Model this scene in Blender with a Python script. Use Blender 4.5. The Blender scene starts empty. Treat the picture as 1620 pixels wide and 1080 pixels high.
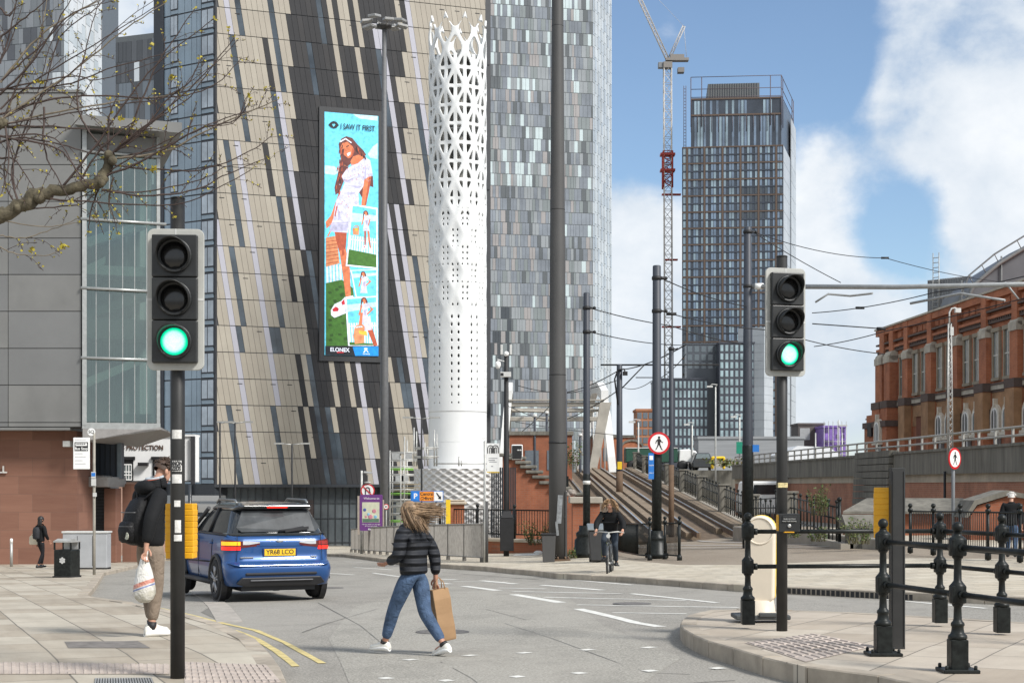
import bpy, bmesh, math, random
from mathutils import Vector, Matrix
R = math.radians
rnd = random.Random(7)
sc = bpy.context.scene
COL = sc.collection
# ---------------------------------------------------------------- camera
F = 2400.0; HY = 768.0; CX = 810.0; EYE = 1.65      # focal length, horizon row, centre column (pixels of a 1620 wide view), eye height
cam = bpy.data.cameras.new('camera'); cam.lens = 36 * F / 1620; cam.sensor_width = 36
cam.shift_y = (HY - 540) / 1620; cam.clip_start = .1; cam.clip_end = 9000
camo = bpy.data.objects.new('camera', cam); COL.objects.link(camo)
camo.location = (0, 0, EYE); camo.rotation_euler = (R(90), 0, 0); sc.camera = camo
# ---------------------------------------------------------------- sun, sky, exposure
SUN_EL, SUN_AZ = 42.0, 128.0     # azimuth clockwise from +Y (the view direction)
sd = bpy.data.lights.new('sun', 'SUN'); sd.energy = 3.0; sd.angle = R(14); sd.color = (1, .965, .92)
so = bpy.data.objects.new('sun', sd); COL.objects.link(so)
_az, _el = R(SUN_AZ), R(SUN_EL)
sdir = Vector((math.sin(_az) * math.cos(_el), math.cos(_az) * math.cos(_el), math.sin(_el)))
so.rotation_euler = sdir.to_track_quat('Z', 'Y').to_euler(); so.location = sdir * 300
sc.view_settings.view_transform = 'Standard'; sc.view_settings.look = 'None'
sc.view_settings.gamma = 1; sc.view_settings.use_curve_mapping = False
sc.view_settings.exposure = 0.66

wd = bpy.data.worlds.new('World'); sc.world = wd; wd.use_nodes = True
def world():
    nt = wd.node_tree; nt.nodes.clear(); N = nt.nodes.new; Lk = nt.links.new
    out = N('ShaderNodeOutputWorld'); bg = N('ShaderNodeBackground'); bg.inputs[1].default_value = .1
    sky = N('ShaderNodeTexSky'); sky.sky_type = 'NISHITA'; sky.sun_disc = False
    sky.sun_elevation = R(SUN_EL); sky.sun_rotation = R(SUN_AZ); sky.air_density = 1.0; sky.dust_density = .15; sky.ozone_density = 1.6
    tc = N('ShaderNodeTexCoord'); 
    def math_(op, a, b=None, c=None, clamp=False):
        n = N('ShaderNodeMath'); n.operation = op; n.use_clamp = clamp
        for i, v in enumerate((a, b, c)):
            if v is None: continue
            if isinstance(v, (int, float)): n.inputs[i].default_value = v
            else: Lk(v, n.inputs[i])
        return n.outputs[0]
    # cloud field: soft masses at fixed bearings in the sky + fractal noise
    mp = N('ShaderNodeMapping'); mp.inputs['Scale'].default_value = (1, 1, 1.35); Lk(tc.outputs['Generated'], mp.inputs[0])
    n1 = N('ShaderNodeTexNoise'); n1.inputs['Scale'].default_value = 6.5; n1.inputs['Detail'].default_value = 9; n1.inputs['Roughness'].default_value = .56
    n1.inputs['Distortion'].default_value = .25
    Lk(mp.outputs[0], n1.inputs['Vector'])
    n2 = N('ShaderNodeTexNoise'); n2.inputs['Scale'].default_value = 19; n2.inputs['Detail'].default_value = 7; n2.inputs['Roughness'].default_value = .6
    Lk(mp.outputs[0], n2.inputs['Vector'])
    blobs = [(985, 330, 95, .50), (1010, 440, 120, .5), (1000, 600, 130, .45), (1300, 260, 70, .5), (1290, 400, 95, .5), (1380, 520, 120, .5), (1330, 640, 120, .35),
             (1520, 60, 150, .6), (1600, 170, 130, .6), (1440, 215, 70, .42), (1600, 330, 90, .55), (1545, 372, 60, .4), (1440, 120, 80, .45),
             (1610, 20, 160, .4), (200, 60, 160, .9), (240, 160, 150, .9), (60, 60, 200, .9), (1190, 90, 28, .12), (1090, 170, 30, .1),
             (1060, 60, 170, -.75), (1240, 40, 130, -.75), (1400, 335, 75, -.55), (1340, 120, 55, -.35), (1455, 420, 55, -.45), (1470, 300, 45, -.3), (1160, 130, 160, -.6), (1390, 400, 45, -.4), (1440, 60, 45, -.12)]
    acc = None
    for (px, py, rad, amp) in blobs:
        d = Vector(((px - CX) / F, 1, (HY - py) / F)).normalized()
        vd = N('ShaderNodeVectorMath'); vd.operation = 'DISTANCE'; Lk(tc.outputs['Generated'], vd.inputs[0]); vd.inputs[1].default_value = d
        q = math_('MULTIPLY', vd.outputs['Value'], F / rad); q = math_('MULTIPLY', q, q); q = math_('MULTIPLY', q, -1.0)
        e = math_('EXPONENT', q); e = math_('MULTIPLY', e, amp)
        acc = e if acc is None else math_('ADD', acc, e)
    # the masses are capped so that the fractal edge stays
    acc = math_('MINIMUM', math_('MAXIMUM', acc, -.55), .52)
    f = math_('ADD', math_('MULTIPLY', math_('SUBTRACT', n1.outputs[0], .5), 2.0), acc)
    f = math_('ADD', f, math_('MULTIPLY', math_('SUBTRACT', n2.outputs[0], .5), .95))
    sy = N('ShaderNodeSeparateXYZ'); Lk(tc.outputs['Generated'], sy.inputs[0]); f = math_('ADD', f, math_('MULTIPLY', math_('SUBTRACT', .17, sy.outputs[2], clamp=True), 2.2)); f = math_('ADD', f, math_('MULTIPLY', math_('SUBTRACT', .55, sy.outputs[1], clamp=True), .5))   # extra cloud added behind the viewer, out of view, for a neutral fill light
    mr = N('ShaderNodeMapRange'); mr.interpolation_type = 'SMOOTHSTEP'; Lk(f, mr.inputs[0])
    mr.inputs[1].default_value = -.2; mr.inputs[2].default_value = .46; mr.inputs[3].default_value = .03; mr.inputs[4].default_value = .97
    # cloud brightness varies between white tops and grey-blue bodies
    mr2 = N('ShaderNodeMapRange'); Lk(math_('ADD', n1.outputs[0], math_('MULTIPLY', n2.outputs[0], .6)), mr2.inputs[0]); mr2.inputs[1].default_value = .55; mr2.inputs[2].default_value = 1.05
    cc = N('ShaderNodeMix'); cc.data_type = 'RGBA'; Lk(mr2.outputs[0], cc.inputs[0])
    cc.inputs[6].default_value = (3.9, 4.5, 5.2, 1); cc.inputs[7].default_value = (6.4, 6.55, 6.7, 1)
    tint = N('ShaderNodeMix'); tint.data_type = 'RGBA'; tint.blend_type = 'MULTIPLY'; tint.inputs[0].default_value = 1
    Lk(sky.outputs[0], tint.inputs[6]); tint.inputs[7].default_value = (.80, .85, .90, 1)
    mx = N('ShaderNodeMix'); mx.data_type = 'RGBA'; Lk(mr.outputs[0], mx.inputs[0]); Lk(tint.outputs[2], mx.inputs[6]); Lk(cc.outputs[2], mx.inputs[7])
    Lk(mx.outputs[2], bg.inputs[0]); Lk(bg.outputs[0], out.inputs[0])
world()
# ---------------------------------------------------------------- geometry of the place
def W(px, py, Y): return Vector(((px - CX) / F * Y, Y, EYE - (py - HY) / F * Y))
def gs(X):
    s = .0225 - .00075 * X if X < 0 else .0225 - .0015 * X
    return min(.031, max(.004, s))
def gz(X, Y): return -gs(X) * (min(max(Y, 14), 130) - 14)
def G(px, py, off=0.0):
    def d(Y): return EYE - (py - HY) / F * Y - gz((px - CX) / F * Y, Y) - off
    a = 2.0
    while a < 200 and d(a) > 0: a += .5
    lo, hi = a - .5, a
    for _ in range(30):
        m = (lo + hi) / 2
        if d(m) > 0: lo = m
        else: hi = m
    X = (px - CX) / F * hi
    return Vector((X, hi, gz(X, hi) + off))
# ---------------------------------------------------------------- objects
def tag(o, label=None, cat=None, group=None, kind=None):
    if label: o['label'] = label
    if cat: o['category'] = cat
    if group: o['group'] = group
    if kind: o['kind'] = kind
    return o
def root(name, label, cat, loc, rz=0, group=None):
    o = bpy.data.objects.new(name, None); o.empty_display_size = .1; COL.objects.link(o)
    o.location = loc; o.rotation_euler = (0, 0, rz); return tag(o, label, cat, group)
def copy_tree(o, parent=None):
    c = o.copy(); COL.objects.link(c)
    if parent: c.parent = parent
    for ch in [x for x in COL.objects if x.parent is o]: copy_tree(ch, c)
    return c
class MB:
    def __init__(s, o=(0, 0, 0)): s.v = []; s.f = []; s.m = []; s.s = []; s.o = Vector(o)
    def add(s, vs, fs, mat=0, smooth=False):
        b = len(s.v); s.v += [Vector(v) for v in vs]
        for f in fs: s.f.append([b + i for i in f]); s.m.append(mat); s.s.append(smooth)
        return s
    def box(s, c, size, mat=0, rot=(0, 0, 0)):
        x, y, z = (q / 2 for q in size)
        vs = [Vector((a * x, b * y, d * z)) for d in (-1, 1) for b in (-1, 1) for a in (-1, 1)]
        if any(rot):
            from mathutils import Euler
            m = Euler(rot).to_matrix(); vs = [m @ v for v in vs]
        c = Vector(c)
        return s.add([v + c for v in vs], [(0, 2, 3, 1), (4, 5, 7, 6), (0, 1, 5, 4), (2, 6, 7, 3), (0, 4, 6, 2), (1, 3, 7, 5)], mat)
    def bx(s, x0, x1, y0, y1, z0, z1, mat=0): return s.box(((x0 + x1) / 2, (y0 + y1) / 2, (z0 + z1) / 2), (abs(x1 - x0), abs(y1 - y0), abs(z1 - z0)), mat)
    def ext(s, pts, vec, mat=0, smooth=False, caps=True):      # polygon extruded along vec
        n = len(pts); vec = Vector(vec); pts = [Vector(p) for p in pts]
        fs = [(i, (i + 1) % n, n + (i + 1) % n, n + i) for i in range(n)]
        s.add(pts + [p + vec for p in pts], fs, mat, smooth)
        if caps: s.add(pts, [tuple(range(n))][::-1], mat); s.add([p + vec for p in pts], [tuple(range(n))], mat)
        return s
    def poly(s, pts, mat=0): return s.add(pts, [tuple(range(len(pts)))], mat)
    def tube(s, path, r, n=8, mat=0, cap=True, smooth=True, flat=None):
        P = [Vector(p) for p in path]; k = len(P); rs = r if isinstance(r, (list, tuple)) else [r] * k
        t0 = (P[1] - P[0]).normalized(); up = Vector((0, 0, 1)) if abs(t0.z) < .9 else Vector((1, 0, 0))
        a = t0.cross(up).normalized(); vs = []; b0 = len(s.v)
        for i in range(k):
            t = (P[min(i + 1, k - 1)] - P[max(i - 1, 0)]).normalized()
            a = (a - t * a.dot(t)).normalized(); b = t.cross(a)
            for j in range(n):
                w = 2 * math.pi * j / n; vs.append(P[i] + (a * math.cos(w) + b * math.sin(w) * (flat or 1)) * rs[i])
        fs = [(i * n + j, i * n + (j + 1) % n, (i + 1) * n + (j + 1) % n, (i + 1) * n + j) for i in range(k - 1) for j in range(n)]
        s.add(vs, fs, mat, smooth)
        if cap: s.add(vs[:n], [tuple(range(n))[::-1]], mat); s.add(vs[-n:], [tuple(range(n))], mat)
        return s
    def lathe(s, prof, c=(0, 0, 0), n=16, mat=0, smooth=True, M=None):   # profile (r, z)
        c = Vector(c); vs = []
        for r, z in prof:
            for j in range(n):
                w = 2 * math.pi * (j + .5) / n; p = Vector((r * math.cos(w), r * math.sin(w), z)); vs.append((M @ p if M else p) + c)
        k = len(prof)
        fs = [(i * n + j, i * n + (j + 1) % n, (i + 1) * n + (j + 1) % n, (i + 1) * n + j) for i in range(k - 1) for j in range(n)]
        s.add(vs, fs, mat, smooth); s.add(vs[:n], [tuple(range(n))[::-1]], mat); s.add(vs[-n:], [tuple(range(n))], mat); return s
    def ball(s, c, r, n=12, mat=0, m=None):
        if isinstance(r, (int, float)): r = (r, r, r)
        m = m or max(6, n // 2 + 1); c = Vector(c); vs = []
        for i in range(m + 1):
            t = math.pi * (i + .02 * (i == 0) - .02 * (i == m)) / m
            for j in range(n):
                w = 2 * math.pi * j / n
                vs.append(c + Vector((r[0] * math.sin(t) * math.cos(w), r[1] * math.sin(t) * math.sin(w), -r[2] * math.cos(t))))
        fs = [(i * n + j, i * n + (j + 1) % n, (i + 1) * n + (j + 1) % n, (i + 1) * n + j) for i in range(m) for j in range(n)]
        s.add(vs, fs, mat, True); s.add(vs[:n], [tuple(range(n))[::-1]], mat, True); s.add(vs[-n:], [tuple(range(n))], mat, True); return s
    def loft(s, rings, mat=0, smooth=True, cap=True, closed=True):
        n = len(rings[0]); vs = [p for r in rings for p in r]
        fs = [(i * n + j, i * n + (j + 1) % n, (i + 1) * n + (j + 1) % n, (i + 1) * n + j) for i in range(len(rings) - 1) for j in range(n if closed else n - 1)]
        s.add(vs, fs, mat, smooth)
        if cap and closed: s.add(rings[0], [tuple(range(n))[::-1]], mat); s.add(rings[-1], [tuple(range(n))], mat)
        return s
    def build(s, name, mats, parent=None, loc=None, bevel=0, seg=1, normals=True):
        me = bpy.data.meshes.new(name); me.from_pydata([v - s.o for v in s.v], [], s.f)
        if not isinstance(mats, (list, tuple)): mats = [mats]
        for m in mats: me.materials.append(m)
        me.polygons.foreach_set('material_index', s.m); me.polygons.foreach_set('use_smooth', s.s)
        if normals:
            bm = bmesh.new(); bm.from_mesh(me); bmesh.ops.remove_doubles(bm, verts=bm.verts, dist=1e-5); bmesh.ops.recalc_face_normals(bm, faces=bm.faces); bm.to_mesh(me); bm.free()
        me.update(); o = bpy.data.objects.new(name, me); COL.objects.link(o)
        if parent: o.parent = parent
        if loc is not None: o.location = loc
        if bevel:
            b = o.modifiers.new('bevel', 'BEVEL'); b.width = bevel; b.segments = seg; b.limit_method = 'ANGLE'; b.angle_limit = R(40)
        return o
class Face:          # a vertical plane from ground point A (left) to B (right) as seen from the street; d = distance in front of it
    def __init__(s, A, B):
        s.A = Vector((A[0], A[1], 0)); d = Vector((B[0], B[1], 0)) - s.A; s.L = d.length; s.d = d.normalized(); s.n = Vector((s.d.y, -s.d.x, 0))
    def P(s, u, z, d=0): return s.A + s.d * u + s.n * d + Vector((0, 0, z))
    def px(s, px, py, d=0):
        r = Vector(((px - CX) / F, 1, (HY - py) / F)); O = Vector((0, 0, EYE)); A = s.A + s.n * d
        t = (A - O).dot(s.n) / r.dot(s.n); p = O + r * t
        return (p - A).dot(s.d), p.z
    def slab(s, mb, pts, d0, d1, mat=0):      # polygon in (u, z) between depths d0 (back) and d1 (front)
        mb.ext([s.P(u, z, d0) for u, z in pts], s.n * (d1 - d0), mat)
    def rect(s, mb, u0, u1, z0, z1, d0, d1, mat=0): s.slab(mb, [(u0, z0), (u1, z0), (u1, z1), (u0, z1)], d0, d1, mat)
def panes(parent, items, mats, name='window', maxn=100, o=None, label=None):
    """items: (face, polygon in (u,z), d0, d1, material index). The 100 that show largest become parts, the rest one part."""
    o = o if o is not None else parent.location
    def key(it):
        f, pts, d0, d1, m = it; u = sum(p[0] for p in pts) / len(pts); z = sum(p[1] for p in pts) / len(pts); p = f.P(u, z)
        x = CX + F * p.x / p.y; y = HY - F * (p.z - EYE) / p.y
        return (0 if -20 < x < 1640 and -20 < y < 790 else 1, p.length)
    items = sorted(items, key=key)
    for f, pts, d0, d1, m in items[:maxn]:
        mb = MB(o); f.slab(mb, pts, d0, d1); mb.build(name, mats[m], parent, normals=False)
    if items[maxn:]:
        mb = MB(o)
        for f, pts, d0, d1, m in items[maxn:]: f.slab(mb, pts, d0, d1, m)
        tag(mb.build(name, mats, parent, normals=False), kind='stuff')
def text(body, size, mat, parent, loc, rot=(math.pi / 2, 0, 0), name='lettering', align='CENTER', ext=.002, sx=1.0, bold=0.0, space=1.0):
    cu = bpy.data.curves.new('t', 'FONT'); cu.body = body; cu.size = size; cu.align_x = align; cu.align_y = 'CENTER'; cu.extrude = ext; cu.offset = bold; cu.space_character = space
    t = bpy.data.objects.new('t', cu); COL.objects.link(t)
    me = bpy.data.meshes.new_from_object(t); bpy.data.objects.remove(t); bpy.data.curves.remove(cu)
    me.name = name; me.materials.clear(); me.materials.append(mat)
    o = bpy.data.objects.new(name, me); COL.objects.link(o); o.parent = parent; o.location = loc; o.rotation_euler = rot; o.scale = (sx, 1, 1)
    return o
# ---------------------------------------------------------------- materials
MATS = {}
def nodes(name):
    m = bpy.data.materials.new(name); m.use_nodes = True; nt = m.node_tree; b = nt.nodes['Principled BSDF']; return m, nt, b
def noise(nt, scale, detail=4, rough=.55, coord='Object', scl=None, dist=0):
    tc = nt.nodes.new('ShaderNodeTexCoord'); n = nt.nodes.new('ShaderNodeTexNoise')
    n.inputs['Scale'].default_value = scale; n.inputs['Detail'].default_value = detail; n.inputs['Roughness'].default_value = rough; n.inputs['Distortion'].default_value = dist
    if scl:
        mp = nt.nodes.new('ShaderNodeMapping'); mp.inputs['Scale'].default_value = scl; nt.links.new(tc.outputs[coord], mp.inputs[0]); nt.links.new(mp.outputs[0], n.inputs['Vector'])
    else: nt.links.new(tc.outputs[coord], n.inputs['Vector'])
    return n.outputs[0]
def ramp(nt, val, stops):
    r = nt.nodes.new('ShaderNodeValToRGB'); nt.links.new(val, r.inputs[0]); cr = r.color_ramp
    while len(cr.elements) < len(stops): cr.elements.new(.5)
    for e, (p, c) in zip(cr.elements, stops): e.position = p; e.color = (*c, 1)
    return r.outputs[0]
def mixc(nt, fac, a, b, mode='MIX'):
    n = nt.nodes.new('ShaderNodeMix'); n.data_type = 'RGBA'; n.blend_type = mode
    for i, v in ((0, fac), (6, a), (7, b)):
        if isinstance(v, (int, float)): n.inputs[i].default_value = v
        elif isinstance(v, tuple): n.inputs[i].default_value = (*v, 1)
        else: nt.links.new(v, n.inputs[i])
    return n.outputs[2]
def bump(nt, b, h, s=.3, dist=.02):
    n = nt.nodes.new('ShaderNodeBump'); n.inputs['Strength'].default_value = s; n.inputs['Distance'].default_value = dist; nt.links.new(h, n.inputs['Height']); nt.links.new(n.outputs[0], b.inputs['Normal']); return n
def M(name, col, rough=.6, metal=0, var=.15, scale=6, bmp=0, bscale=60, emit=0, coat=0, spec=.5, scl=None, dirt=0):
    if name in MATS: return MATS[name]
    m, nt, b = nodes(name); MATS[name] = m
    lo = tuple(c * (1 - var) for c in col); hi = tuple(min(1, c * (1 + var)) for c in col)
    c = ramp(nt, noise(nt, scale, 6, .62, scl=scl), [(.3, lo), (.7, hi)])
    if dirt:
        c = mixc(nt, ramp(nt, noise(nt, scale * .35, 5, .7, scl=(1, 1, .35)), [(.5, (0, 0, 0)), (.75, (dirt,) * 3)]), c, tuple(q * .45 for q in col))
    nt.links.new(c, b.inputs['Base Color']); b.inputs['Roughness'].default_value = rough; b.inputs['Metallic'].default_value = metal
    b.inputs['Specular IOR Level'].default_value = spec; b.inputs['Coat Weight'].default_value = coat
    if bmp: bump(nt, b, noise(nt, bscale, 4), bmp, .01)
    if emit: nt.links.new(c, b.inputs['Emission Color']); b.inputs['Emission Strength'].default_value = emit
    return m
def wallvec(nt, s=1.0, flat=False):
    tc = nt.nodes.new('ShaderNodeTexCoord'); sp = nt.nodes.new('ShaderNodeSeparateXYZ'); nt.links.new(tc.outputs['Object'], sp.inputs[0])
    a = nt.nodes.new('ShaderNodeMath'); a.operation = 'ADD'; nt.links.new(sp.outputs[0], a.inputs[0]); nt.links.new(sp.outputs[1], a.inputs[1])
    cb = nt.nodes.new('ShaderNodeCombineXYZ'); nt.links.new(a.outputs[0], cb.inputs[0]); nt.links.new(sp.outputs[2], cb.inputs[1]); return cb.outputs[0]
def bricktex(nt, vec, w, h, c1, c2, mort, msize=.012, off=.5):
    t = nt.nodes.new('ShaderNodeTexBrick'); nt.links.new(vec, t.inputs['Vector']); t.inputs['Scale'].default_value = 1
    t.inputs['Brick Width'].default_value = w; t.inputs['Row Height'].default_value = h; t.inputs['Mortar Size'].default_value = msize; t.inputs['Mortar Smooth'].default_value = .2; t.inputs['Bias'].default_value = 0
    t.inputs['Color1'].default_value = (*c1, 1); t.inputs['Color2'].default_value = (*c2, 1); t.inputs['Mortar'].default_value = (*mort, 1); t.offset = off
    return t
def brickmat(name, c1, c2, mort, w=.23, h=.078, ms=.011, stain=.4):
    m, nt, b = nodes(name); MATS[name] = m; t = bricktex(nt, wallvec(nt), w, h, c1, c2, mort, ms)
    c = mixc(nt, .55, t.outputs[0], ramp(nt, noise(nt, .9, 8, .65), [(.3, tuple(q * .55 for q in c1)), (.7, tuple(min(1, q * 1.35) for q in c2))]))
    c = mixc(nt, ramp(nt, noise(nt, .7, 6, .7, scl=(1, 1, .3)), [(.52, (0, 0, 0)), (.75, (stain,) * 3)]), c, (.035, .028, .024))
    nt.links.new(c, b.inputs['Base Color']); b.inputs['Roughness'].default_value = .85; bump(nt, b, t.outputs['Fac'], -.4, .01); return m
def pavemat(name, w, h, rot, cols, mort=(.10, .09, .08), ms=.012, grime=.35):
    m, nt, b = nodes(name); MATS[name] = m
    tc = nt.nodes.new('ShaderNodeTexCoord'); mp = nt.nodes.new('ShaderNodeMapping'); mp.inputs['Rotation'].default_value = (0, 0, rot); nt.links.new(tc.outputs['Object'], mp.inputs[0])
    wob = nt.nodes.new('ShaderNodeMix'); wob.data_type = 'VECTOR'; wob.inputs[0].default_value = .035
    nz = nt.nodes.new('ShaderNodeTexNoise'); nz.inputs['Scale'].default_value = .6; nt.links.new(mp.outputs[0], nz.inputs['Vector'])
    nt.links.new(mp.outputs[0], wob.inputs[4]); nt.links.new(nz.outputs[1], wob.inputs[5])
    t = bricktex(nt, wob.outputs[1], w, h, (0, 0, 0), (1, 1, 1), (.5, .5, .5), ms, .37)
    # each flag its own tone: the black/white pick of the brick node drives a ramp, with sedimentary streaks along the flag
    st = nt.nodes.new('ShaderNodeTexNoise'); st.inputs['Scale'].default_value = 1.3; st.inputs['Detail'].default_value = 7; st.inputs['Roughness'].default_value = .6
    mp2 = nt.nodes.new('ShaderNodeMapping'); mp2.inputs['Scale'].default_value = (.5, 3.2, 1); nt.links.new(mp.outputs[0], mp2.inputs[0]); nt.links.new(mp2.outputs[0], st.inputs['Vector'])
    a = mixc(nt, .5, t.outputs[0], st.outputs[0])
    c = ramp(nt, a, [(.12, cols[0]), (.38, cols[1]), (.6, cols[2]), (.85, cols[3])])
    c = mixc(nt, ramp(nt, noise(nt, .8, 7, .7), [(.45, (0, 0, 0)), (.72, (grime,) * 3)]), c, tuple(q * .5 for q in cols[0]))
    c = mixc(nt, ramp(nt, noise(nt, 45, 3, .6), [(.62, (0, 0, 0)), (.75, (.5,) * 3)]), c, tuple(q * .45 for q in cols[0]))
    c = mixc(nt, t.outputs['Fac'], c, mort)
    nt.links.new(c, b.inputs['Base Color']); b.inputs['Roughness'].default_value = .8; bump(nt, b, t.outputs['Fac'], -.5, .01); return m
def asphalt(name, base, patch):
    m, nt, b = nodes(name); MATS[name] = m
    c = ramp(nt, noise(nt, 42, 5, .8), [(.33, tuple(q * .38 for q in base)), (.5, base), (.68, tuple(min(1, q * 1.8) for q in base))])
    c = mixc(nt, ramp(nt, noise(nt, .35, 7, .6, scl=(1, .35, 1)), [(.4, (0, 0, 0)), (.65, (.7,) * 3)]), c, patch)
    c = mixc(nt, ramp(nt, noise(nt, .9, 8, .75, scl=(1, .5, 1), dist=.6), [(.5, (0, 0, 0)), (.68, (.45,) * 3)]), c, tuple(q * .55 for q in base))
    c = mixc(nt, ramp(nt, noise(nt, 7, 4, .6), [(.66, (0, 0, 0)), (.72, (.5,) * 3)]), c, tuple(q * .5 for q in base))
    c = mixc(nt, ramp(nt, noise(nt, 2.2, 6, .7), [(.55, (0, 0, 0)), (.8, (.35,) * 3)]), c, tuple(q * .5 for q in base))
    nt.links.new(c, b.inputs['Base Color']); b.inputs['Specular IOR Level'].default_value = .25; b.inputs['Roughness'].default_value = .85; bump(nt, b, noise(nt, 120, 3, .7), .5, .006); return m
def glassmat(name, col, rough=.06, var=.25, scale=.4, metal=.0, spec=1.0, coat=0):
    return M(name, col, rough, metal, var, scale, spec=spec, coat=coat)
ASPH = asphalt('asphalt', (.27, .255, .225), (.33, .31, .275))
ASPH2 = asphalt('tram_asphalt', (.235, .195, .15), (.30, .255, .20))
FLAG = pavemat('york_stone_flags', 1.05, .62, R(-112), [(.23, .19, .14), (.37, .32, .25), (.43, .385, .31), (.50, .455, .37)], mort=(.15, .135, .11), ms=.009)
FLAG2 = pavemat('island_flags', .95, .62, R(-62), [(.35, .29, .225), (.42, .36, .285), (.46, .40, .325), (.52, .465, .38)], mort=(.16, .145, .12), ms=.008, grime=.35)
FLAG3 = pavemat('pale_flags', .62, .42, R(-20), [(.40, .345, .26), (.47, .415, .32), (.51, .455, .36), (.55, .50, .40)], grime=.3)
KERB = M('kerb_stone', (.37, .32, .255), .85, var=.3, scale=2.2, bmp=.4, bscale=30, dirt=.45)
TACT = M('pink_tactile_paving', (.44, .375, .325), .8, var=.15, scale=4, bmp=.2, dirt=.5)
WHITEL = M('road_paint_white', (.66, .65, .60), .7, var=.22, scale=9)
YELLOWL = M('road_paint_yellow', (.56, .46, .20), .7, var=.25, scale=7)
TAR = M('tar_seam', (.115, .108, .095), .6, var=.3)
SETT = M('granite_sett', (.36, .33, .29), .75, var=.25, scale=5)
CONC = M('concrete', (.33, .30, .25), .85, var=.2, scale=1.2, bmp=.3, bscale=20, dirt=.6)
CONC2 = M('weathered_concrete', (.165, .155, .13), .9, var=.35, scale=1.6, bmp=.3, bscale=15, scl=(2.5, 2.5, .3), dirt=.85)
BUFF = M('buff_concrete_band', (.42, .36, .28), .85, var=.2, scale=1.2, dirt=.4)
STEEL = M('polished_rail_steel', (.55, .56, .57), .25, .9, .1)
RUST = M('rusty_brown', (.12, .075, .045), .85, var=.3, scale=3, bmp=.3)
BLACKP = M('black_gloss_paint', (.010, .012, .011), .42, var=.75, scale=16, spec=.28)
BLACKM = M('black_matt', (.011, .011, .012), .6, var=.3)
DARKG = M('dark_grey_mast_paint', (.062, .061, .060), .6, var=.22, scale=1.1, scl=(1, 1, .35), dirt=.5)
SLATE = M('slate_blue_pole_paint', (.034, .040, .053), .55, var=.25, scale=1.5, scl=(1, 1, .3))
GALV = M('galvanised_steel', (.42, .42, .40), .5, .45, .2, scale=5)
GREYW = M('pale_grey_paint', (.52, .52, .50), .5, var=.1)
WHITE = M('white_paint', (.78, .78, .76), .5, var=.06)
YEL = M('amber_plastic', (.72, .36, .01), .5, var=.1)
YEL2 = M('yellow_plastic', (.75, .50, .02), .5, var=.1)
RED = M('sign_red', (.52, .015, .02), .4, var=.1)
BLUE = M('sign_blue', (.02, .16, .50), .4, var=.1)
BRICK = brickmat('orange_brick', (.25, .075, .034), (.31, .105, .05), (.22, .14, .10))
BRICK2 = brickmat('red_brick_aged', (.33, .095, .042), (.44, .155, .07), (.30, .20, .14), stain=.6)
BRICK3 = brickmat('viaduct_brick', (.29, .105, .06), (.39, .17, .10), (.34, .26, .2), stain=.55)
# ================================================================ ground, road, pavements
def struct(o): return tag(o, kind='structure')
def sheet(name, poly, off, mat, step=2.0, skirt=.25):
    """a sheet with the outline poly (x, y) lying off above the falling ground; has side faces"""
    bm = bmesh.new(); bm.faces.new([bm.verts.new((p[0], p[1], 0)) for p in poly])
    bmesh.ops.triangulate(bm, faces=bm.faces)
    xs = [p[0] for p in poly]; ys = [p[1] for p in poly]
    for ax, lo, hi in ((0, min(xs), max(xs)), (1, min(ys), max(ys))):
        q = math.ceil(lo / step) * step
        while q < hi:
            no = (1, 0, 0) if ax == 0 else (0, 1, 0); co = (q, 0, 0) if ax == 0 else (0, q, 0)
            bmesh.ops.bisect_plane(bm, geom=bm.verts[:] + bm.edges[:] + bm.faces[:], plane_co=co, plane_no=no); q += step
    bmesh.ops.recalc_face_normals(bm, faces=bm.faces)
    if sum(f.normal.z for f in bm.faces) < 0: bmesh.ops.reverse_faces(bm, faces=bm.faces)
    for v in bm.verts: v.co.z = gz(v.co.x, v.co.y) + off
    if skirt:
        ed = [e for e in bm.edges if len(e.link_faces) == 1]
        r = bmesh.ops.extrude_edge_only(bm, edges=ed); 
        for v in [g for g in r['geom'] if isinstance(g, bmesh.types.BMVert)]: v.co.z -= skirt
    me = bpy.data.meshes.new(name); bm.to_mesh(me); bm.free(); me.materials.append(mat)
    o = bpy.data.objects.new(name, me); COL.objects.link(o); return struct(o)
def resample(pts, step):
    out = [pts[0]]; acc = 0
    for a, b in zip(pts, pts[1:]):
        L = (b - a).length; t = step - acc
        while t < L: out.append(a.lerp(b, t / L)); t += step
        acc = (acc + L) % step
    return out
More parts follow.
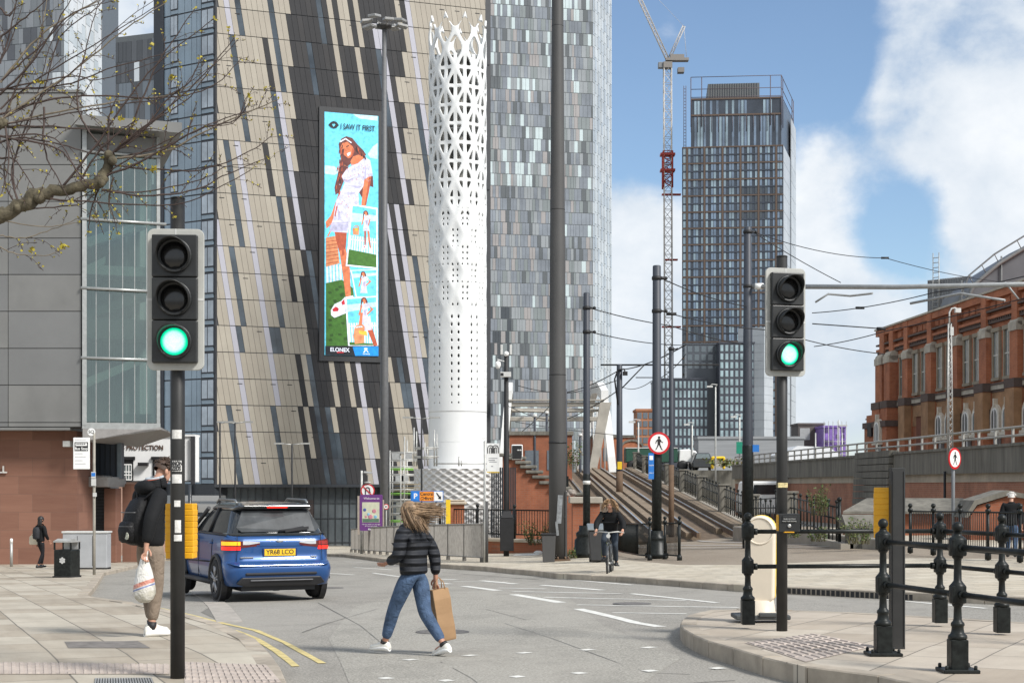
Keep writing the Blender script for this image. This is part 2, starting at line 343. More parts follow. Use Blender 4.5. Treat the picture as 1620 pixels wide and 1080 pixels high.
def kerb(name, pts, off, side=1, w=.15, step=.92, drop=.3, mat=KERB):
    pts = [Vector((p[0], p[1], 0)) for p in pts]; q = resample(pts, step); mb = MB()
    def nrm(i):
        d = (q[min(i + 1, len(q) - 1)] - q[max(i - 1, 0)]).normalized(); return Vector((-d.y, d.x, 0)) * side
    for i in range(len(q) - 1):
        a, b = q[i], q[i + 1]; g = (b - a) * .009; a2, b2 = a + g, b - g; na, nb = nrm(i) * w, nrm(i + 1) * w
        jit = rnd.uniform(-.004, .004); top = []
        o = .012
        for p, h in ((a2 - na.normalized() * .02, -.012), (b2 - nb.normalized() * .02, -.012), (b2 - nb.normalized() * .02 + nb.normalized() * o, 0), (b2 + nb, 0), (a2 + na, 0), (a2 - na.normalized() * .02 + na.normalized() * o, 0)):
            top.append(Vector((p.x, p.y, gz(p.x, p.y) + off + .004 + jit + h)))
        A, B, B1, B2, A2, A1 = top; dn = Vector((0, 0, -drop))
        mb.add([A, B, B1, B2, A2, A1, A + dn, B + dn, B2 + dn, A2 + dn], [(0, 1, 2, 5), (5, 2, 3, 4), (6, 7, 1, 0), (7, 8, 3, 2, 1), (9, 6, 0, 5, 4)])
    return struct(mb.build(name, mat, normals=False))
def xy(lst, off=0): return [G(a, b, off) for a, b in lst]
# the ground: one sheet to the horizon, following the fall of the street
def ground():
    xs = [-4000, -1200, -400, -150, -90] + [i * 2.5 for i in range(-26, 27)] + [90, 150, 400, 1200, 4000]
    ys = [-300, -60, -20] + [i * 2.0 for i in range(-5, 68)] + [150, 200, 300, 500, 900, 2000, 6000]
    vs = [(x, y, gz(x, y) - .02) for y in ys for x in xs]; n = len(xs)
    fs = [(j * n + i, j * n + i + 1, (j + 1) * n + i + 1, (j + 1) * n + i) for j in range(len(ys) - 1) for i in range(n - 1)]
    me = bpy.data.meshes.new('ground'); me.from_pydata(vs, [], fs); me.materials.append(M('far_ground', (.20, .19, .17), .9, scale=.3)); o = bpy.data.objects.new('ground', me); COL.objects.link(o); struct(o)
ground()
sheet('road', [(-60, -10), (45, -10), (45, 75), (20, 128), (-70, 128)], .0, ASPH, skirt=0)
# left pavement with an inset loading bay
LE = [(900, 9000), (560, 1700), (470, 1130), (440, 1055), (405, 1012), (350, 986), (270, 965), (200, 951), (135, 942), (150, 925), (163, 905), (205, 896), (262, 883), (300, 872)]
le = xy(LE, .1); le[0] = Vector((.1, -2, 0))
sheet('left_pavement', [(p.x, p.y) for p in le] + [(-14, 66), (-45, 66), (-45, -6), (-.2, -6)], .1, FLAG)
kerb('left_kerb', le[1:], .1, side=1, w=.16)
# far pavement
FE = [(380, 868), (540, 876), (640, 888), (700, 892), (770, 896), (854, 903), (885, 907), (925, 909), (978, 911), (1080, 918), (1175, 925), (1400, 935), (1620, 945), (2300, 975)]
fe = xy(FE, .12)
BACK = [(2300, 900), (1620, 884), (1440, 882), (1180, 893), (1075, 893), (985, 885), (890, 866), (770, 860), (540, 862), (380, 860)]
bk = xy(BACK, .12)
sheet('far_pavement', [(p.x, p.y) for p in fe] + [(p.x, p.y) for p in bk], .12, FLAG3)
kerb('far_kerb', fe, .12, side=1, w=.15)
sheet('tram_plaza', [(p.x, p.y) for p in xy([(2300, 899), (1620, 883.5), (1440, 881.5), (1180, 892.5), (1075, 892.5), (985, 884.5), (890, 865.5)], .12)] + [(1.5, 66), (12, 66), (40, 60)][::1], .10, ASPH2)
sheet('right_walkway', [(11.2, 40), (16.6, 38), (30, 36), (30, 60), (12.5, 60)], .17, FLAG3)
kerb('walkway_kerb', [(30, 35.8), (16.6, 37.8), (11.2, 39.8), (12.5, 60)], .17, side=-1)
# traffic island
IE = [(1900, 1004), (1620, 984), (1400, 971), (1300, 966), (1180, 963), (1125, 964), (1092, 972), (1077, 984), (1082, 994), (1100, 1004), (1130, 1016), (1162, 1024), (1215, 1040), (1272, 1053), (1330, 1058), (1400, 1069), (1500, 1092), (1640, 1130), (2000, 1260)]
ie = xy(IE, .16)
sheet('traffic_island', [(p.x, p.y) for p in ie], .16, FLAG2, step=1.0)
kerb('island_kerb', ie, .16, side=1, w=.16, step=.75, mat=KERB)
# ribbed tactile paving
def ribs(name, quad, off, n, mat):
    a, b, c, d = [Vector(p) for p in quad]; mb = MB()       # a-b near edge, d-c far edge
    def z(p, h): return Vector((p.x, p.y, gz(p.x, p.y) + off + h))
    m = 6
    for k in range(m):
        t0, t1 = k / m, (k + 1) / m
        mb.add([z(a.lerp(d, t0), .005), z(b.lerp(c, t0), .005), z(b.lerp(c, t1), .005), z(a.lerp(d, t1), .005)], [(0, 1, 2, 3)])
    for i in range(n):
        f0, f1 = (i + .22) / n, (i + .78) / n
        for k in range(m):
            if (i * 7 + k) % 23 == 0 and k < 2: continue
            t0, t1 = k / m + .012, (k + 1) / m - .012
            p = [a.lerp(b, f0).lerp(d.lerp(c, f0), t0), a.lerp(b, f1).lerp(d.lerp(c, f1), t0), a.lerp(b, f1).lerp(d.lerp(c, f1), t1), a.lerp(b, f0).lerp(d.lerp(c, f0), t1)]
            ce = (p[0] + p[1] + p[2] + p[3]) / 4; top = [z(q.lerp(ce, .18), .013) for q in p]; bot = [z(q, .004) for q in p]
            mb.add(bot + top, [(4, 5, 6, 7), (0, 1, 5, 4), (1, 2, 6, 5), (2, 3, 7, 6), (3, 0, 4, 7)])
    return struct(mb.build(name, mat, normals=False))
ribs('tactile_paving', xy([(-60, 1066), (268, 1066), (268, 1051), (-60, 1047)], .1), .1, 26, TACT)
ribs('tactile_paving', xy([(292, 1082), (446, 1080), (422, 1052), (290, 1047)], .1), .1, 14, TACT)
ribs('tactile_paving', xy([(1275, 1047), (1385, 1022), (1287, 1002), (1178, 1017)], .16), .16, 11, TACT)
# drain gratings and gully grille
def grate(name, quad, off, n):
    a, b, c, d = [Vector(p) for p in quad]; mb = MB()
    z = lambda p, h: Vector((p.x, p.y, gz(p.x, p.y) + off + h))
    mb.add([z(p, .003) for p in (a, b, c, d)], [(0, 1, 2, 3)], 0)
    for i in range(n):
        f0, f1 = (i + .2) / n, (i + .8) / n
        mb.add([z(p, .009) for p in (a.lerp(b, f0), a.lerp(b, f1), d.lerp(c, f1), d.lerp(c, f0))], [(0, 1, 2, 3)], 1)
    return struct(mb.build(name, [BLACKM, GALV], normals=False))
grate('drain_cover', xy([(148, 1085), (245, 1083), (240, 1072), (150, 1073)], .1), .1, 22)
sheet('drain_cover', [(p.x, p.y) for p in xy([(108, 1024), (238, 1024), (218, 1013), (102, 1014)], .104)], .104, M('cast_cover', (.17, .155, .14), .8, scale=8, var=.3), skirt=0)
# slotted kerb drain on the far side, seen through the railing
mbk = MB()
for i in range(26):
    t = i / 26; p = G(1245 + 200 * t, 928.5 + 10.5 * t, .12); q = G(1245 + 200 * (t + .028), 928.5 + 10.5 * (t + .028), .12)
    dn = Vector((0, -.035, 0))
    mbk.add([p + dn + Vector((0, 0, -.01)), q + dn + Vector((0, 0, -.01)), q + dn + Vector((0, 0, -.1)), p + dn + Vector((0, 0, -.1))], [(0, 1, 2, 3)])
struct(mbk.build('kerb_drain', BLACKM, normals=False))
# ---------------------------------------------------------------- markings: thin sheets on the road
def line(name, pts, w, mat, off=.005, gap=None, wear=0):
    P = [G(a, b, 0) for a, b in pts]; mb = MB(); q = [P[0]]
    for a, b in zip(P, P[1:]):
        k = max(1, int((b - a).length / .5))
        q += [a.lerp(b, (i + 1) / k) for i in range(k)]
    L = []; 
    for i, p in enumerate(q):
        d = q[min(i + 1, len(q) - 1)] - q[max(i - 1, 0)]; d.z = 0; d.normalize(); n = Vector((-d.y, d.x, 0)) * (w / 2) * rnd.uniform(1 - wear, 1)
        for s in (1, -1):
            r = p + n * s; L.append(Vector((r.x, r.y, gz(r.x, r.y) + off)))
    mb.add(L, [(2 * i, 2 * i + 1, 2 * i + 3, 2 * i + 2) for i in range(len(q) - 1)]); return struct(mb.build(name, mat))
c7 = lambda *p: [(700 + a / 3.24, 860 + b / 3.24) for a, b in p]
for p, w in (([(108, 216), (285, 239)], .2), ([(365, 259), (608, 301)], .2), ([(697, 333), (890, 378), (990, 404), (1118, 425)], .17)): line('lane_marking', c7(*p), w, WHITEL, wear=.15)
for p, w in (([(285, 226), (530, 230)], .14), ([(360, 244), (920, 255)], .13), ([(520, 273), (900, 282), (1250, 290)], .13), ([(690, 312), (1180, 321), (1520, 326)], .13), ([(870, 353), (1250, 358)], .12),
             ([(510, 211), (820, 237)], .18), ([(970, 255), (1410, 302)], .14), ([(200, 188), (380, 205)], .2), ([(-20, 200), (40, 205)], .2), ([(-30, 180), (70, 183)], .2), ([(60, 193), (330, 196)], .12), ([(1180, 205), (1500, 228)], .12)): line('lane_marking', c7(*p), w, WHITEL, wear=.25)
for p in ((470, 893, 530, 890), (500, 905, 560, 909), (560, 897, 620, 901), (545, 888, 575, 889), (590, 906, 640, 913), (880, 915, 1000, 925), (1240, 934, 1340, 942), (1400, 948, 1560, 962)): line('lane_marking', [p[:2], p[2:]], .13, WHITEL, wear=.3)
for a, b in ((142, 573), (418, 560), (742, 544), (1058, 532), (1352, 520), (383, 682), (700, 664), (1063, 652), (1410, 639), (20, 702), (-165, 595), (-290, 690)):
    x, y = 700 + a / 3.24, 860 + b / 3.24; line('crossing_stud', [(x - 8, y + .8), (x + 8, y - .8)], .11, WHITEL, off=.007)
line('yellow_line', [(250, 961), (300, 972), (350, 985), (405, 997), (450, 1016), (510, 1049)], .09, YELLOWL, wear=.3)
line('yellow_line', [(268, 972), (320, 985), (375, 998), (405, 1010), (438, 1030), (468, 1054)], .09, YELLOWL, wear=.3)
for p in ([(320, 408), (560, 485), (900, 610), (1050, 660), (1270, 668)], [(220, 335), (430, 390)], [(-10, 605), (150, 690), (260, 780)], [(-640, 300), (-420, 420), (-300, 520)], [(-250, 300), (60, 270)], [(420, 760), (900, 735), (1500, 700)]): line('tar_seam', c7(*p), .022, TAR, off=.004, wear=.6)
line('tar_seam', [(478, 1000), (520, 985), (600, 962)], .025, TAR, off=.004, wear=.6); line('tar_seam', [(700, 905), (860, 917), (900, 914)], .05, TAR, off=.004, wear=.5)
sheet('road_patch', [(p.x, p.y) for p in xy([(318, 968), (352, 984), (358, 960), (335, 958)])], .004, M('road_patch', (.17, .16, .14), .85, scale=60, var=.4), skirt=0)
sheet('road_patch', [(p.x, p.y) for p in xy([(690, 925), (900, 945), (955, 990), (1080, 1040), (1010, 1085), (560, 1100), (520, 1010), (560, 960)])], .003, asphalt('asphalt_relaid', (.30, .285, .25), (.345, .325, .285)), skirt=0)
for px, py, rr in ((700, 1000, .32), (520, 930, .3), (1000, 955, .3)):
    p = G(px, py); mb = MB(); mb.lathe([(rr, 0), (rr, .006)], p + Vector((0, 0, .004)), 24, 0, False); mb.lathe([(rr * .86, .0), (rr * .86, .004)], p + Vector((0, 0, .008)), 24, 1, False); struct(mb.build('manhole_cover', [M('iron_ring', (.10, .095, .09), .7, var=.3, scale=12), M('iron_lid', (.14, .13, .12), .7, var=.4, scale=20, bmp=.6, bscale=60)]))
# granite sett channel between bay and road
mb = MB(); P = [G(a, b) for a, b in [(312, 934), (330, 944), (347, 960), (358, 975), (364, 985)]]; q = resample([Vector((p.x, p.y, 0)) for p in P], .3)
for a, b in zip(q, q[1:]):
    d = (b - a).normalized(); n = Vector((-d.y, d.x, 0)) * .17; a2, b2 = a.lerp(b, .03), a.lerp(b, .97)
    mb.ext([Vector((p.x, p.y, gz(p.x, p.y) - .05)) for p in (a2 - n, b2 - n, b2 + n, a2 + n)], (0, 0, .058))
struct(mb.build('sett_channel', SETT))
# ================================================================ tram ramp
RX0, RX1, RY0, RY1 = 2.9, 9.3, 57.0, 118.0
def rz(Y): return -.42 + (Y - RY0) / (RY1 - RY0) * 3.15 if Y > RY0 else -.42
def strip(name, x0, x1, y0, y1, h, mat, thick=1.2, step=4, ds=0.0):
    mb = MB(); ys = [y0 + (y1 - y0) * i / 16 for i in range(17)]
    R_ = [[Vector((x0, y, rz(y) + h - thick)), Vector((x1, y, rz(y) + h - thick)), Vector((x1, y, rz(y) + h)), Vector((x0, y, rz(y) + h))] for y in ys]
    mb.loft(R_, smooth=False); return mb
DARKBALLAST = M('track_bed', (.12, .085, .055), .95, var=.35, scale=4, bmp=.6, bscale=30)
PLINTH = M('track_plinth', (.21, .16, .11), .9, var=.25, scale=2, bmp=.3, dirt=.6)
r = root('tram_ramp', 'tram track ramp on concrete plinths climbing to the white bridge', 'tram track', (6, RY0, 0))
o_ = r.location
def rstrip(name, *a, **k):
    mb = strip(name, *a, **k); m = MB(o_); m.v = mb.v; m.f = mb.f; m.m = mb.m; m.s = mb.s; return m
rstrip('track_bed', RX0, RX1, RY0, RY1, -.02, DARKBALLAST, thick=6).build('track_bed', DARKBALLAST, r)
for cx in (4.55, 7.65):
    for sx in (-.72, .72):
        rstrip('plinth', cx + sx - .28, cx + sx + .28, RY0 + 1 + (0 if sx < 0 else 2.2), RY1, .22, PLINTH, thick=.6).build('rail_plinth', PLINTH, r)
        rstrip('rail', cx + sx - .05, cx + sx + .05, RY0 - .5, RY1, .32, STEEL, thick=.2).build('rail', [RUST, STEEL], r)
        mb = rstrip('rail_head', cx + sx - .035, cx + sx + .035, RY0 - .5, RY1, .335, STEEL, thick=.03); mb.build('rail_head', STEEL, r)
    for sx in (-1.3, 1.3): rstrip('kerb_beam', cx + sx - .16, cx + sx + .16, RY0 + 3, RY1, .34, PLINTH, thick=.8).build('side_plinth', PLINTH, r)
rstrip('walkway', 9.0, 9.3, RY0, RY1, .35, CONC, thick=2).build('edge_beam', PLINTH, r)
for i in range(4): 
    mb = MB(o_); y = 62 + i * 6.5; mb.box((6.1, y, rz(y) + .12), (.8, 1.6, .22)); mb.build('trough_cover', CONC, r)
# rails set flush in the plaza, curving away to the right
mb = MB()
for cx in (4.55, 7.65):
    for sx in (-.72, .72):
        x0 = cx + sx; pts = []
        for i in range(41):
            t = i / 40; a = t * R(78); Rr = 24 - (x0 - 4)     # arc centred on the right
            pts.append(Vector((x0 + Rr * (1 - math.cos(a)), RY0 - .4 - Rr * .78 * math.sin(a), 0)))
        for w, m, h in ((.06, 0, .004), ):
            L = []
            for i, p in enumerate(pts):
                d = (pts[min(i + 1, 40)] - pts[max(i - 1, 0)]).normalized(); n = Vector((-d.y, d.x, 0)) * w
                for s in (1, -1): q = p + n * s; L.append(Vector((q.x, q.y, gz(q.x, q.y) + .125 + h)))
            mb.add(L, [(2 * i, 2 * i + 1, 2 * i + 3, 2 * i + 2) for i in range(40)], m)
struct(mb.build('embedded_tram_rails', M('worn_rail_top', (.50, .49, .47), .45, .15), normals=True))
# ================================================================ BUILDINGS
def clip(poly, lo, hi):
    for ax, v, sg in ((0, lo, 1), (0, hi, -1)):
        out = []
        for i in range(len(poly)):
            a, b = poly[i - 1], poly[i]; da, db = (a[ax] - v) * sg, (b[ax] - v) * sg
            if da >= 0: out.append(a)
            if da * db < 0: t = da / (da - db); out.append((a[0] + (b[0] - a[0]) * t, a[1] + (b[1] - a[1]) * t))
        poly = out
        if not poly: return []
    return poly
def area(p): return abs(sum(p[i - 1][0] * p[i][1] - p[i][0] * p[i - 1][1] for i in range(len(p)))) / 2
def solid(mb, pts, z0, z1, mat=0): mb.ext([(p[0], p[1], z0) for p in pts], (0, 0, z1 - z0), mat)
# ---------------------------------------------------------------- beige and charcoal tower with the screen
def cladding_tower():
    B, C, A = W(341, 0, 125), W(776, 0, 133), W(246, 0, 128.5)
    r = root('apartment_tower', 'tall tower of leaning beige and charcoal cladding strips with blue glass left side', 'building', (B.x, B.y, gz(B.x, B.y)))
    FR, FL = Face(B, C), Face(A, B); o = r.location; z0, top = 1.75, 64
    back = W(760, 0, 170); back2 = W(262, 0, 170)
    mb = MB(o); solid(mb, [(B.x, B.y), (C.x, C.y), (back.x, back.y), (back2.x, back2.y), (A.x, A.y)], z0, top)
    mb.build('wall', M('tower_dark_joint', (.035, .037, .042), .5), r)
    TAN = M('tan_cladding', (.335, .30, .245), .6, var=.06, scale=.5); CH = M('charcoal_cladding', (.028, .028, .030), .6, spec=.3, var=.14, scale=.5)
    LAV = M('lavender_grey_cladding', (.40, .395, .44), .4, var=.05, scale=.3); GL = M('strip_window_glass', (.055, .07, .085), .05, spec=.8, var=.55, scale=.35)
    TAN2 = M('tan_cladding_pale', (.365, .33, .27), .6, var=.06, scale=.5); CH2 = M('charcoal_cladding_warm', (.036, .035, .036), .6, spec=.3, var=.14, scale=.5)
    mb = MB(o); win = []; fh = 2.185; nb = 29; pw = .462; sl = .158
    lav = [(285, 300, 780), (340, 235, 655), (419, 150, 405), (355, -90, 62), (645, -90, 240), (572, 330, 700), (559, 330, 760), (474, 560, 780), (590, 20, 330)]
    gl = [(374, -90, 62), (354, 62, 235), (324, 235, 400), (302, 400, 500), (296, 500, 570), (285, 570, 650), (262, 650, 770), (428, -90, 155), (405, 155, 320), (388, 320, 405), (367, 405, 500), (352, 500, 570), (340, 570, 650), (328, 650, 770),
          (476, 70, 160), (425, 400, 560), (505, -90, 80), (398, 560, 770), (420, 650, 780), (589, 90, 330), (673, 90, 180), (630, 180, 330), (593, 400, 560), (586, 560, 650), (545, 560, 660)]
    dk = [(408, 70, 155), (383, 235, 320), (408, 280, 400), (392, 400, 490), (420, 400, 490), (372, 655, 780), (380, 560, 655), (596, 90, 330), (583, 330, 420), (600, 170, 240), (582, 560, 780), (604, 560, 780), (548, 420, 780)]
    tan = [(520, -90, 80), (535, -90, 80), (548, -90, 85), (563, -90, 85), (516, 80, 165), (549, 80, 170), (430, 560, 655), (456, 560, 655), (474, 560, 780), (426, 655, 780), (465, 655, 770), (486, 655, 720), (521, 570, 780), (500, 655, 690)]
    def band(px, py):
        s = px - .158 * py
        def hit(lst, tol=4.4): return any(abs(s - q) < tol and a <= py < b for q, a, b in lst)
        core = px > 455 + .055 * py and px < 626
        if hit(lav): return 2
        if hit(gl): return 3
        if hit(tan): return 0
        if hit(dk): return 1
        if core: return 1
        if px >= 618 and py > 560: return rnd.choice((0, 1, 1, 0))
        if px >= 618 and px < 640: return rnd.choice((1, 1, 0))
        return 0
    for k in range(nb):
        za, zb = z0 + k * fh, z0 + (k + 1) * fh
        for i in range(-2, int(FR.L / pw) + 26):
            u = i * pw - sl * 0 ; ua = u - sl * (za - z0); ub = u - sl * (zb - z0); g = .011; hz = .03
            p = clip([(ua + g, za + hz), (ua + pw - g, za + hz), (ub + pw - g, zb - hz), (ub + g, zb - hz)], .12, FR.L - .5)
            if len(p) < 3 or area(p) < .05: continue
            cu, cz = (ua + ub) / 2 + pw / 2, (za + zb) / 2; P = FR.P(cu, cz); px, py = CX + F * P.x / P.y, HY - F * (P.z - EYE) / P.y
            m = band(px, py)
            if m == 3: win.append((FR, p, .005, .02, 0))
            else:
                if m < 2 and rnd.random() < .3: m = 3 + m
                FR.slab(mb, p, .01, .05 + rnd.uniform(0, .006), m)
                if m in (0, 3) and rnd.random() < .10: FR.slab(mb, clip([(ua + pw * .1, za + fh * .80), (ua + pw, za + fh * .80), (ua + pw, za + fh * .83), (ua + pw * .1, za + fh * .83)], .1, FR.L - .1) or [(0, 0), (.01, 0), (0, .01)], .05, .062, 1)
    mb.build('cladding', [TAN, CH, LAV, TAN2, CH2], r, normals=False); panes(r, win, [GL])
    # blue glass side: storeys of curtain glass between two columns of framed windows
    BG = M('blue_curtain_glass', (.20, .27, .33), .08, var=.25, scale=.25, spec=1.0); BG2 = M('window_pane_pale', (.34, .39, .44), .08, var=.35, scale=.5, spec=1.0); FRM = M('anthracite_frame', (.03, .034, .042), .45)  # pane colours carry part of the sky's reflection
    mb = MB(o); L = FL.L; win = []; s = L / 95
    FL.rect(mb, 0, 14 * s, z0, top, -.5, .22, 1)
    for k in range(nb):
        za, zb = z0 + k * fh, z0 + (k + 1) * fh
        for a, b in ((15, 25), (37, 47), (47.6, 58), (58.6, 66), (66.6, 73)): FL.rect(mb, a * s, b * s, za + .06, zb - .06, .01, .04, 0)
        FL.rect(mb, 25.6 * s, 36.5 * s, za + .1, za + .42, .01, .05, 0); FL.rect(mb, 74 * s, 92 * s, za + .1, za + .42, .01, .05, 0)
        FL.rect(mb, 25.2 * s, 36.8 * s, za + .44, zb - .02, .012, .09, 1); FL.rect(mb, 73.5 * s, 94 * s, za + .44, zb - .02, .012, .09, 1)
        for a, b in ((26, 30.6), (31.4, 36)): win.append((FL, [(a * s, za + .52), (b * s, za + .52), (b * s, zb - .1), (a * s, zb - .1)], .05, .10, 0))
        for a, b in ((75, 83), (84.2, 92.5)): win.append((FL, [(a * s, za + .55), (b * s, za + .55), (b * s, zb - .12), (a * s, zb - .12)], .05, .10, 0))
    mb.build('side_glazing', [BG, FRM], r, normals=False); panes(r, win, [BG2])
    # dark glazed street storey under a fascia
    zb = gz(B.x, B.y) - .3; GP = M('street_glass_grey', (.085, .098, .105), .12, var=.4, scale=.35, spec=.8); MU = M('dark_mullion', (.03, .034, .04), .4)
    mb = MB(o); mid = Face(B + Vector((.6, 1.2, 0)), C + Vector((0, 1.2, 0)))
    mid.rect(mb, 0, FR.L, zb, z0, -3, 0, 0); FR.rect(mb, -.1, FR.L, z0 - .22, z0 + .02, -1.4, .1, 1)
    for i in range(int(FR.L / .62)): mid.rect(mb, i * .62, i * .62 + .05, zb, z0 - .2, 0, .09, 1)
    for z in (zb + .55, zb + 2.6, z0 - 1.6): mid.rect(mb, 0, FR.L, z, z + .05, 0, .08, 1)
    for i in (3, 6, 7, 11): mid.rect(mb, i * .62 + .06, i * .62 + .6, zb, z0 - 1.3, .01, .05, 2)
    mb.build('street_glazing', [GP, MU, M('dark_brown_panel', (.05, .035, .032), .5)], r, normals=False)
    mb = MB(o)
    for u in (1.2, 4.2): mb.tube([FL.P(u, zb - .2, .3), FL.P(u, z0, .3)], .16, 8)
    FL.rect(mb, 0, FL.L, z0 - .9, z0, -2, .12); FL.rect(mb, 0, FL.L, -.9, -.6, -2, .1)
    mb.build('undercroft_frame', MU, r); return FR
FR = cladding_tower()
# ---------------------------------------------------------------- the tall checkered tower and its like
def checker_tower(name, label, A, B, C, z0, top, pw, fh, mats, wts, gmats, gw, sidemats, back=30, stag=True, dark_below=None, edge=None, win_side=False):
    r = root(name, label, 'building', (A.x, A.y, gz(A.x, A.y))); o = r.location; f = Face(A, B); g = Face(B, C)
    mb = MB(o); solid(mb, [(A.x, A.y), (B.x, B.y), (C.x, C.y), (C.x - 4, C.y + back), (A.x, A.y + back)], gz(A.x, A.y) - 1, top); mb.build('wall', M('tower_joint_grey', (.11, .12, .125), .5), r)
    mb = MB(o); win = []; nm = len(mats); n = int((top - z0) / fh)
    wid = [rnd.choice((.6, .8, 1.0, 1.0, 1.25)) for _ in range(37)]
    for k in range(n):
        za = z0 + k * fh; off = (rnd.random() * .5 if stag else 0) * pw; lit = rnd.random() < .28
        i = 0; u = (off if not stag else -(k % 2) * .45 * pw) - pw
        while u < f.L:
            i += 1; w = pw * wid[i % 37] if stag else pw; rc = random.Random(i * 131 + (k // 2 if i % 3 else k) * 7 + int(A.x))
            col = int(u / (pw * 4.1)); a, b = max(u, .05), min(u + w - pw * .06, f.L - .05)
            if b - a > .12:
                P = [(a, za + .07), (b, za + .07), (b, za + fh - .07), (a, za + fh - .07)]
                if rc.random() < gw:
                    gi = 1 if (lit and rnd.random() < .55) or rnd.random() < .06 else 0
                    if dark_below and za < dark_below and u < f.L * .3 and rnd.random() < .5: gi = 2
                    win.append((f, P, .01, .05, gi))
                else: f.slab(mb, P, .01, .05 + rnd.uniform(0, .02), rc.choices(range(nm), wts)[0])
            u += w
        j = 0; m = max(1, int(g.L / (pw * 1.6))); w = g.L / m
        for j in range(m):
            sh = (.0, .45, .2, .6)[j % 4] * fh * .5
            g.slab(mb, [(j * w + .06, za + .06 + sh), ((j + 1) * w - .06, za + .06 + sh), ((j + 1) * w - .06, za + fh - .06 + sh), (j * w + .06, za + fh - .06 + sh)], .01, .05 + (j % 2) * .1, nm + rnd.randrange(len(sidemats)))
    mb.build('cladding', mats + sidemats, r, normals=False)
    panes(r, win, gmats); return r
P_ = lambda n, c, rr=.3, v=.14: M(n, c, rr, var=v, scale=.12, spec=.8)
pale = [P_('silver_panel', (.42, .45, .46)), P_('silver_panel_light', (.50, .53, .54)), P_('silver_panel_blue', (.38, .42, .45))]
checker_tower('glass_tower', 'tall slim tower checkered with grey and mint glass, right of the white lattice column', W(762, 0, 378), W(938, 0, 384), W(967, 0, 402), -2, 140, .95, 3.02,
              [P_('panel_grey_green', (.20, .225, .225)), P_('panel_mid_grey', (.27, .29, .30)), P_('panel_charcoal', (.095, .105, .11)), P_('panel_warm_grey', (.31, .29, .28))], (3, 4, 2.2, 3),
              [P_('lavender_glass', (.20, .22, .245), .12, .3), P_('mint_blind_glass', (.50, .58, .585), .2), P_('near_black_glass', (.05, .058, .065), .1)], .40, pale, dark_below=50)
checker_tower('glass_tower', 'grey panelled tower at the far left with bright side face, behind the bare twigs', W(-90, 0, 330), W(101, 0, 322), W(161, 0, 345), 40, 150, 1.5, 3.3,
              [P_('panel_grey_a', (.16, .175, .185)), P_('panel_grey_b', (.22, .235, .25)), P_('panel_dark_a', (.07, .075, .085))], (3, 4, 2), [P_('lavender_glass', (.21, .23, .285)), P_('white_glass', (.6, .64, .66)), P_('near_black_glass', (.05, .05, .06))], .25, [P_('bright_panel', (.62, .64, .64)), P_('sky_reflection_panel_b', (.48, .52, .53))])  # side face panels coloured pale to stand for reflected sky
checker_tower('dark_tower', 'dark charcoal block standing between the grey tower and the blue glass wall', W(183, 0, 300), W(262, 0, 296), W(275, 0, 330), 40, 90.2, 1.25, 4.1,
              [P_('char_a', (.05, .054, .06)), P_('char_b', (.075, .08, .088))], (3, 2), [P_('slate_glass', (.13, .155, .18)), P_('white_glass', (.55, .58, .6)), P_('near_black_glass', (.05, .05, .06))], .3, [P_('char_a', (.05, .055, .06))])
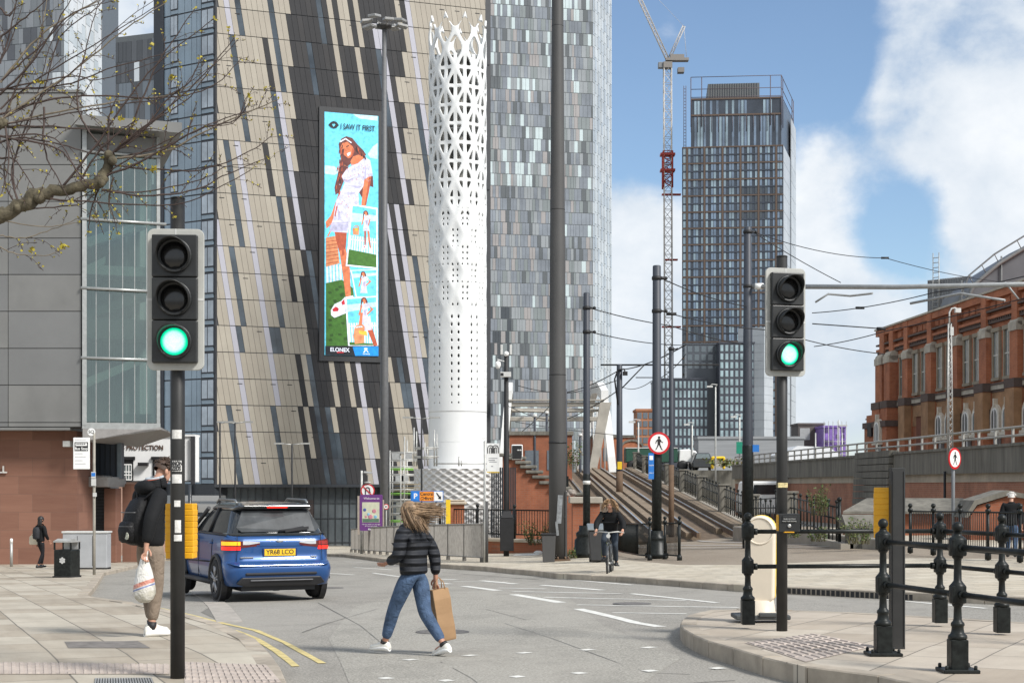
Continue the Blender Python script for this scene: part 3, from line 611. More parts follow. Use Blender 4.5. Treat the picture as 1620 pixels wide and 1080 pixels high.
# ---------------------------------------------------------------- far tower with bronze bands
def bronze_tower():
    Y = 560; A, B, C = W(1079, 0, Y), W(1239, 0, Y - 4), W(1258, 0, Y + 40); a2, b2, c2 = W(1093, 0, Y + 3), W(1236, 0, Y), W(1256, 0, Y + 40)
    r = root('bronze_banded_tower', 'dark glass tower with bronze grid bands and railed roof frame beside the crane', 'building', (A.x, A.y, gz(A.x, A.y))); o = r.location
    f, g, h, hs = Face(A, B), Face(B, C), Face(a2, b2), Face(b2, c2)
    zt = f.px(1100, 233)[1]; zu = h.px(1100, 150)[1]; zc = h.px(1100, 127)[1]; base = gz(A.x, A.y) - 1
    mb = MB(o); solid(mb, [(p.x, p.y) for p in (A, B, C, C + Vector((-4, 30, 0)), W(1088, 0, 620))], base, zt)
    solid(mb, [(p.x, p.y) for p in (a2, b2, c2, c2 + Vector((-4, 25, 0)), W(1100, 0, 615))], zt, zu - 1.5)
    hc = Face(h.P(7, 0) + Vector((0, 6, 0)), h.P(h.L - 7, 0) + Vector((0, 6, 0)))
    hc.rect(mb, 0, hc.L, zu - 8, zc, -20, 0, 1)
    for i in range(int(hc.L / .9)): hc.rect(mb, i * .9, i * .9 + .12, zu - 8, zc, 0, .15, 0)
    mb.build('wall', [M('bt_dark', (.045, .055, .072), .3, scale=.1, var=.3), M('bt_plant_grey', (.125, .13, .13), .6)], r)
    BZ = M('bronze_band', (.105, .07, .05), .5); DK = M('bt_spandrel', (.05, .06, .08), .3, var=.3, scale=.2); PG = [M('bt_glass_blue', (.12, .17, .235), .1, var=.5, scale=.12, spec=1), M('bt_glass_pale', (.22, .30, .35), .12, var=.4, scale=.12, spec=1), M('bt_glass_dark', (.035, .048, .06), .08, spec=1)]
    px0 = 1087; bays = [f.px(q, 400)[0] for q in (1087, 1114.5, 1143, 1171.5, 1200, 1228)]
    mb = MB(o); zz = zt; fh = 25.6 / F * Y / 2; win = []
    for u in bays: f.rect(mb, u - .32, u + .32, base, zt, 0, .35, 0)
    k = 0
    while zz > 5:
        f.rect(mb, 0, f.L, zz - .35, zz + .1, 0, .3, 0); f.rect(mb, 0, f.L, zz - fh - .2, zz - fh + .15, 0, .2, 1)
        for ba, bb in zip([0] + bays, bays + [f.L]):
            w = bb - ba - .7
            if w < 1: continue
            n = max(1, round(w / .98))
            for i in range(n):
                if i % 3 == (1 if n > 3 else 9): continue
                for q in (0, 1):
                    a = ba + .38 + i * w / n; z1 = zz - q * fh - .4; z0 = zz - (q + 1) * fh + .25
                    P3 = f.P(a, z0); px, py = CX + F * P3.x / P3.y, HY - F * (P3.z - EYE) / P3.y
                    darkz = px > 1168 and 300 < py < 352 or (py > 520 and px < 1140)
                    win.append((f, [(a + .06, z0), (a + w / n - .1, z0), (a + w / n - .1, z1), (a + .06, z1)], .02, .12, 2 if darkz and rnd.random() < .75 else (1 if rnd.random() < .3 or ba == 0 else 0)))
        zz -= 2 * fh; k += 1
    # set-back top storeys
    zz = zt + .2
    for q, hh in ((0, 12.6), (1, 6.0)):
        n = int(h.L / 1.15)
        for i in range(n):
            if q and rnd.random() < .25: continue
            if (i * 5) % 7 in (0, 4): continue
            win.append((h, [(i * 1.15 + .1, zz), (i * 1.15 + .95, zz), (i * 1.15 + .95, zz + hh - 1), (i * 1.15 + .1, zz + hh - 1)], .02, .1, rnd.choice((0, 0, 1))))
        h.rect(mb, 0, h.L, zz + hh - .6, zz + hh, 0, .25, 0); zz += hh
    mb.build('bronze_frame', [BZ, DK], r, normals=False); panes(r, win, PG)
    mb = MB(o)
    for k in range(24): g.rect(mb, .5, g.L * .52, zt - (k + 1) * 6 + .15, zt - k * 6, 0, .1); g.rect(mb, g.L * .6, g.L, zt + 16 - (k + 1) * 6 + .15, zt + 16 - k * 6, 0, .3)
    mb.build('side_panels', M('bt_pale_side', (.40, .425, .445), .4, scale=.1), r, normals=False)
    mb = MB(o)                                       # railed open frame round the roof
    pts = [h.P(0, 0, .3), h.P(h.L, 0, .3), hs.P(hs.L * .95, 0, 0)]
    for a, b in zip(pts, pts[1:]):
        for z in (zc + 1, zc - 3.5, zc - 6.5): mb.tube([a + Vector((0, 0, z)), b + Vector((0, 0, z))], .13, 4)
        for t in (0, .12, .88, 1): p = a.lerp(b, t); mb.tube([p + Vector((0, 0, zu - 12)), p + Vector((0, 0, zc + 1))], .16, 4)
    for i in range(14): p = h.P(h.L * i / 13, zu - 14, .2); mb.tube([p, p + Vector((0, 0, 6.5))], .08, 4)
    p0, p1 = W(1083.5, 235, Y), W(1083.5, 136, Y)
    for d in (-.4, .4): mb.tube([p0 + Vector((d, 0, 0)), p1 + Vector((d, 0, 0))], .12, 4)
    for i in range(20): q = p0.lerp(p1, i / 20); mb.tube([q - Vector((.4, 0, 0)), q + Vector((.4, 0, 0))], .1, 4)
    mb.build('roof_frame', M('roof_frame_purple', (.10, .075, .085), .6), r)
bronze_tower()
def far_block(name, label, x0, x1, ytop, Y, wall, gl, pwx, phy, fill=.62, depth=25, rand=0, ybot=720):
    A, B = W(x0, 0, Y), W(x1, 0, Y); r = root(name, label, 'building', (A.x, A.y, gz(A.x, A.y))); f = Face(A, B); o = r.location; zt = f.px(x0, ytop)[1]; zb = f.px(x0, ybot)[1]
    mb = MB(o); f.rect(mb, 0, f.L, min(zb, gz(A.x, A.y) - 1), zt, -depth, 0); f.rect(mb, -.2, f.L + .2, zt, zt + .5, -depth - .2, .2)
    mb.build('wall', wall, r); w = pwx / F * Y; h = phy / F * Y; win = []; nx = int(f.L / w); nz = int((zt - zb) / h)
    for j in range(nz):
        for i in range(nx):
            if rand and rnd.random() < rand: continue
            u, z = (i + .5) * f.L / nx, zt - (j + .55) * h
            win.append((f, [(u - w * fill / 2, z - h * .36), (u + w * fill / 2, z - h * .36), (u + w * fill / 2, z + h * .36), (u - w * fill / 2, z + h * .36)], -.02, .1, 0))
    panes(r, win, [gl]); return r, f, zt
DG = M('dark_block_wall', (.055, .06, .075), .4, var=.2, scale=.2); MG = M('teal_pale_glass', (.27, .36, .385), .12, var=.5, scale=.2, spec=1)
far_block('podium_block', 'low dark block with rows of pale upright windows, left below the far tower', 1040, 1120, 600, 545, DG, MG, 6.2, 15, .55)
r_, f_, z_ = far_block('podium_block', 'dark stepped block with teal glass below the far tower, right of the first tram poles', 1138, 1209, 543, 540, DG, MG, 7.5, 13.5, .6)
far_block('podium_block', 'dark upper terrace storey set against the far tower front', 1086, 1140, 545, 548, M('dark_terrace', (.08, .09, .105), .3), M('terrace_glass', (.10, .125, .14), .1, spec=1), 9, 13, .8, ybot=595, depth=6)
A, B = W(1209, 0, 538), W(1223, 0, 545)
r = root('pale_panel_slab', 'narrow pale grey panelled slab at the right foot of the far tower', 'building', (A.x, A.y, gz(A.x, A.y))); mb = MB(r.location); f = Face(A, B)
for k in range(20): f.rect(mb, 0, f.L, -2 + k * 3, -2 + k * 3 + 2.9, -10, 0)
f.rect(mb, 0.1, f.L - .1, -4, 57.5, -9.9, -.1); mb.build('panels', M('bt_pale_side', (.40, .425, .445), .35, scale=.1), r)
# far low buildings
far_block('brick_flats', 'small orange brick block of flats seen left of the pedestrian sign', 1007, 1035, 650, 330, M('far_orange_brick', (.38, .165, .085), .85, scale=.5), M('far_window', (.13, .15, .17), .2), 9, 13, .8, depth=8)
far_block('grey_clad_shed', 'long low grey corrugated shed below the far tower', 1105, 1272, 694, 300, M('shed_grey', (.27, .28, .29), .6, scale=.4, scl=(.2, .2, 4)), M('shed_dark', (.16, .12, .10), .5), 60, 40, .25, depth=8)
far_block('brown_flat_block', 'flat roofed dark brown block left of the purple building', 1263, 1304, 672, 380, M('far_brown', (.10, .085, .08), .8, scale=.3), M('far_window_pale', (.35, .36, .36), .3), 20, 26, .8, depth=10, rand=.3)
r_, f_, z_ = far_block('purple_building', 'far building wrapped in bright purple boarding and scaffold', 1303, 1338, 676, 370, M('purple_board', (.22, .13, .42), .6, scale=.6, var=.3), M('purple_dark', (.09, .06, .16), .5), 8, 9, .6, depth=10, rand=.25)
mb = MB(r_.location)
for i in range(6): mb.tube([f_.P(f_.L * i / 5, -3, .6), f_.P(f_.L * i / 5, z_ + 1.5, .6)], .08, 4)
for k in range(5): mb.tube([f_.P(0, k * 3.1, .6), f_.P(f_.L, k * 3.1, .6)], .08, 4)
mb.build('scaffold', GALV, r_)
# ---------------------------------------------------------------- crane
def crane():
    Y = 575; RD = M('crane_red', (.42, .05, .035), .6); GR = M('crane_pale_grey', (.50, .47, .43), .6)
    base = W(1056, 740, Y); r = root('tower_crane', 'pale luffing tower crane with red collars left of the far tower', 'crane', (base.x, base.y, gz(base.x, base.y)))
    o = r.location; s = Y / F
    def lattice(mb, p0, p1, w, n, rad):
        d = (p1 - p0); ax = d.normalized(); a = ax.cross(Vector((0, 1, 0))).normalized() * w / 2; b = Vector((0, w / 2, 0))
        cs = [a + b, a - b, -a - b, -a + b]
        for c in cs: mb.tube([p0 + c, p1 + c], rad, 4)
        for i in range(n):
            q0, q1 = p0 + d * (i / n), p0 + d * ((i + 1) / n)
            for j in range(4):
                k = (j + 1) % 4; mb.tube([q0 + cs[j], q1 + cs[k]] if i % 2 else [q0 + cs[k], q1 + cs[j]], rad * .65, 3, cap=False)
                mb.tube([q1 + cs[j], q1 + cs[k]], rad * .6, 3, cap=False)
    mb = MB(o); lattice(mb, W(1058, 730, Y), W(1056, 104, Y), 12 * s, 44, .17); mb.build('mast', GR, r)
    mb = MB(o); lattice(mb, W(1056, 298, Y), W(1056, 240, Y), 14.5 * s, 6, .3)
    for y in (245, 270): mb.box(W(1056, y, Y), (23 * s, 4, .8))
    mb.build('red_climbing_frame', RD, r)
    for y in (308, 411, 517):
        mb = MB(o); mb.box(W(1062, y, Y), (30 * s if y != 411 else 20 * s, 2, .5)); mb.build('red_tie_collar', RD, r)
    mb = MB(o); mb.box(W(1056, 104, Y), (14 * s, 3.4, 2.2)); mb.box(W(1071, 95, Y), (36 * s, 3, 1.0)); mb.box(W(1071, 92, Y), (22 * s, 2.6, 2.2)); mb.build('slewing_deck', M('crane_deck', (.22, .20, .18), .6), r)
    mb = MB(o); mb.box(W(1045, 104, Y), (8 * s, 2.4, 2.2)); mb.build('cab', M('crane_cab', (.20, .21, .22), .4), r, bevel=.2)
    mb = MB(o); mb.box(W(1077, 112, Y), (10 * s, 3, 1.8)); mb.build('counterweight', M('crane_weight', (.2, .19, .18), .8), r)
    mb = MB(o); lattice(mb, W(1057, 96, Y), W(985, -60, Y), 5 * s, 34, .12); mb.build('jib', GR, r)
    mb = MB(o); lattice(mb, W(1060, 90, Y), W(1082, 42, Y), 4 * s, 10, .13); mb.tube([W(1082, 42, Y), W(1086, 90, Y)], .08, 4); mb.tube([W(1082, 42, Y), W(985, -60, Y)], .05, 4); mb.build('a_frame', GR, r)
crane()
# ---------------------------------------------------------------- concert hall on the left
def concert_hall():
    Y = 53.0; A, B = W(-700, 0, Y), W(129, 0, Y); r = root('concert_hall', 'grey panelled concert hall over a red sandstone base with glazed prow', 'building', (B.x - 8, Y, gz(B.x, Y))); o = r.location
    f = Face(A, B); u1 = f.L; z = lambda y, q=Y: EYE + (HY - y) / F * q
    GP = M('grey_metal_panel', (.185, .185, .178), .45, .1, var=.14, scale=.4, dirt=.5); JT = M('panel_joint', (.05, .05, .05), .6)
    mb = MB(o); hb = W(118, 0, 75); solid(mb, [(A.x, A.y), (B.x, B.y), (hb.x, hb.y), (A.x, hb.y)], z(676), z(147), 1)
    ys = [z(676) + .02, z(668), z(609), z(551), z(492.5), z(434.5), z(377), z(319), z(261), z(203), z(147)]; us = [f.px(q, 0)[0] for q in (-300, -144, 13.5)] + [u1]
    for a, b in zip(ys, ys[1:]):
        for c, d in zip([0] + us, us):
            if d - c > .1: f.rect(mb, c + .012, d - .012, a + .014, b - .014, 0, .04, rnd.choice((0, 0, 2)))
    f.rect(mb, 0, u1 + .05, z(147), z(143), -.5, .08, 0); f.rect(mb, 0, u1 - .4, z(680), z(676), -3, .02, 0)
    mb.build('metal_panels', [GP, JT, M('grey_metal_panel_b', (.17, .172, .17), .42, .1, var=.12, scale=.3, dirt=.3)], r, normals=False)
    # sandstone base, set back under the panels
    m, nt, b = nodes('red_sandstone'); t = bricktex(nt, wallvec(nt), 1.15, .64, (.25, .12, .08), (.15, .065, .042), (.13, .075, .055), .008, .43)
    c = mixc(nt, .38, t.outputs[0], ramp(nt, noise(nt, 1.6, 9, .7, scl=(.3, .3, 2.6)), [(.3, (.15, .07, .046)), (.72, (.26, .14, .095))])); nt.links.new(c, b.inputs['Base Color']); b.inputs['Roughness'].default_value = .8
    SND = m; ub = f.px(110, 0)[0]; zb = gz(A.x, Y) - .6
    mb = MB(o); f.rect(mb, 0, ub, zb, z(676), -3, -.9); f.rect(mb, 0, ub, zb + .5, zb + .58, -.9, -.85, 1); mb.build('sandstone_wall', [SND, M('plinth_grey', (.25, .23, .21), .7)], r)
    u, zz = f.px(4.5, 743, -.9); text('LL', .34, M('steel_letters', (.62, .6, .56), .4, .4), r, f.P(u, zz, -.83) - o, name='lettering', bold=.01, ext=.02)
    # glazed prow
    P0, P1 = W(132, 0, 53.0), W(251, 0, 53.9); g = Face(P0, P1); tip = W(279, 0, 56.5); zt, zb2 = z(240), z(668)
    FRAME = M('prow_steel', (.36, .37, .36), .4, .5); mb = MB(o)
    g.rect(mb, -.05, .1, zb2 - .1, z(205), -.1, .12); g.rect(mb, g.L - .08, g.L + .04, zb2, z(205), -.1, .1)
    for y in (240, 347, 456, 566): q = z(y); mb.tube([g.P(-.1, q, .1), g.P(g.L + (.25 if y == 347 else .05), q - .02, .1)], .055, 8)
    g.rect(mb, -.05, g.L + .05, zb2 - .22, zb2, -.2, .1)
    for px in (152, 173, 194, 213, 232): uu = g.px(px, 400)[0]; g.rect(mb, uu - .012, uu + .012, zb2, zt, .0, .02)
    mb.build('glazing_frame', FRAME, r)
    m, nt, b = nodes('prow_glass'); b.inputs['Base Color'].default_value = (.55, .75, .70, 1); b.inputs['Roughness'].default_value = .03
    tr = nt.nodes.new('ShaderNodeBsdfTransparent'); tr.inputs[0].default_value = (.56, .64, .61, 1); gl = nt.nodes.new('ShaderNodeBsdfGlossy'); gl.inputs['Color'].default_value = (.9, 1, .97, 1); gl.inputs['Roughness'].default_value = .03
    mx = nt.nodes.new('ShaderNodeMixShader'); mx.inputs[0].default_value = .16; nt.links.new(tr.outputs[0], mx.inputs[1]); nt.links.new(gl.outputs[0], mx.inputs[2]); nt.links.new(mx.outputs[0], nt.nodes['Material Output'].inputs[0])
    for ya, yb in ((242, 346), (348, 455), (457, 565), (567, 667)):
        mb = MB(o); g.rect(mb, .1, g.L - .08, z(yb), z(ya), .0, .012); mb.build('window', m, r)
    # what stands behind the glass: a stepped lobby wall, floors and a raking stair soffit
    TEAL = M('lobby_curtain', (.17, .21, .195), .7, var=.65, scale=1.4, scl=(3, 3, .12)); DK = M('lobby_dark', (.05, .07, .068), .6); SF = M('lobby_soffit', (.36, .39, .37), .6)
    mb = MB(o); g.rect(mb, 0, g.L, zb2, z(205), -2.4, -2.2, 0); g.rect(mb, -.3, 0, zb2, z(205), -2.3, -.12, 1)
    for yb, ya in ((668, 652), (532, 500), (430, 415)): g.rect(mb, .1, g.L - .1, z(yb), z(ya), -2.1, -.5, 1 if yb > 500 else 2)
    for a, b_, c_, d_ in ((134, 490, 250, 462), (134, 600, 250, 560), (134, 375, 250, 345), (134, 420, 180, 405)):
        q0, q1 = g.px(a, b_), g.px(c_, d_); g.slab(mb, [(q0[0] + .1, q0[1] - .25), (q1[0] - .2, q1[1] - .15), (q1[0] - .2, q1[1] + .1), (q0[0] + .1, q0[1] + .1)], -1.6, -.8, rnd.choice((1, 2)))
    for px in (150, 168, 185, 205, 228): uu = g.px(px, 400)[0]; g.rect(mb, uu - .06, uu + .06, zb2, zt, -2.0, -1.8, 1)
    mb.build('lobby_interior', [TEAL, DK, SF], r)
    # flat ship-like roof and fascia
    mb = MB(o); zr0, zr1 = z(205), z(193)
    t0, t1, t2 = P0 + Vector((-.1, -.75, 0)), W(288, 0, 53.0), W(255, 0, 60)
    mb.ext([(t0.x, t0.y, zr0 - .0), (t1.x, t1.y, zr0 - .12), (t2.x, t2.y, zr0), (t0.x, t0.y + 8, zr0)], (0, 0, .36), 0)
    mb.ext([(P0.x, P0.y + .2, zr1), (P1.x, P1.y + .2, zr1 + .02), (P1.x - 1.5, P1.y + 5, zr1), (P0.x, P0.y + 5, zr1)], (0, 0, .28), 0)
    g.rect(mb, 0, g.L, z(236), z(210), -.3, -.05, 0)
    mb.build('roof', GP, r)
    mb = MB(o)                                       # soffit wedge under the prow
    a, b_, c_ = P0 + Vector((0, -.1, 0)), P1 + Vector((.1, -.1, 0)), W(274, 0, 56.5)
    mb.add([(a.x, a.y, z(668) - .22), (b_.x, b_.y, z(668) - .22), (c_.x, c_.y, z(668) - .25), (a.x, a.y + 8, z(668) - .22), (a.x, a.y, z(698)), (b_.x, b_.y, z(674)), (c_.x, c_.y, z(683)), (a.x, a.y + 8, z(698))],
           [(0, 1, 2, 3), (7, 6, 5, 4), (0, 4, 5, 1), (1, 5, 6, 2), (2, 6, 7, 3), (3, 7, 4, 0)]); mb.build('soffit', M('soffit_grey', (.23, .22, .21), .6), r)
    # entrance recess
    Yr = 57.0; q = lambda px, py: W(px, py, Yr); mb = MB(o); NV = M('navy_panel', (.038, .05, .066), .45, scale=.6)
    h = Face(q(108, 0), q(206, 0)); U = lambda px: h.px(px, 700)[0]; Z = lambda y: EYE + (HY - y) / F * Yr
    h.rect(mb, U(108), U(191), Z(757), Z(676), -.5, 0, 0)
    for px in (150, 158, 166, 174, 182): h.rect(mb, U(px), U(px) + .02, Z(757), Z(690), 0, .02, 1)
    h.rect(mb, U(186), U(192), Z(757), Z(690), 0, .05, 2); h.rect(mb, U(112), U(168), Z(880), Z(768), -.6, -.3, 3)
    mb.build('recess_wall', [NV, BLACKM, M('pale_blue_trim', (.2, .25, .28), .5), M('recess_grey', (.15, .155, .16), .7)], r)
    mb = MB(o); h.rect(mb, U(111), U(189), Z(770), Z(754), -1, 1.6, 0); h.rect(mb, U(111), U(178), Z(756), Z(752), -1, 1.2, 0); mb.build('entrance_canopy', M('canopy_zinc', (.33, .32, .30), .45, .3, dirt=.3), r, bevel=.02)
    mb = MB(o)
    for i in range(14): h.rect(mb, U(141), U(167), Z(842) + i * .12, Z(842) + i * .12 + .06, -.28, -.2, 0)
    mb.build('louvre', M('louvre_dark', (.09, .09, .095), .5), r)
    mb = MB(o); h.rect(mb, U(112), U(140), Z(875), Z(786), -.28, -.2, 0)
    for px in (112, 121, 130, 139): h.rect(mb, U(px) - .03, U(px) + .03, Z(875), Z(786), -.2, -.12, 1)
    h.rect(mb, U(112), U(140), Z(808), Z(800), -.2, -.1, 1); mb.build('entrance_door', [M('door_glass', (.2, .21, .2), .1, var=.8, scale=2.5), GALV], r)
    mb = MB(o); h.rect(mb, U(167), U(185), Z(890), Z(772), -.6, .2); h.rect(mb, U(185), U(214), Z(890), Z(765), -1.2, -.8); mb.build('sandstone_pier', SND, r)
    mb = MB(o); mb.box(W(108, 702, 53.5), (.24, .5, .2)); mb.build('camera_box', GALV, r)
concert_hall()
# ---------------------------------------------------------------- white pub
def pub():
    Y = 82.0; A, B = W(188, 0, Y), W(309, 0, Y); r = root('white_pub', 'white rendered pub with brown lettering and black framed sash windows', 'building', (A.x, Y, gz(A.x, Y))); o = r.location; f = Face(A, B); U = lambda px: f.px(px, 700)[0]; Z = lambda y: EYE + (HY - y) / F * Y
    mb = MB(o); f.rect(mb, 0, f.L, Z(762), Z(690), -1, 0, 0); f.rect(mb, 0, f.L * .55, Z(900), Z(762), -1, 0, 1); f.rect(mb, 0, f.L, Z(762), Z(760), 0, .08, 2); f.rect(mb, -.1, f.L, Z(690), Z(687), -1.2, .1, 0)
    mb.build('wall', [M('white_render', (.74, .74, .73), .7, var=.06, scale=1), M('pink_tile', (.40, .25, .19), .6, scale=1.5, var=.25), M('dark_trim', (.06, .06, .06), .5)], r)
    text('S PROTECTION', .36, M('brown_letters', (.10, .055, .035), .6), r, f.P(U(226), Z(708), .03) - o, ext=.02, bold=.004, sx=.9)
    for px, w in ((202, 7), (252, 8)):
        mb = MB(o); c = U(px); s = Y / F; f.rect(mb, c - 10 * s, c + 9 * s, Z(762), Z(725), -.05, .06, 0); f.rect(mb, c - 12 * s, c + 12 * s, Z(727), Z(722), 0, .14, 0); fr = mb.build('window_surround', BLACKM, r)
        mb = MB(o)
        f.rect(mb, c - 6.5 * s, c + 6.5 * s, Z(759), Z(734), .06, .09, 1)
        for i in range(4): f.rect(mb, c - 6.5 * s + i * 4.2 * s, c - 6.5 * s + i * 4.2 * s + .04, Z(759), Z(734), .09, .11, 0)
        for y in (758.5, 751, 746, 734.5): f.rect(mb, c - 6.5 * s, c + 6.5 * s, Z(y) - .03, Z(y) + .03, .09, .12, 0)
        mb.build('window', [WHITE, M('sash_glass', (.12, .14, .14), .1)], r)
    mb = MB(o); mb.box(f.P(U(228), Z(734), .2), (.5, .4, .18)); mb.build('wall_lamp', BLACKM, r)
    mb = MB(o); f.rect(mb, U(303), U(309), Z(765), Z(690), 0, .2); mb.build('corner_strip', M('dark_corner', (.04, .04, .045), .5), r)
pub()
# ---------------------------------------------------------------- brick station hall on the right
def station_hall():
    A, B = Vector((22.3, 92, 0)), Vector((24.3, 58, 0)); f = Face(A, B); zb = .8
    r = root('brick_exhibition_hall', 'red brick hall with buttresses, tall paired windows and small arched windows', 'building', (22.3, 92, 0)); o = r.location; top = 11.0; L = f.L
    STC = M('stone_cap', (.44, .40, .33), .85, var=.25, scale=2, dirt=.4); DKB = M('dark_string_course', (.10, .07, .058), .8); BUFFST = M('buff_stained_stone', (.33, .185, .095), .85, var=.35, scale=1.1, dirt=.4); LEAD = M('lead_roof', (.34, .35, .34), .6)
    mb = MB(o); f.rect(mb, 0, L, zb, top - .35, -30, 0, 0); f.rect(mb, -.1, L, top - .35, top, -.5, .22, 0)
    f.rect(mb, -.15, L, top, top + .1, -.6, .3, 1); f.rect(mb, -.1, L, 9.72, 9.86, 0, .2, 0); f.rect(mb, 0, L, 9.5, 9.6, 0, .14, 2)
    f.rect(mb, 0, L, 10.05, 10.15, 0, .24, 2)
    for i in range(int(L / .28)): f.rect(mb, i * .28, i * .28 + .13, 9.58, 9.74, 0, .15, 2)
    for i in range(int(L / .9)): f.rect(mb, i * .9 + .1, i * .9 + .75, 10.25, 10.55, .0, .05, 0)
    f.rect(mb, 0, L, 6.28, 6.5, 0, .12, 1); f.rect(mb, 0, L, 6.5, 6.6, 0, .16, 2); f.rect(mb, 0, L, 6.16, 6.28, 0, .06, 2)
    f.rect(mb, 0, L, 5.0, 6.15, 0, .03, 3)
    mb.build('wall', [BRICK2, STC, DKB, BUFFST], r, normals=False)
    us = [92 - y for y in (86.3, 82.3, 78.3, 74.3, 70.4, 66.5, 62.6)]
    def buttress(u, w=.55, d=.30, end=False):
        mb = MB(o); k = 1.5 if end else 1
        f.rect(mb, u - w, u + w, zb, 6.2, 0, d + .18, 0); f.rect(mb, u - w - .06, u + w + .06, 6.2, 6.62, 0, d + .22, 2); f.rect(mb, u - w * .86, u + w * .86, 6.62, 8.85, 0, d, 0)
        f.rect(mb, u - w * .9, u + w * .9, 8.85, 9.25, 0, d + .06, 1)
        mb.tube([f.P(u - w * .9, 9.25, d * .42), f.P(u + w * .9, 9.25, d * .42)], d * .6, 12, 1, smooth=False)
        f.rect(mb, u - w * .6, u + w * .6, 9.3, top - .02, 0, .26, 0)
        if not end: f.rect(mb, u - w - .01, u + w + .01, 4.2, 6.18, .1, d + .2, 3)
        mb.build('buttress', [BRICK2, STC, DKB, BUFFST], r, normals=False)
    for u in us: buttress(u)
    buttress(1.2, .75, .45, True); buttress(3.0, .62, .5, True)
    mb = MB(o); f.rect(mb, -.5, 3.9, zb, 5.1, 0, .8, 0); f.rect(mb, -.6, 4.0, 5.1, 5.45, 0, .9, 1); f.rect(mb, -.4, 3.7, 5.45, 5.9, 0, .7, 0); mb.build('end_pier', [BRICK2, DKB], r, normals=False)
    GLS = M('hall_glass', (.20, .215, .21), .12, var=.4, scale=1); WF = M('hall_sash_white', (.55, .53, .48), .6)
    mids = [(4.6, 0)] + [((a + b) / 2, 1) for a, b in zip(us, us[1:])] + [(us[-1] + 2, 1)]
    for u, pair in mids:
        for du in ((-.72, .72) if pair else (0,)):
            c = u + du; mb = MB(o); f.rect(mb, c - .42, c + .42, 6.75, 9.2, -.05, .05, 0); f.rect(mb, c - .52, c + .52, 9.05, 9.25, 0, .16, 1); f.rect(mb, c - .5, c + .5, 6.7, 6.85, 0, .16, 1)
            for e in (-1, 1): f.rect(mb, c + e * .42 - .07, c + e * .42 + .07, 6.85, 9.1, 0, .12, 1)
            w = mb.build('window', [GLS, M('window_stone', (.27, .23, .17), .8)], r, normals=False)
            mb = MB(o); f.rect(mb, c - .03, c + .03, 6.85, 9.05, .05, .09); f.rect(mb, c + .2, c + .32, 6.85, 9.05, .05, .1); f.rect(mb, c - .35, c + .35, 7.9, 7.96, .05, .09); mb.build('sash', WF, w, normals=False)
    for u, pair in mids[1:] + [(2.5, 0), (5.0, 0)]:
        if abs(u - 7.7) < .2: continue
        for du in ((-.72, .72) if pair else (0,)):
            c = u + du; dd = .82 if u == 2.5 else .03; mb = MB(o)
            def arch(w, z0, z1, n=9): return [(c - w, z0), (c + w, z0)] + [(c + w * math.cos(math.pi * i / n), z1 + w * math.sin(math.pi * i / n)) for i in range(n + 1)]
            f.slab(mb, arch(.58, 4.15, 5.0), dd - .1, dd + .14, 0); f.slab(mb, arch(.40, 4.25, 5.0), dd, dd + .16, 1); f.slab(mb, arch(.33, 4.3, 5.0), dd, dd + .165, 2)
            f.rect(mb, c - .04, c + .04, 4.3, 5.35, dd, dd + .18, 1); f.rect(mb, c - .66, c + .66, 4.05, 4.2, dd - .1, dd + .24, 0); f.rect(mb, c - .09, c + .09, 5.5, 5.85, dd, dd + .2, 0)
            f.rect(mb, c - .45, c + .45, 3.0, 4.05, dd - .05, dd + .02, 2); f.rect(mb, c - .05, c + .05, 3.0, 4.05, dd, dd + .06, 1)
            mb.build('arched_window', [M('pale_arch_stone', (.62, .56, .46), .8), WHITE, M('arch_glass', (.13, .14, .14), .15)], r, normals=False)
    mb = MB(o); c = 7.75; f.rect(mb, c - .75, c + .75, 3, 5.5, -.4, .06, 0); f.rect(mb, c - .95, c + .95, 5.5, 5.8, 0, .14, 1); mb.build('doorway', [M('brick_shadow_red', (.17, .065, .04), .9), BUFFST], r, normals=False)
    for u, d in ((.9, .8), (10.9, .04), (14.6, .04), (18.5, .04)): 
        mb = MB(o); f.rect(mb, u - .42, u + .38, 4.6, 5.35, d, d + .12); mb.build('wall_speaker', BLACKM, r)
    # lead gutter roof, louvred plant box, glazed train shed vault
    mb = MB(o); mb.add([f.P(0, top + .12, -.2), f.P(L, top + .12, -.2), f.P(L, top + 1.0, -2.6), f.P(0, top + .7, -2.6), f.P(0, top, -2.6), f.P(L, top, -2.6)], [(0, 1, 2, 3), (3, 2, 5, 4)]); mb.build('roof_slope', LEAD, r)
    mb = MB(o); a, b = W(1468, 0, 93), W(1536, 0, 91); g = Face(a, b); zt = g.px(1500, 440)[1]; g.rect(mb, 0, g.L, 10, zt, -6, 0)
    for i in range(26): g.rect(mb, i * g.L / 26, i * g.L / 26 + .04, 10, zt, 0, .05)
    mb.build('plant_box', M('plant_box_grey', (.27, .275, .28), .5, var=.3, scale=.8, scl=(3, 3, .1)), r, normals=False)
    mb = MB(o)
    for d in (-.2, .2): mb.tube([g.P(g.L * .22 + d, zt - 3, .15), g.P(g.L * .22 + d, zt + 1.6, .15)], .03, 4)
    for i in range(14): mb.tube([g.P(g.L * .22 - .2, zt - 2.6 + i * .3, .15), g.P(g.L * .22 + .2, zt - 2.6 + i * .3, .15)], .025, 4)
    mb.build('roof_ladder', GALV, r)
    arc = [(24.9, 11.0), (25.6, 12.9), (27, 14.2), (29.5, 15.9), (33, 17.8), (38, 19.6), (45, 20.8), (52, 20.9), (60, 19.5), (68, 15), (72, 9)]
    arc = [(x, 11 + (z - 11) * .9) for x, z in arc]
    def sec(y): return [Vector((x, y, z)) for x, z in arc]
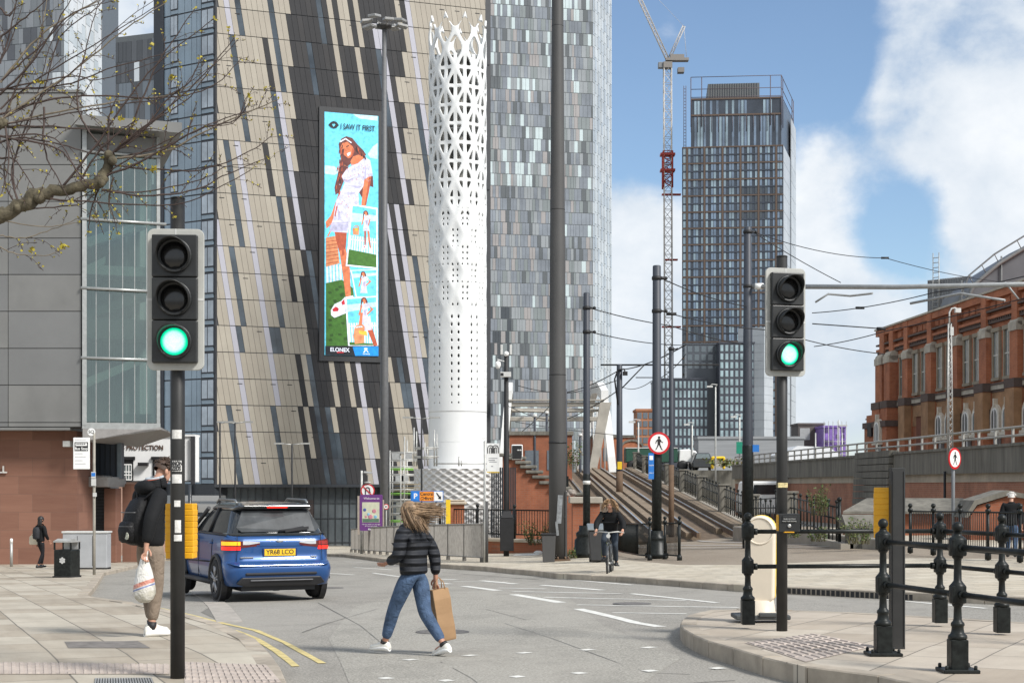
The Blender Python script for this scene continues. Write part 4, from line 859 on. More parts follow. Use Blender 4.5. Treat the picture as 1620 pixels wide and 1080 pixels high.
    mb = MB(o); mb.loft([sec(84), sec(90)], smooth=False, cap=False, closed=False); v = [Vector((x, 84.1, z)) for x, z in arc] + [Vector((72, 84.1, 5)), Vector((24.6, 84.1, 5))]; mb.poly(v)
    v = [p.copy() for p in v]; roofm = M('shed_glazing', (.105, .11, .12), .45, var=.25, scale=.4)
    mb.build('vault', roofm, r, normals=False)
    mb = MB(o)
    for i in range(6): mb.tube([Vector((arc[0][0] + i * 2.2, 84, 10)), Vector((arc[0][0] + i * 2.2, 84, 13.0 + i * 1.35))], .05, 4)
    mb.tube([p + Vector((-.35, -.2, .55)) for p in sec(84)[:7]], .05, 5)
    for p in [sec(84)[i].lerp(sec(84)[i + 1], t) for i in range(5) for t in (0, .5)]: mb.tube([p, p + Vector((-.35, -.2, .55))], .035, 4)
    mb.tube([p + Vector((-.05, -.1, .05)) for p in sec(84)[:8]], .12, 5)
    mb.build('vault_ribs', M('vault_rib_grey', (.16, .165, .165), .5), r)
station_hall()
# ---------------------------------------------------------------- viaduct wall in front of it
def viaduct():
    A, B = Vector((15.3, 104, 0)), Vector((17.3, 40, 0)); f = Face(A, B); L = f.L
    r = root('viaduct_wall', 'stained concrete parapet over brick wall running along the right side', 'wall', (A.x, A.y, 0)); o = r.location; U = lambda px: f.px(px, 740)[0]
    mb = MB(o); f.rect(mb, 0, L, -1.5, 1.78, -1, 0); mb.build('brick_wall', BRICK3, r)
    mb = MB(o); f.rect(mb, 0, L, 1.78, 2.1, -1, .04); mb.build('buff_band', BUFF, r)
    mb = MB(o)
    u = 0
    while u < L: v = min(L, u + 6.2); f.rect(mb, u + .01, v - .01, 2.1, 3.02, -.5, .22); u = v
    f.rect(mb, 0, L, 2.98, 3.08, -.55, .28); mb.build('parapet', CONC2, r, normals=False)
    mb = MB(o)
    for k in range(14): q = .02 * k; f.rect(mb, U(1367) - .1, U(1421) + .05, -1 + k * .3, -1 + k * .3 + .27, 0, .62 - .016 * k)
    mb.build('stepped_pier', CONC2, r, normals=False, bevel=.03)
    mb = MB(o)
    for i in range(int(L / 1.7)): p = f.P(i * 1.7, 3.05, 0); mb.box(p + Vector((0, 0, .26)), (.07, .12, .56))
    for z in (3.34, 3.62): mb.tube([f.P(0, z), f.P(L, z)], .045, 6)
    mb.build('parapet_railing', M('rail_aluminium', (.36, .35, .32), .5, .3), r)
    mb = MB(o); mb.tube([f.P(U(1507), -1, .3), f.P(U(1507), 2.2, .3)], .05, 6); mb.build('downpipe', BLACKM, r)
viaduct()
# ================================================================ WHITE LATTICE TOWER AND ITS DRUM
def lattice_tower():
    Y0 = 116.0; c = W(724, 0, Y0); Rr = 44.5 / F * Y0; zb, zt = 2.2, EYE + 748 / F * Y0
    r = root('lattice_tower', 'tall white perforated cylinder tower with spiked crown and almond shaped openings', 'tower', (c.x, Y0, gz(c.x, Y0))); o = r.location
    LW = M('tower_white', (.73, .74, .73), .5, var=.04, scale=.4); N = 9; ph = R(-23 - 90) ; vh = 2.82
    zc = zt - 1.9
    def h(a, z):
        u = a / (2 * math.pi) * N; v = (z - zc) / vh; g = math.cos(2 * math.pi * u) + math.cos(2 * math.pi * v)
        if g > 0: du, dv = u - round(u), v - round(v)
        else: du, dv = u - math.floor(u) - .5, v - math.floor(v) - .5
        k = max(0, min(1, (25.5 - z) / 5.0)); t = .42 + .87 * k
        if z > 25: t = .40 + .14 * abs(math.sin(z * .8))
        hole = min((abs(g) - t) * .22, (abs(du) - .095 - .08 * k), (abs(dv) - .045) * 1.2)
        if z > zt - 3.6: hole = (abs(g) - .5) * .22        # the crown: open almonds
        if 15 < z < 22.6:
            d3 = z / .43; d3 -= math.floor(d3) + .5; hole = max(hole, (.036 - math.hypot((abs(du) - .11 - .5 * dv * dv) * .8, d3 * .14)) if abs(dv) < .29 else -.05)
        if z < 17.5:
            v2 = z / .585; d2 = v2 - math.floor(v2) - .5; e = .5 - abs(u - math.floor(u) - .5); s = min(1, max(.0, (z - 7.0) / 4)); 
            q = .075 * (1 - .55 * (d2 < -.1) * min(1, (-d2 - .1) * 4)) * (.45 + .55 * s)
            tear = .033 - math.hypot((abs(.5 - e - .17)) * .62, d2 * .13) - .012 * (1 - s) if abs(d2) < .33 else -.05
            hole = tear if z < 14.6 else hole
            if z < 7.4: hole = -.05
        spike = abs(u - math.floor(u) - .5) * 2; lim = zc + .2 + 1.15 * spike ** 1.8
        return max(hole * 4, (z - lim)), g, k
    nu, dz = N * 20, .115; nv = int((zt + .05 - 7.2) / dz)
    val = {}; pos = {}
    for j in range(nv + 1):
        z = 7.2 + j * dz
        for i in range(nu + 1):
            a = 2 * math.pi * i / nu; hv, g, k = h(a, z); val[i, j] = hv
            fade = max(0, min(1, (z - 11) / 6)); rr = Rr - .15 * (abs(g) / 2) * fade + (.07 * fade if g > 0 else 0) * (k > .0) * abs(g) / 2
            pos[i, j] = Vector((c.x + rr * math.cos(a + ph), Y0 + rr * math.sin(a + ph), z))
    mb = MB(o)
    for j in range(nv):
        for i in range(nu):
            q = [(i, j), (i + 1, j), (i + 1, j + 1), (i, j + 1)]; vals = [val[k] for k in q]
            if all(v > 0 for v in vals): continue
            if all(v <= 0 for v in vals): mb.add([pos[k] for k in q], [(0, 1, 2, 3)], 0, True); continue
            pts = []
            for a in range(4):
                b = (a + 1) % 4; va, vb = vals[a], vals[b]
                if va <= 0: pts.append(pos[q[a]])
                if (va > 0) != (vb > 0): pts.append(pos[q[a]].lerp(pos[q[b]], va / (va - vb)))
            if len(pts) >= 3: mb.add(pts, [tuple(range(len(pts)))], 0, True)
    s = mb.build('perforated_shell', LW, r); m = s.modifiers.new('thickness', 'SOLIDIFY'); m.thickness = .16; m.offset = 0
    mb = MB(o); mb.lathe([(Rr + .078, zb), (Rr + .078, 4.9), (Rr + .06, 4.91), (Rr + .06, 4.94), (Rr + .078, 4.95), (Rr + .078, 7.21)], (c.x, Y0, 0), 96, 0, False); mb.build('plain_shell', LW, r)
    mb = MB(o)
    for a in range(5): mb.lathe([(.42, zb), (.42, zt - 3.2 - .3 * (a % 2))], (c.x + .95 * math.cos(a * 1.257), Y0 + .95 * math.sin(a * 1.257), 0), 10)
    mb.lathe([(1.35, zb), (1.35, 22)], (c.x, Y0, 0), 16); mb.build('flue', M('flue_grey', (.34, .335, .31), .6), r)  # core grey lightened to stand for the lit inside of the shell
    mb = MB(o)
    for k in range(5):
        mb = MB(o); mb.lathe([(Rr - .45, 12 + k * 5.5), (Rr - .3, 12 + k * 5.5), (Rr - .3, 12.12 + k * 5.5), (Rr - .45, 12.12 + k * 5.5), (Rr - .45, 12 + k * 5.5)], (c.x, Y0, 0), 30); mb.build('inner_ring', GREYW, r)
    # pillowed white tile drum
    R2 = 3.85; cx, cy = W(738, 0, 114).x, 114; zt2 = EYE + (768 - 741) / F * 111; zb2 = gz(cx, cy) - .5
    r2 = root('tiled_drum_wall', 'curved white drum wall of pillowed diamond tiles under the lattice tower', 'wall', (cx, cy, gz(cx, cy))); mb = MB(r2.location)
    nu, nv = 30 * 10, 130; G_ = []
    for j in range(nv + 1):
        z = zb2 + (zt2 - zb2) * j / nv; ring = []
        for i in range(nu):
            a = 2 * math.pi * i / nu; p = math.cos(30 * a) + math.cos(2 * math.pi * z / .5); rr = R2 + .12 - .15 * (abs(p) / 2) ** .75
            ring.append(Vector((cx + rr * math.cos(a), cy + rr * math.sin(a), z)))
        G_.append(ring)
    mb.loft(G_, 0, True, True); mb.build('pillow_tiles', M('glazed_white_tile', (.58, .57, .55), .35, var=.06), r2, normals=False)
lattice_tower()
# ================================================================ LED SCREEN ON THE TOWER
def led_screen():
    d0 = .22; P = FR.px(555, 370); u0, u1 = FR.px(513.5, 300, d0)[0], FR.px(598.5, 300, d0)[0]; zt, zb = FR.px(514, 177, d0)[1], FR.px(556, 562.5, d0)[1]
    c = FR.P(u0, 0); r = root('led_screen', 'tall narrow bright advertising screen showing a woman in a white dress', 'screen', (c.x, c.y, zb)); o = r.location
    mb = MB(o); FR.rect(mb, u0 - .45, u1 + .42, zb - .5, zt + .45, .06, d0 - .03); mb.build('frame', M('screen_frame', (.035, .036, .038), .5), r)
    E = lambda n, col: M('screen_' + n, col, .4, var=.28, scale=3.2, emit=.30)
    cols = [E('sky', (.12, .52, .70)), E('cloud', (.42, .72, .82)), E('white', (.66, .70, .80)), E('grass', (.045, .13, .02)), E('skin', (.55, .16, .07)), E('hair', (.11, .035, .03)), E('basket', (.55, .22, .10)), E('black', (.012, .014, .018)),
            E('blue', (.01, .22, .62)), E('dark_skin', (.36, .075, .035)), E('dress', (.50, .50, .64)), E('red', (.45, .02, .03)), E('fold', (.36, .35, .48)), E('fence', (.60, .66, .74)), E('grass_dark', (.025, .07, .012)), E('yellow', (.6, .4, .05))]
    mb = MB(o); lay = [0]
    def pg(pts, col, second=0):
        lay[0] += 1; dd = d0 + .00015 * lay[0]; out = []
        for x, y in pts:
            u, z = FR.px(500 + x / 5.14, (170 if not second else 370) + y / 5.14, d0); out.append((min(max(u, u0), u1), min(max(z, zb), zt)))
        FR.slab(mb, out, dd - .00008, dd, col)
    A = lambda y: y + 200 * 5.14            # second crop to first
    S, C, Wt, Gr, Sk, Hr, Ba, Bk, Bl, Ds, Dr, Rd, Fo, Fe, Gd, Ye = range(16)
    FR.rect(mb, u0, u1, zb, zt, d0 - .03, d0, S)
    pg([(72, 470), (150, 480), (200, 520), (150, 550), (72, 540)], C); pg([(420, 380), (460, 320), (500, 290), (500, 420), (440, 410)], C); pg([(300, 40), (500, 70), (500, 110), (350, 90)], C)
    for i in range(6): pg([(80 + i * 27, 250), (98 + i * 27, 245), (104 + i * 27, 420), (86 + i * 27, 420)], Fe, 1)
    pg([(80, 400), (210, 372), (300, 440), (310, 520), (262, 915), (80, 915)], Gr, 1)
    for i in range(22): x, y = rnd.uniform(90, 240), rnd.uniform(420, 890); pg([(x, y), (x + 26, y - 6), (x + 34, y + 14), (x + 8, y + 18)], Gd, 1)
    pg([(80, 30), (165, 15), (192, 240), (80, 268)], Ba, 1)
    for i in range(7): pg([(82, 60 + i * 30), (180, 48 + i * 29), (181, 54 + i * 29), (82, 66 + i * 30)], Ds, 1)
    pg([(88, 20), (120, -40), (160, -30), (172, 20), (160, 20), (150, -15), (122, -20), (100, 22)], Ba, 1)
    pg([(150, -20), (250, -20), (246, 60), (240, 130), (190, 150), (165, 60)], Ds, 1); pg([(190, 140), (242, 120), (276, 290), (282, 505), (240, 508), (215, 310)], Sk, 1); pg([(205, 130), (225, 120), (232, 170), (215, 180)], Ds, 1)
    pg([(120, 620), (150, 570), (205, 545), (232, 515), (300, 500), (320, 560), (240, 645), (150, 682), (122, 660)], Wt, 1); pg([(132, 612), (160, 590), (185, 605), (180, 628), (140, 632)], Rd, 1); pg([(205, 555), (228, 530), (236, 570), (215, 580)], Rd, 1)
    # the woman
    pg([(185, 700), (205, 690), (150, 880), (125, 950), (85, 985), (78, 930), (120, 880)], Sk)
    pg([(200, 430), (260, 395), (265, 480), (225, 600), (190, 690), (158, 712), (150, 650), (172, 560)], Hr); pg([(430, 560), (462, 560), (466, 650), (440, 640)], Hr); pg([(350, 690), (385, 640), (395, 700), (370, 730)], Hr)
    pg([(390, 560), (450, 555), (432, 680), (405, 800), (368, 800)], Sk)
    pg([(183, 300), (205, 255), (245, 235), (295, 250), (335, 300), (385, 350), (408, 385), (370, 420), (320, 420), (270, 470), (210, 470), (198, 400)], Hr)
    pg([(300, 400), (345, 385), (408, 405), (350, 460), (290, 480), (280, 440)], Sk)
    pg([(196, 330), (215, 290), (255, 280), (295, 315), (312, 355), (290, 405), (262, 415), (230, 390), (205, 360)], Sk)
    pg([(250, 375), (280, 362), (277, 385), (258, 398)], Wt); pg([(206, 346), (228, 336), (230, 344), (208, 353)], Bk); pg([(244, 318), (266, 306), (268, 314), (247, 325)], Bk); pg([(195, 275), (240, 250), (290, 285), (286, 292), (240, 260), (198, 285)], Wt); pg([(238, 340), (250, 352), (240, 360)], Ds)
    pg([(250, 500), (300, 470), (340, 455), (400, 405), (440, 430), (462, 555), (440, 560), (392, 585), (385, 640), (345, 700), (350, 790), (300, 900), (262, 1000), (262, 1020), (105, 1008), (140, 900), (165, 760), (232, 615), (207, 560)], Dr)
    for q in ([(215, 580), (255, 610), (330, 560), (260, 590)], [(240, 630), (380, 640), (340, 660)], [(170, 780), (200, 900), (180, 920)], [(392, 585), (400, 470), (410, 500), (404, 580)], [(130, 935), (260, 930), (260, 940), (130, 946)], [(200, 700), (320, 690), (310, 704)]): pg(q, Fo)
    for i in range(46): a = rnd.uniform(0, 1); x = 205 - 40 * a + rnd.uniform(-18, 28); y = 300 + 390 * a; pg([(x, y), (x + 7, y + 2), (x + 3, y + 34), (x - 4, y + 30)], rnd.choice((Ds, Bk, Hr)))
    for i in range(16): x = 320 + i * 5; y = 320 + i * 5 + rnd.uniform(-8, 14); pg([(x, y), (x + 5, y), (x + 12, y + 30), (x + 6, y + 30)], rnd.choice((Ds, Bk)))
    pg([(296, 330), (312, 355), (292, 404), (276, 412), (292, 372)], Ds); pg([(432, 565), (450, 560), (430, 680), (408, 790), (398, 790)], Ds); pg([(150, 880), (165, 800), (176, 800), (158, 890)], Ds)
    for i in range(70): x, y = rnd.uniform(225, 440), rnd.uniform(460, 600); pg([(x, y), (x + 6, y), (x + 6, y + 5), (x, y + 5)], rnd.choice((Fo, Ba, Fo)))
    for i in range(18): x = 112 + i * 8.4; pg([(x, 945), (x + 3, 945), (x + 1, 1004), (x - 3, 1004)], Fo)
    for i in range(26): x, y = rnd.uniform(175, 330), rnd.uniform(620, 900); pg([(x, y), (x + 7, y), (x + 7, y + 6), (x, y + 6)], rnd.choice((Ba, Fo, Fo)))
    # three inset prints
    def mini(cx, cy, s, arm, legs=True, b=None):
        q = lambda pts, col: pg([(cx + x * s, cy + y * s) for x, y in pts], col)
        q([(-22, -62), (-8, -72), (8, -70), (20, -50), (30, -5), (16, -10), (10, -38), (-14, -38), (-24, 10), (-32, 20), (-28, -20)], Hr)
        q([(-14, -58), (0, -64), (10, -50), (2, -34), (-8, -36)], Sk); q([(-6, -38), (8, -42), (10, -26), (-8, -24)], Sk)
        q([(-20, -24), (0, -22), (22, -32), (42, -18), (38, 6), (24, 4), (26, 70), (34, 110), (-28, 108), (-20, 50), (-12, 20)], Dr); q([(-8, 20), (20, 10), (6, 60)], Fo)
        if arm: q([(30, 4), (42, 4), (26, 60), (16, 66)], Sk)
        else: q([(36, -10), (66, 12), (22, 52), (16, 44), (46, 14)], Sk)
        q([(-22, -20), (-14, -10), (-26, 40), (-36, 60), (-42, 50)], Sk)
        if legs:
            q([(-16, 108), (2, 108), (0, 190), (-2, 240), (-14, 240)], Ds); q([(12, 108), (30, 108), (36, 190), (46, 262), (34, 262), (20, 190)], Sk)
            q([(-28, 240), (2, 232), (4, 258), (-26, 276)], Wt); q([(28, 262), (54, 258), (56, 300), (36, 304)], Wt); q([(-20, 246), (-8, 244), (-10, 256), (-20, 258)], Rd)
        if b: bx, by = b; q([(bx - 30, by - 20), (bx + 28, by - 24), (bx + 24, by + 40), (bx - 26, by + 36)], Ba); q([(bx - 30, by - 20), (bx - 10, by - 44), (bx + 20, by - 44), (bx + 28, by - 24), (bx + 18, by - 26), (bx + 12, by - 36), (bx - 6, by - 36)], Ba); q([(bx - 12, by - 22), (bx + 14, by - 26), (bx + 20, by), (bx, by + 4)], Ye)
    def card(p, grass, fence):
        pg(p, Wt); cx = sum(a for a, b in p) / 4; cy = sum(b for a, b in p) / 4; ins = [(cx + (x - cx) * .90, cy + (y - cy) * .945) for x, y in p]; pg(ins, S)
        a, b, c_, d_ = ins; L = lambda p, q, t: (p[0] + (q[0] - p[0]) * t, p[1] + (q[1] - p[1]) * t)
        pg([L(a, d_, .12), L(b, c_, .1), L(b, c_, .2), L(a, d_, .28)], C)
        if fence:
            for i in range(11): t = i / 11; pg([L(L(a, d_, fence), L(b, c_, fence), t), L(L(a, d_, fence), L(b, c_, fence), t + .055), L(d_, c_, t + .055), L(d_, c_, t)], Fe)
            pg([L(a, d_, fence + .06), L(b, c_, fence + .06), L(b, c_, fence + .08), L(a, d_, fence + .08)], Fe)
        if grass: pg([L(a, d_, grass), L(b, c_, grass + .04), c_, d_], Gr)
    card([(288, 785), (500, 818), (502, A(288)), (240, A(262))], .74, .50); mini(405, 955 - 50, .92, True, True, (-88, 105))
    card([(278, A(295)), (500, A(288)), (500, A(515)), (322, A(515))], 0, 0); mini(385, A(375), .98, False, False)
    card([(235, A(520)), (500, A(503)), (505, A(916)), (260, A(916))], .93, .52); mini(392, A(598), 1.15, False, False); pg([(382, A(760)), (455, A(760)), (500, A(905)), (470, A(912)), (420, A(790))], Ds); pg([(385, A(700)), (440, A(660)), (452, A(780)), (380, A(785))], Dr); pg([(360, A(640)), (380, A(640)), (372, A(740)), (345, A(745))], Sk)
    pg([(312, A(765)), (395, A(755)), (390, A(885)), (315, A(895)), (302, A(830))], Ba); pg([(312, A(765)), (330, A(740)), (380, A(735)), (395, A(757)), (384, A(760)), (372, A(748)), (334, A(752))], Ba); pg([(345, A(785)), (410, A(790)), (415, A(830)), (385, A(820)), (350, A(812))], Ye)
    pg([(75, 910), (512, 910), (512, 1000), (75, 1000)], Bk, 1); pg([(296, 918), (512, 914), (512, 992), (318, 990)], Bl, 1); pg([(165, 958), (228, 958), (222, 968), (172, 968)], Rd, 1)
    pg([(382, 966), (398, 936), (388, 936), (394, 926), (414, 926), (420, 936), (410, 936), (428, 966), (416, 962), (405, 945), (394, 962)], Wt, 1)
    pg([(98, 142), (120, 120), (142, 112), (166, 120), (186, 146), (166, 168), (142, 174), (118, 164)], Bk); pg([(142, 160), (130, 142), (136, 134), (142, 140), (148, 134), (156, 142)], S)
    mb.build('screen_picture', cols, r, normals=False)
    yaw = math.atan2(FR.d.y, FR.d.x); rot = (math.pi / 2, 0, yaw)
    def tx(body, x, y, size, m, **k): u, z = FR.px(500 + x / 5.14, y, d0); text(body, size, m, r, FR.P(u, z, d0 + .08) - o, rot=rot, **k)
    tx('I SAW IT FIRST', 337, 202.5, .64, cols[Bk], bold=.012, sx=.72); tx('ELONEX', 191, 553.5, .46, cols[Wt], bold=.012, sx=.95); tx('ADVANCE', 406, 560, .13, cols[Wt], bold=.004)
led_screen()
# ================================================================ WHITE BRIDGE, BRICK WORK BEHIND THE POLES
def bridge():
    Y = 122.0; r = root('arched_tram_bridge', 'white steel arched tram bridge with two bows and grey cross beams', 'bridge', W(880, 740, Y)); o = r.location
    BW = M('bridge_white', (.70, .70, .68), .5, var=.08, scale=.5, dirt=.2); BB = M('bridge_beam_grey', (.36, .335, .29), .7, var=.2, scale=1)
    for px, lean in ((800, 1), (964, -1)):
        x = W(px, 0, Y).x; pr = [(0, 0.5), (.5, 4), (1.5, 7.2), (3, 8.6), (8, 9.6), (16, 10), (26, 9.2), (36, 6.4), (42, 2)]; mb = MB(o)
        for (a, za), (b, zb) in zip(pr, pr[1:]):
            w = .3; sh = lambda z: x + lean * (-.55 + z * .085)
            for q in (0, 1):
                pass
            mb.ext([(sh(za) - w, Y + a, za), (sh(za) + w, Y + a, za), (sh(zb) + w, Y + b, zb), (sh(zb) - w, Y + b, zb)], (0, .0, .9) if a > 2.5 else (0, 1.1, 0), 0)
        mb.build('bow', BW, r)
        for i in range(5): mb = MB(o); yy = Y + 6 + i * 6; mb.tube([(x, yy, 2.6), (x, yy, 9)], .07, 6); mb.build('hanger', GREYW, r)
    x0, x1 = W(803, 0, Y).x, W(960, 0, Y).x
    for i, (dy, z) in enumerate(((3.2, 8.35), (9, 7.4), (18, 8.6))):
        mb = MB(o); mb.box(((x0 + x1) / 2, Y + dy, z), (x1 - x0, .5, .36)); mb.build('cross_beam', BB, r, bevel=.04)
    mb = MB(o); mb.box(((x0 + x1) / 2, Y + 3.2, 8.7), (x1 - x0, 1.0, .1)); mb.tube([(x0, Y + 3.6, 7.9), ((x0 + x1) / 2, Y + 15, 8.3), (x1, Y + 3.6, 7.9)], .12, 6); mb.build('wind_bracing', BB, r)
    mb = MB(o); x2 = x1 - .6; mb.add([(x2, Y - 1, 8.3), (x2 + .9, Y - 1, 8.3), (x2 - .3, Y - 1, 2.7), (x2 - .9, Y - 1, 2.7)] + [(x2, Y - .4, 8.3), (x2 + .9, Y - .4, 8.3), (x2 - .3, Y - .4, 2.7), (x2 - .9, Y - .4, 2.7)], [(0, 1, 2, 3), (7, 6, 5, 4), (0, 4, 5, 1), (1, 5, 6, 2), (2, 6, 7, 3), (3, 7, 4, 0)]); mb.build('raking_leg', BB, r)
    mb = MB(o); mb.bx(x0 - 1, x1 + 1.8, Y - 4, Y + 44, -3, 2.55); mb.build('deck', CONC, r)
bridge()
def brickwork():
    Y = 62.0; s = Y / F; a = W(817, 848, Y); r = root('stepped_brick_wall', 'orange brick ramp wall stepping down to the right under rough stone copings', 'wall', (a.x, Y, gz(a.x, Y))); o = r.location; f = Face(W(770, 0, Y), W(960, 0, Y)); U = lambda px: f.px(px, 700)[0]; Z = lambda y: EYE + (HY - y) / F * Y
    st = [(795, 812, 719), (812, 824, 724), (824, 832, 731), (832, 841, 738), (841, 851, 746), (851, 862, 754), (862, 880, 763), (880, 896, 772), (896, 924, 781)]
    mb = MB(o)
    for x0, x1, y in st: f.rect(mb, U(x0), U(x1) + .003, -2, Z(y + 3) , -2.6, 0)
    mb.build('brick_face', BRICK, r, normals=False)
    for i, (x0, x1, y) in enumerate(st): mb = MB(o); f.rect(mb, U(x0) - .25, U(x1) + .22, Z(y + 3) + .002, Z(y) + .06, -.5, .14 + .004 * i); mb.build('coping_stone', CONC2, r, bevel=.03)
    Y2 = 47.0; a = W(927, 868, Y2); r = root('brick_pillar', 'square orange brick pillar with stone cap beside the tram ramp', 'pillar', (a.x, Y2, gz(a.x, Y2))); mb = MB(r.location); x0, x1 = W(906, 0, Y2).x, W(949, 0, Y2).x; zt = EYE + (HY - 796) / F * Y2
    mb.bx(x0, x1, Y2, Y2 + .85, gz(a.x, Y2) - .2, zt); mb.build('shaft', BRICK, r); mb = MB(r.location); mb.bx(x0 - .1, x1 + .08, Y2 - .1, Y2 + .95, zt + .003, zt + .2); mb.build('cap', CONC, r, bevel=.02)
    r = root('brick_side_wall', 'low dark brick wall with rubble on top between mast and pillar', 'wall', (1.6, 49, gz(1.6, 49))); mb = MB(r.location); x0, x1 = W(893, 0, 49).x, W(908, 0, 49).x; mb.bx(x0, x1, 49, 56, -1.5, EYE + (HY - 785) / F * 49); mb.build('brick_face', BRICK, r)
    mb = MB(r.location)
    for i in range(26): mb.ball((rnd.uniform(x0, x1 + .1), rnd.uniform(49.1, 51.5), EYE + (HY - 785) / F * 49 + rnd.uniform(0, .16)), (rnd.uniform(.05, .13), rnd.uniform(.05, .12), rnd.uniform(.04, .09)), 6)
    mb.build('rubble', M('rubble', (.25, .22, .19), .9, var=.5, scale=9), r)
    # low wall with coping and black fence
    Y3 = 56.0; f = Face(W(690, 0, 58), W(868, 0, 54)); r = root('low_brick_wall', 'low brick wall with pale coping below the black spiked fence', 'wall', (f.A.x, 58, gz(f.A.x, 58))); mb = MB(r.location); zc = EYE + (HY - 856) / F * 56
    f.rect(mb, 0, f.L, -2.5, zc, -.4, 0); mb.build('brick_face', BRICK, r); mb = MB(r.location); f.rect(mb, -.05, f.L + .05, zc + .002, zc + .12, -.5, .1); mb.build('coping', BUFF, r, bevel=.02)
    r = root('spiked_fence', 'black bar fence with ball topped posts on the low brick wall', 'fence', f.P(0, zc + .12, -.2)); o = r.location; mb = MB(o); zt = EYE + (HY - 806) / F * 56
    for z in (zt, zc + .28): f.rect(mb, 0, f.L, z - .025, z + .025, -.22, -.18)
    mb.build('rail', BLACKP, r); mb = MB(o)
    for i in range(int(f.L / .13)): mb.tube([f.P(i * .13, zc + .28, -.2), f.P(i * .13, zt, -.2)], .012, 4)
    mb.build('bars', BLACKP, r)
    for u in (0, f.L * .35, f.L * .68, f.L - .05): mb = MB(o); mb.tube([f.P(u, zc + .1, -.2), f.P(u, zt + .08, -.2)], .045, 8); mb.ball(f.P(u, zt + .14, -.2), .07, 8); mb.build('post', BLACKP, r)
    # black gate leaf
    Y4 = 60; r = root('black_gate', 'tall black corrugated gate between white drum and brick wall', 'gate', (W(797, 0, Y4).x, Y4, gz(-.3, Y4))); mb = MB(r.location); x0, x1 = W(777, 0, Y4).x, W(817, 0, Y4).x; zt = EYE + (HY - 739) / F * Y4
    for i in range(12): q = x0 + (x1 - x0) * i / 12; mb.bx(q, q + (x1 - x0) / 12 - .02, Y4 - (i % 2) * .03, Y4 + .08, -2, zt)
    mb.build('leaf', M('gate_black', (.018, .022, .028), .45), r, normals=False)
    # brick blocks further back
    for x0, x1, y, Yb, nm, lb, mt in ((806, 905, 688, 100, 'brick_substation', 'orange brick block behind the stepped wall', BRICK), (938, 1003, 692, 150, 'brick_outbuilding', 'distant red brick block seen through the right bow of the bridge', BRICK2)):
        r = root(nm, lb, 'building', (W(x0, 0, Yb).x, Yb, gz(W(x0, 0, Yb).x, Yb))); f = Face(W(x0, 0, Yb), W(x1, 0, Yb)); zt = EYE + (HY - y) / F * Yb; mb = MB(r.location); f.rect(mb, 0, f.L, -4, zt, -6, 0); mb.build('wall', mt, r)
        mb = MB(r.location); f.rect(mb, -.1, f.L + .1, zt + .002, zt + .25, -6, .12); mb.build('roof_edge', CONC2, r)
        for u in (.25, .6): mb = MB(r.location); f.rect(mb, f.L * u, f.L * u + .9, zt - 2.3, zt - 1, -.05, .04); mb.build('window', M('far_window', (.13, .15, .17), .2), r)
    x = W(1000, 0, 145); r = root('brick_kiosk', 'small rounded red brick kiosk far beyond the tram poles', 'kiosk', (x.x, 145, 0)); mb = MB(r.location); w = 1.1
    mb.ext([(x.x - w, 145, 2), (x.x + w, 145, 2)] + [(x.x + w * math.cos(math.pi * i / 10), 145, 5.2 + .8 * math.sin(math.pi * i / 10)) for i in range(11)], (0, 3, 0)); mb.build('wall', BRICK2, r); mb = MB(r.location); mb.ext([(x.x + (w + .1) * math.cos(math.pi * i / 10), 144.9, 5.2 + .9 * math.sin(math.pi * i / 10)) for i in range(11)] + [(x.x + (w - .1) * math.cos(math.pi * i / 10), 144.9, 5.2 + .7 * math.sin(math.pi * i / 10)) for i in range(10, -1, -1)], (0, .2, 0)); mb.build('hood', CONC2, r)
    # right hand end: pier with sloping coping by the man, and long coped wall
    Y5 = 45.0; xa, xb = W(1528, 0, Y5).x, W(1760, 0, Y5).x; r = root('coped_brick_pier', 'brick wall end under a sloping stone gable coping, right edge', 'wall', (xa + 1, Y5, gz(xa, Y5))); o = r.location; z0 = gz(xa, Y5) - .2; Z = lambda y: EYE + (HY - y) / F * Y5; X = lambda px: W(px, 0, Y5).x
    mb = MB(o); mb.ext([(X(1536), Y5, z0), (X(1720), Y5, z0), (X(1720), Y5, Z(800)), (X(1670), Y5, Z(797)), (X(1594), Y5, Z(784)), (X(1546), Y5, Z(800)), (X(1536), Y5, Z(815))], (0, 1.2, 0)); mb.build('brick_face', BRICK, r)
    mb = MB(o); mb.ext([(X(1530), Y5 - .12, Z(818)), (X(1544), Y5 - .12, Z(798)), (X(1592), Y5 - .12, Z(783.5)), (X(1672), Y5 - .12, Z(797)), (X(1672), Y5 - .12, Z(792)), (X(1592), Y5 - .12, Z(775)), (X(1540), Y5 - .12, Z(791)), (X(1524), Y5 - .12, Z(818))], (0, 1.4, 0)); mb.build('coping', CONC2, r)
    r = root('coped_wall', 'long low wall with wide grey sloping coping behind the black railing', 'wall', (12, 50, gz(12, 50))); mb = MB(r.location); x0, x1 = W(1340, 0, 50).x, W(1545, 0, 50).x; mb.bx(x0, x1, 50, 50.6, -1, EYE + (HY - 812) / F * 50); mb.build('brick_face', BRICK, r)
    mb = MB(r.location); zc = EYE + (HY - 812) / F * 50; mb.add([(x0 - .2, 49.7, zc), (x1, 49.7, zc), (x1, 51.5, zc + .35), (x0 + 1, 51.5, zc + .35), (x0 - .2, 49.7, zc + .08), (x1, 49.7, zc + .08), (x1, 51.5, zc + .5), (x0 + 1, 51.5, zc + .5)], [(0, 1, 2, 3), (7, 6, 5, 4), (0, 4, 5, 1), (1, 5, 6, 2), (2, 6, 7, 3), (3, 7, 4, 0)]); mb.build('coping', CONC2, r)
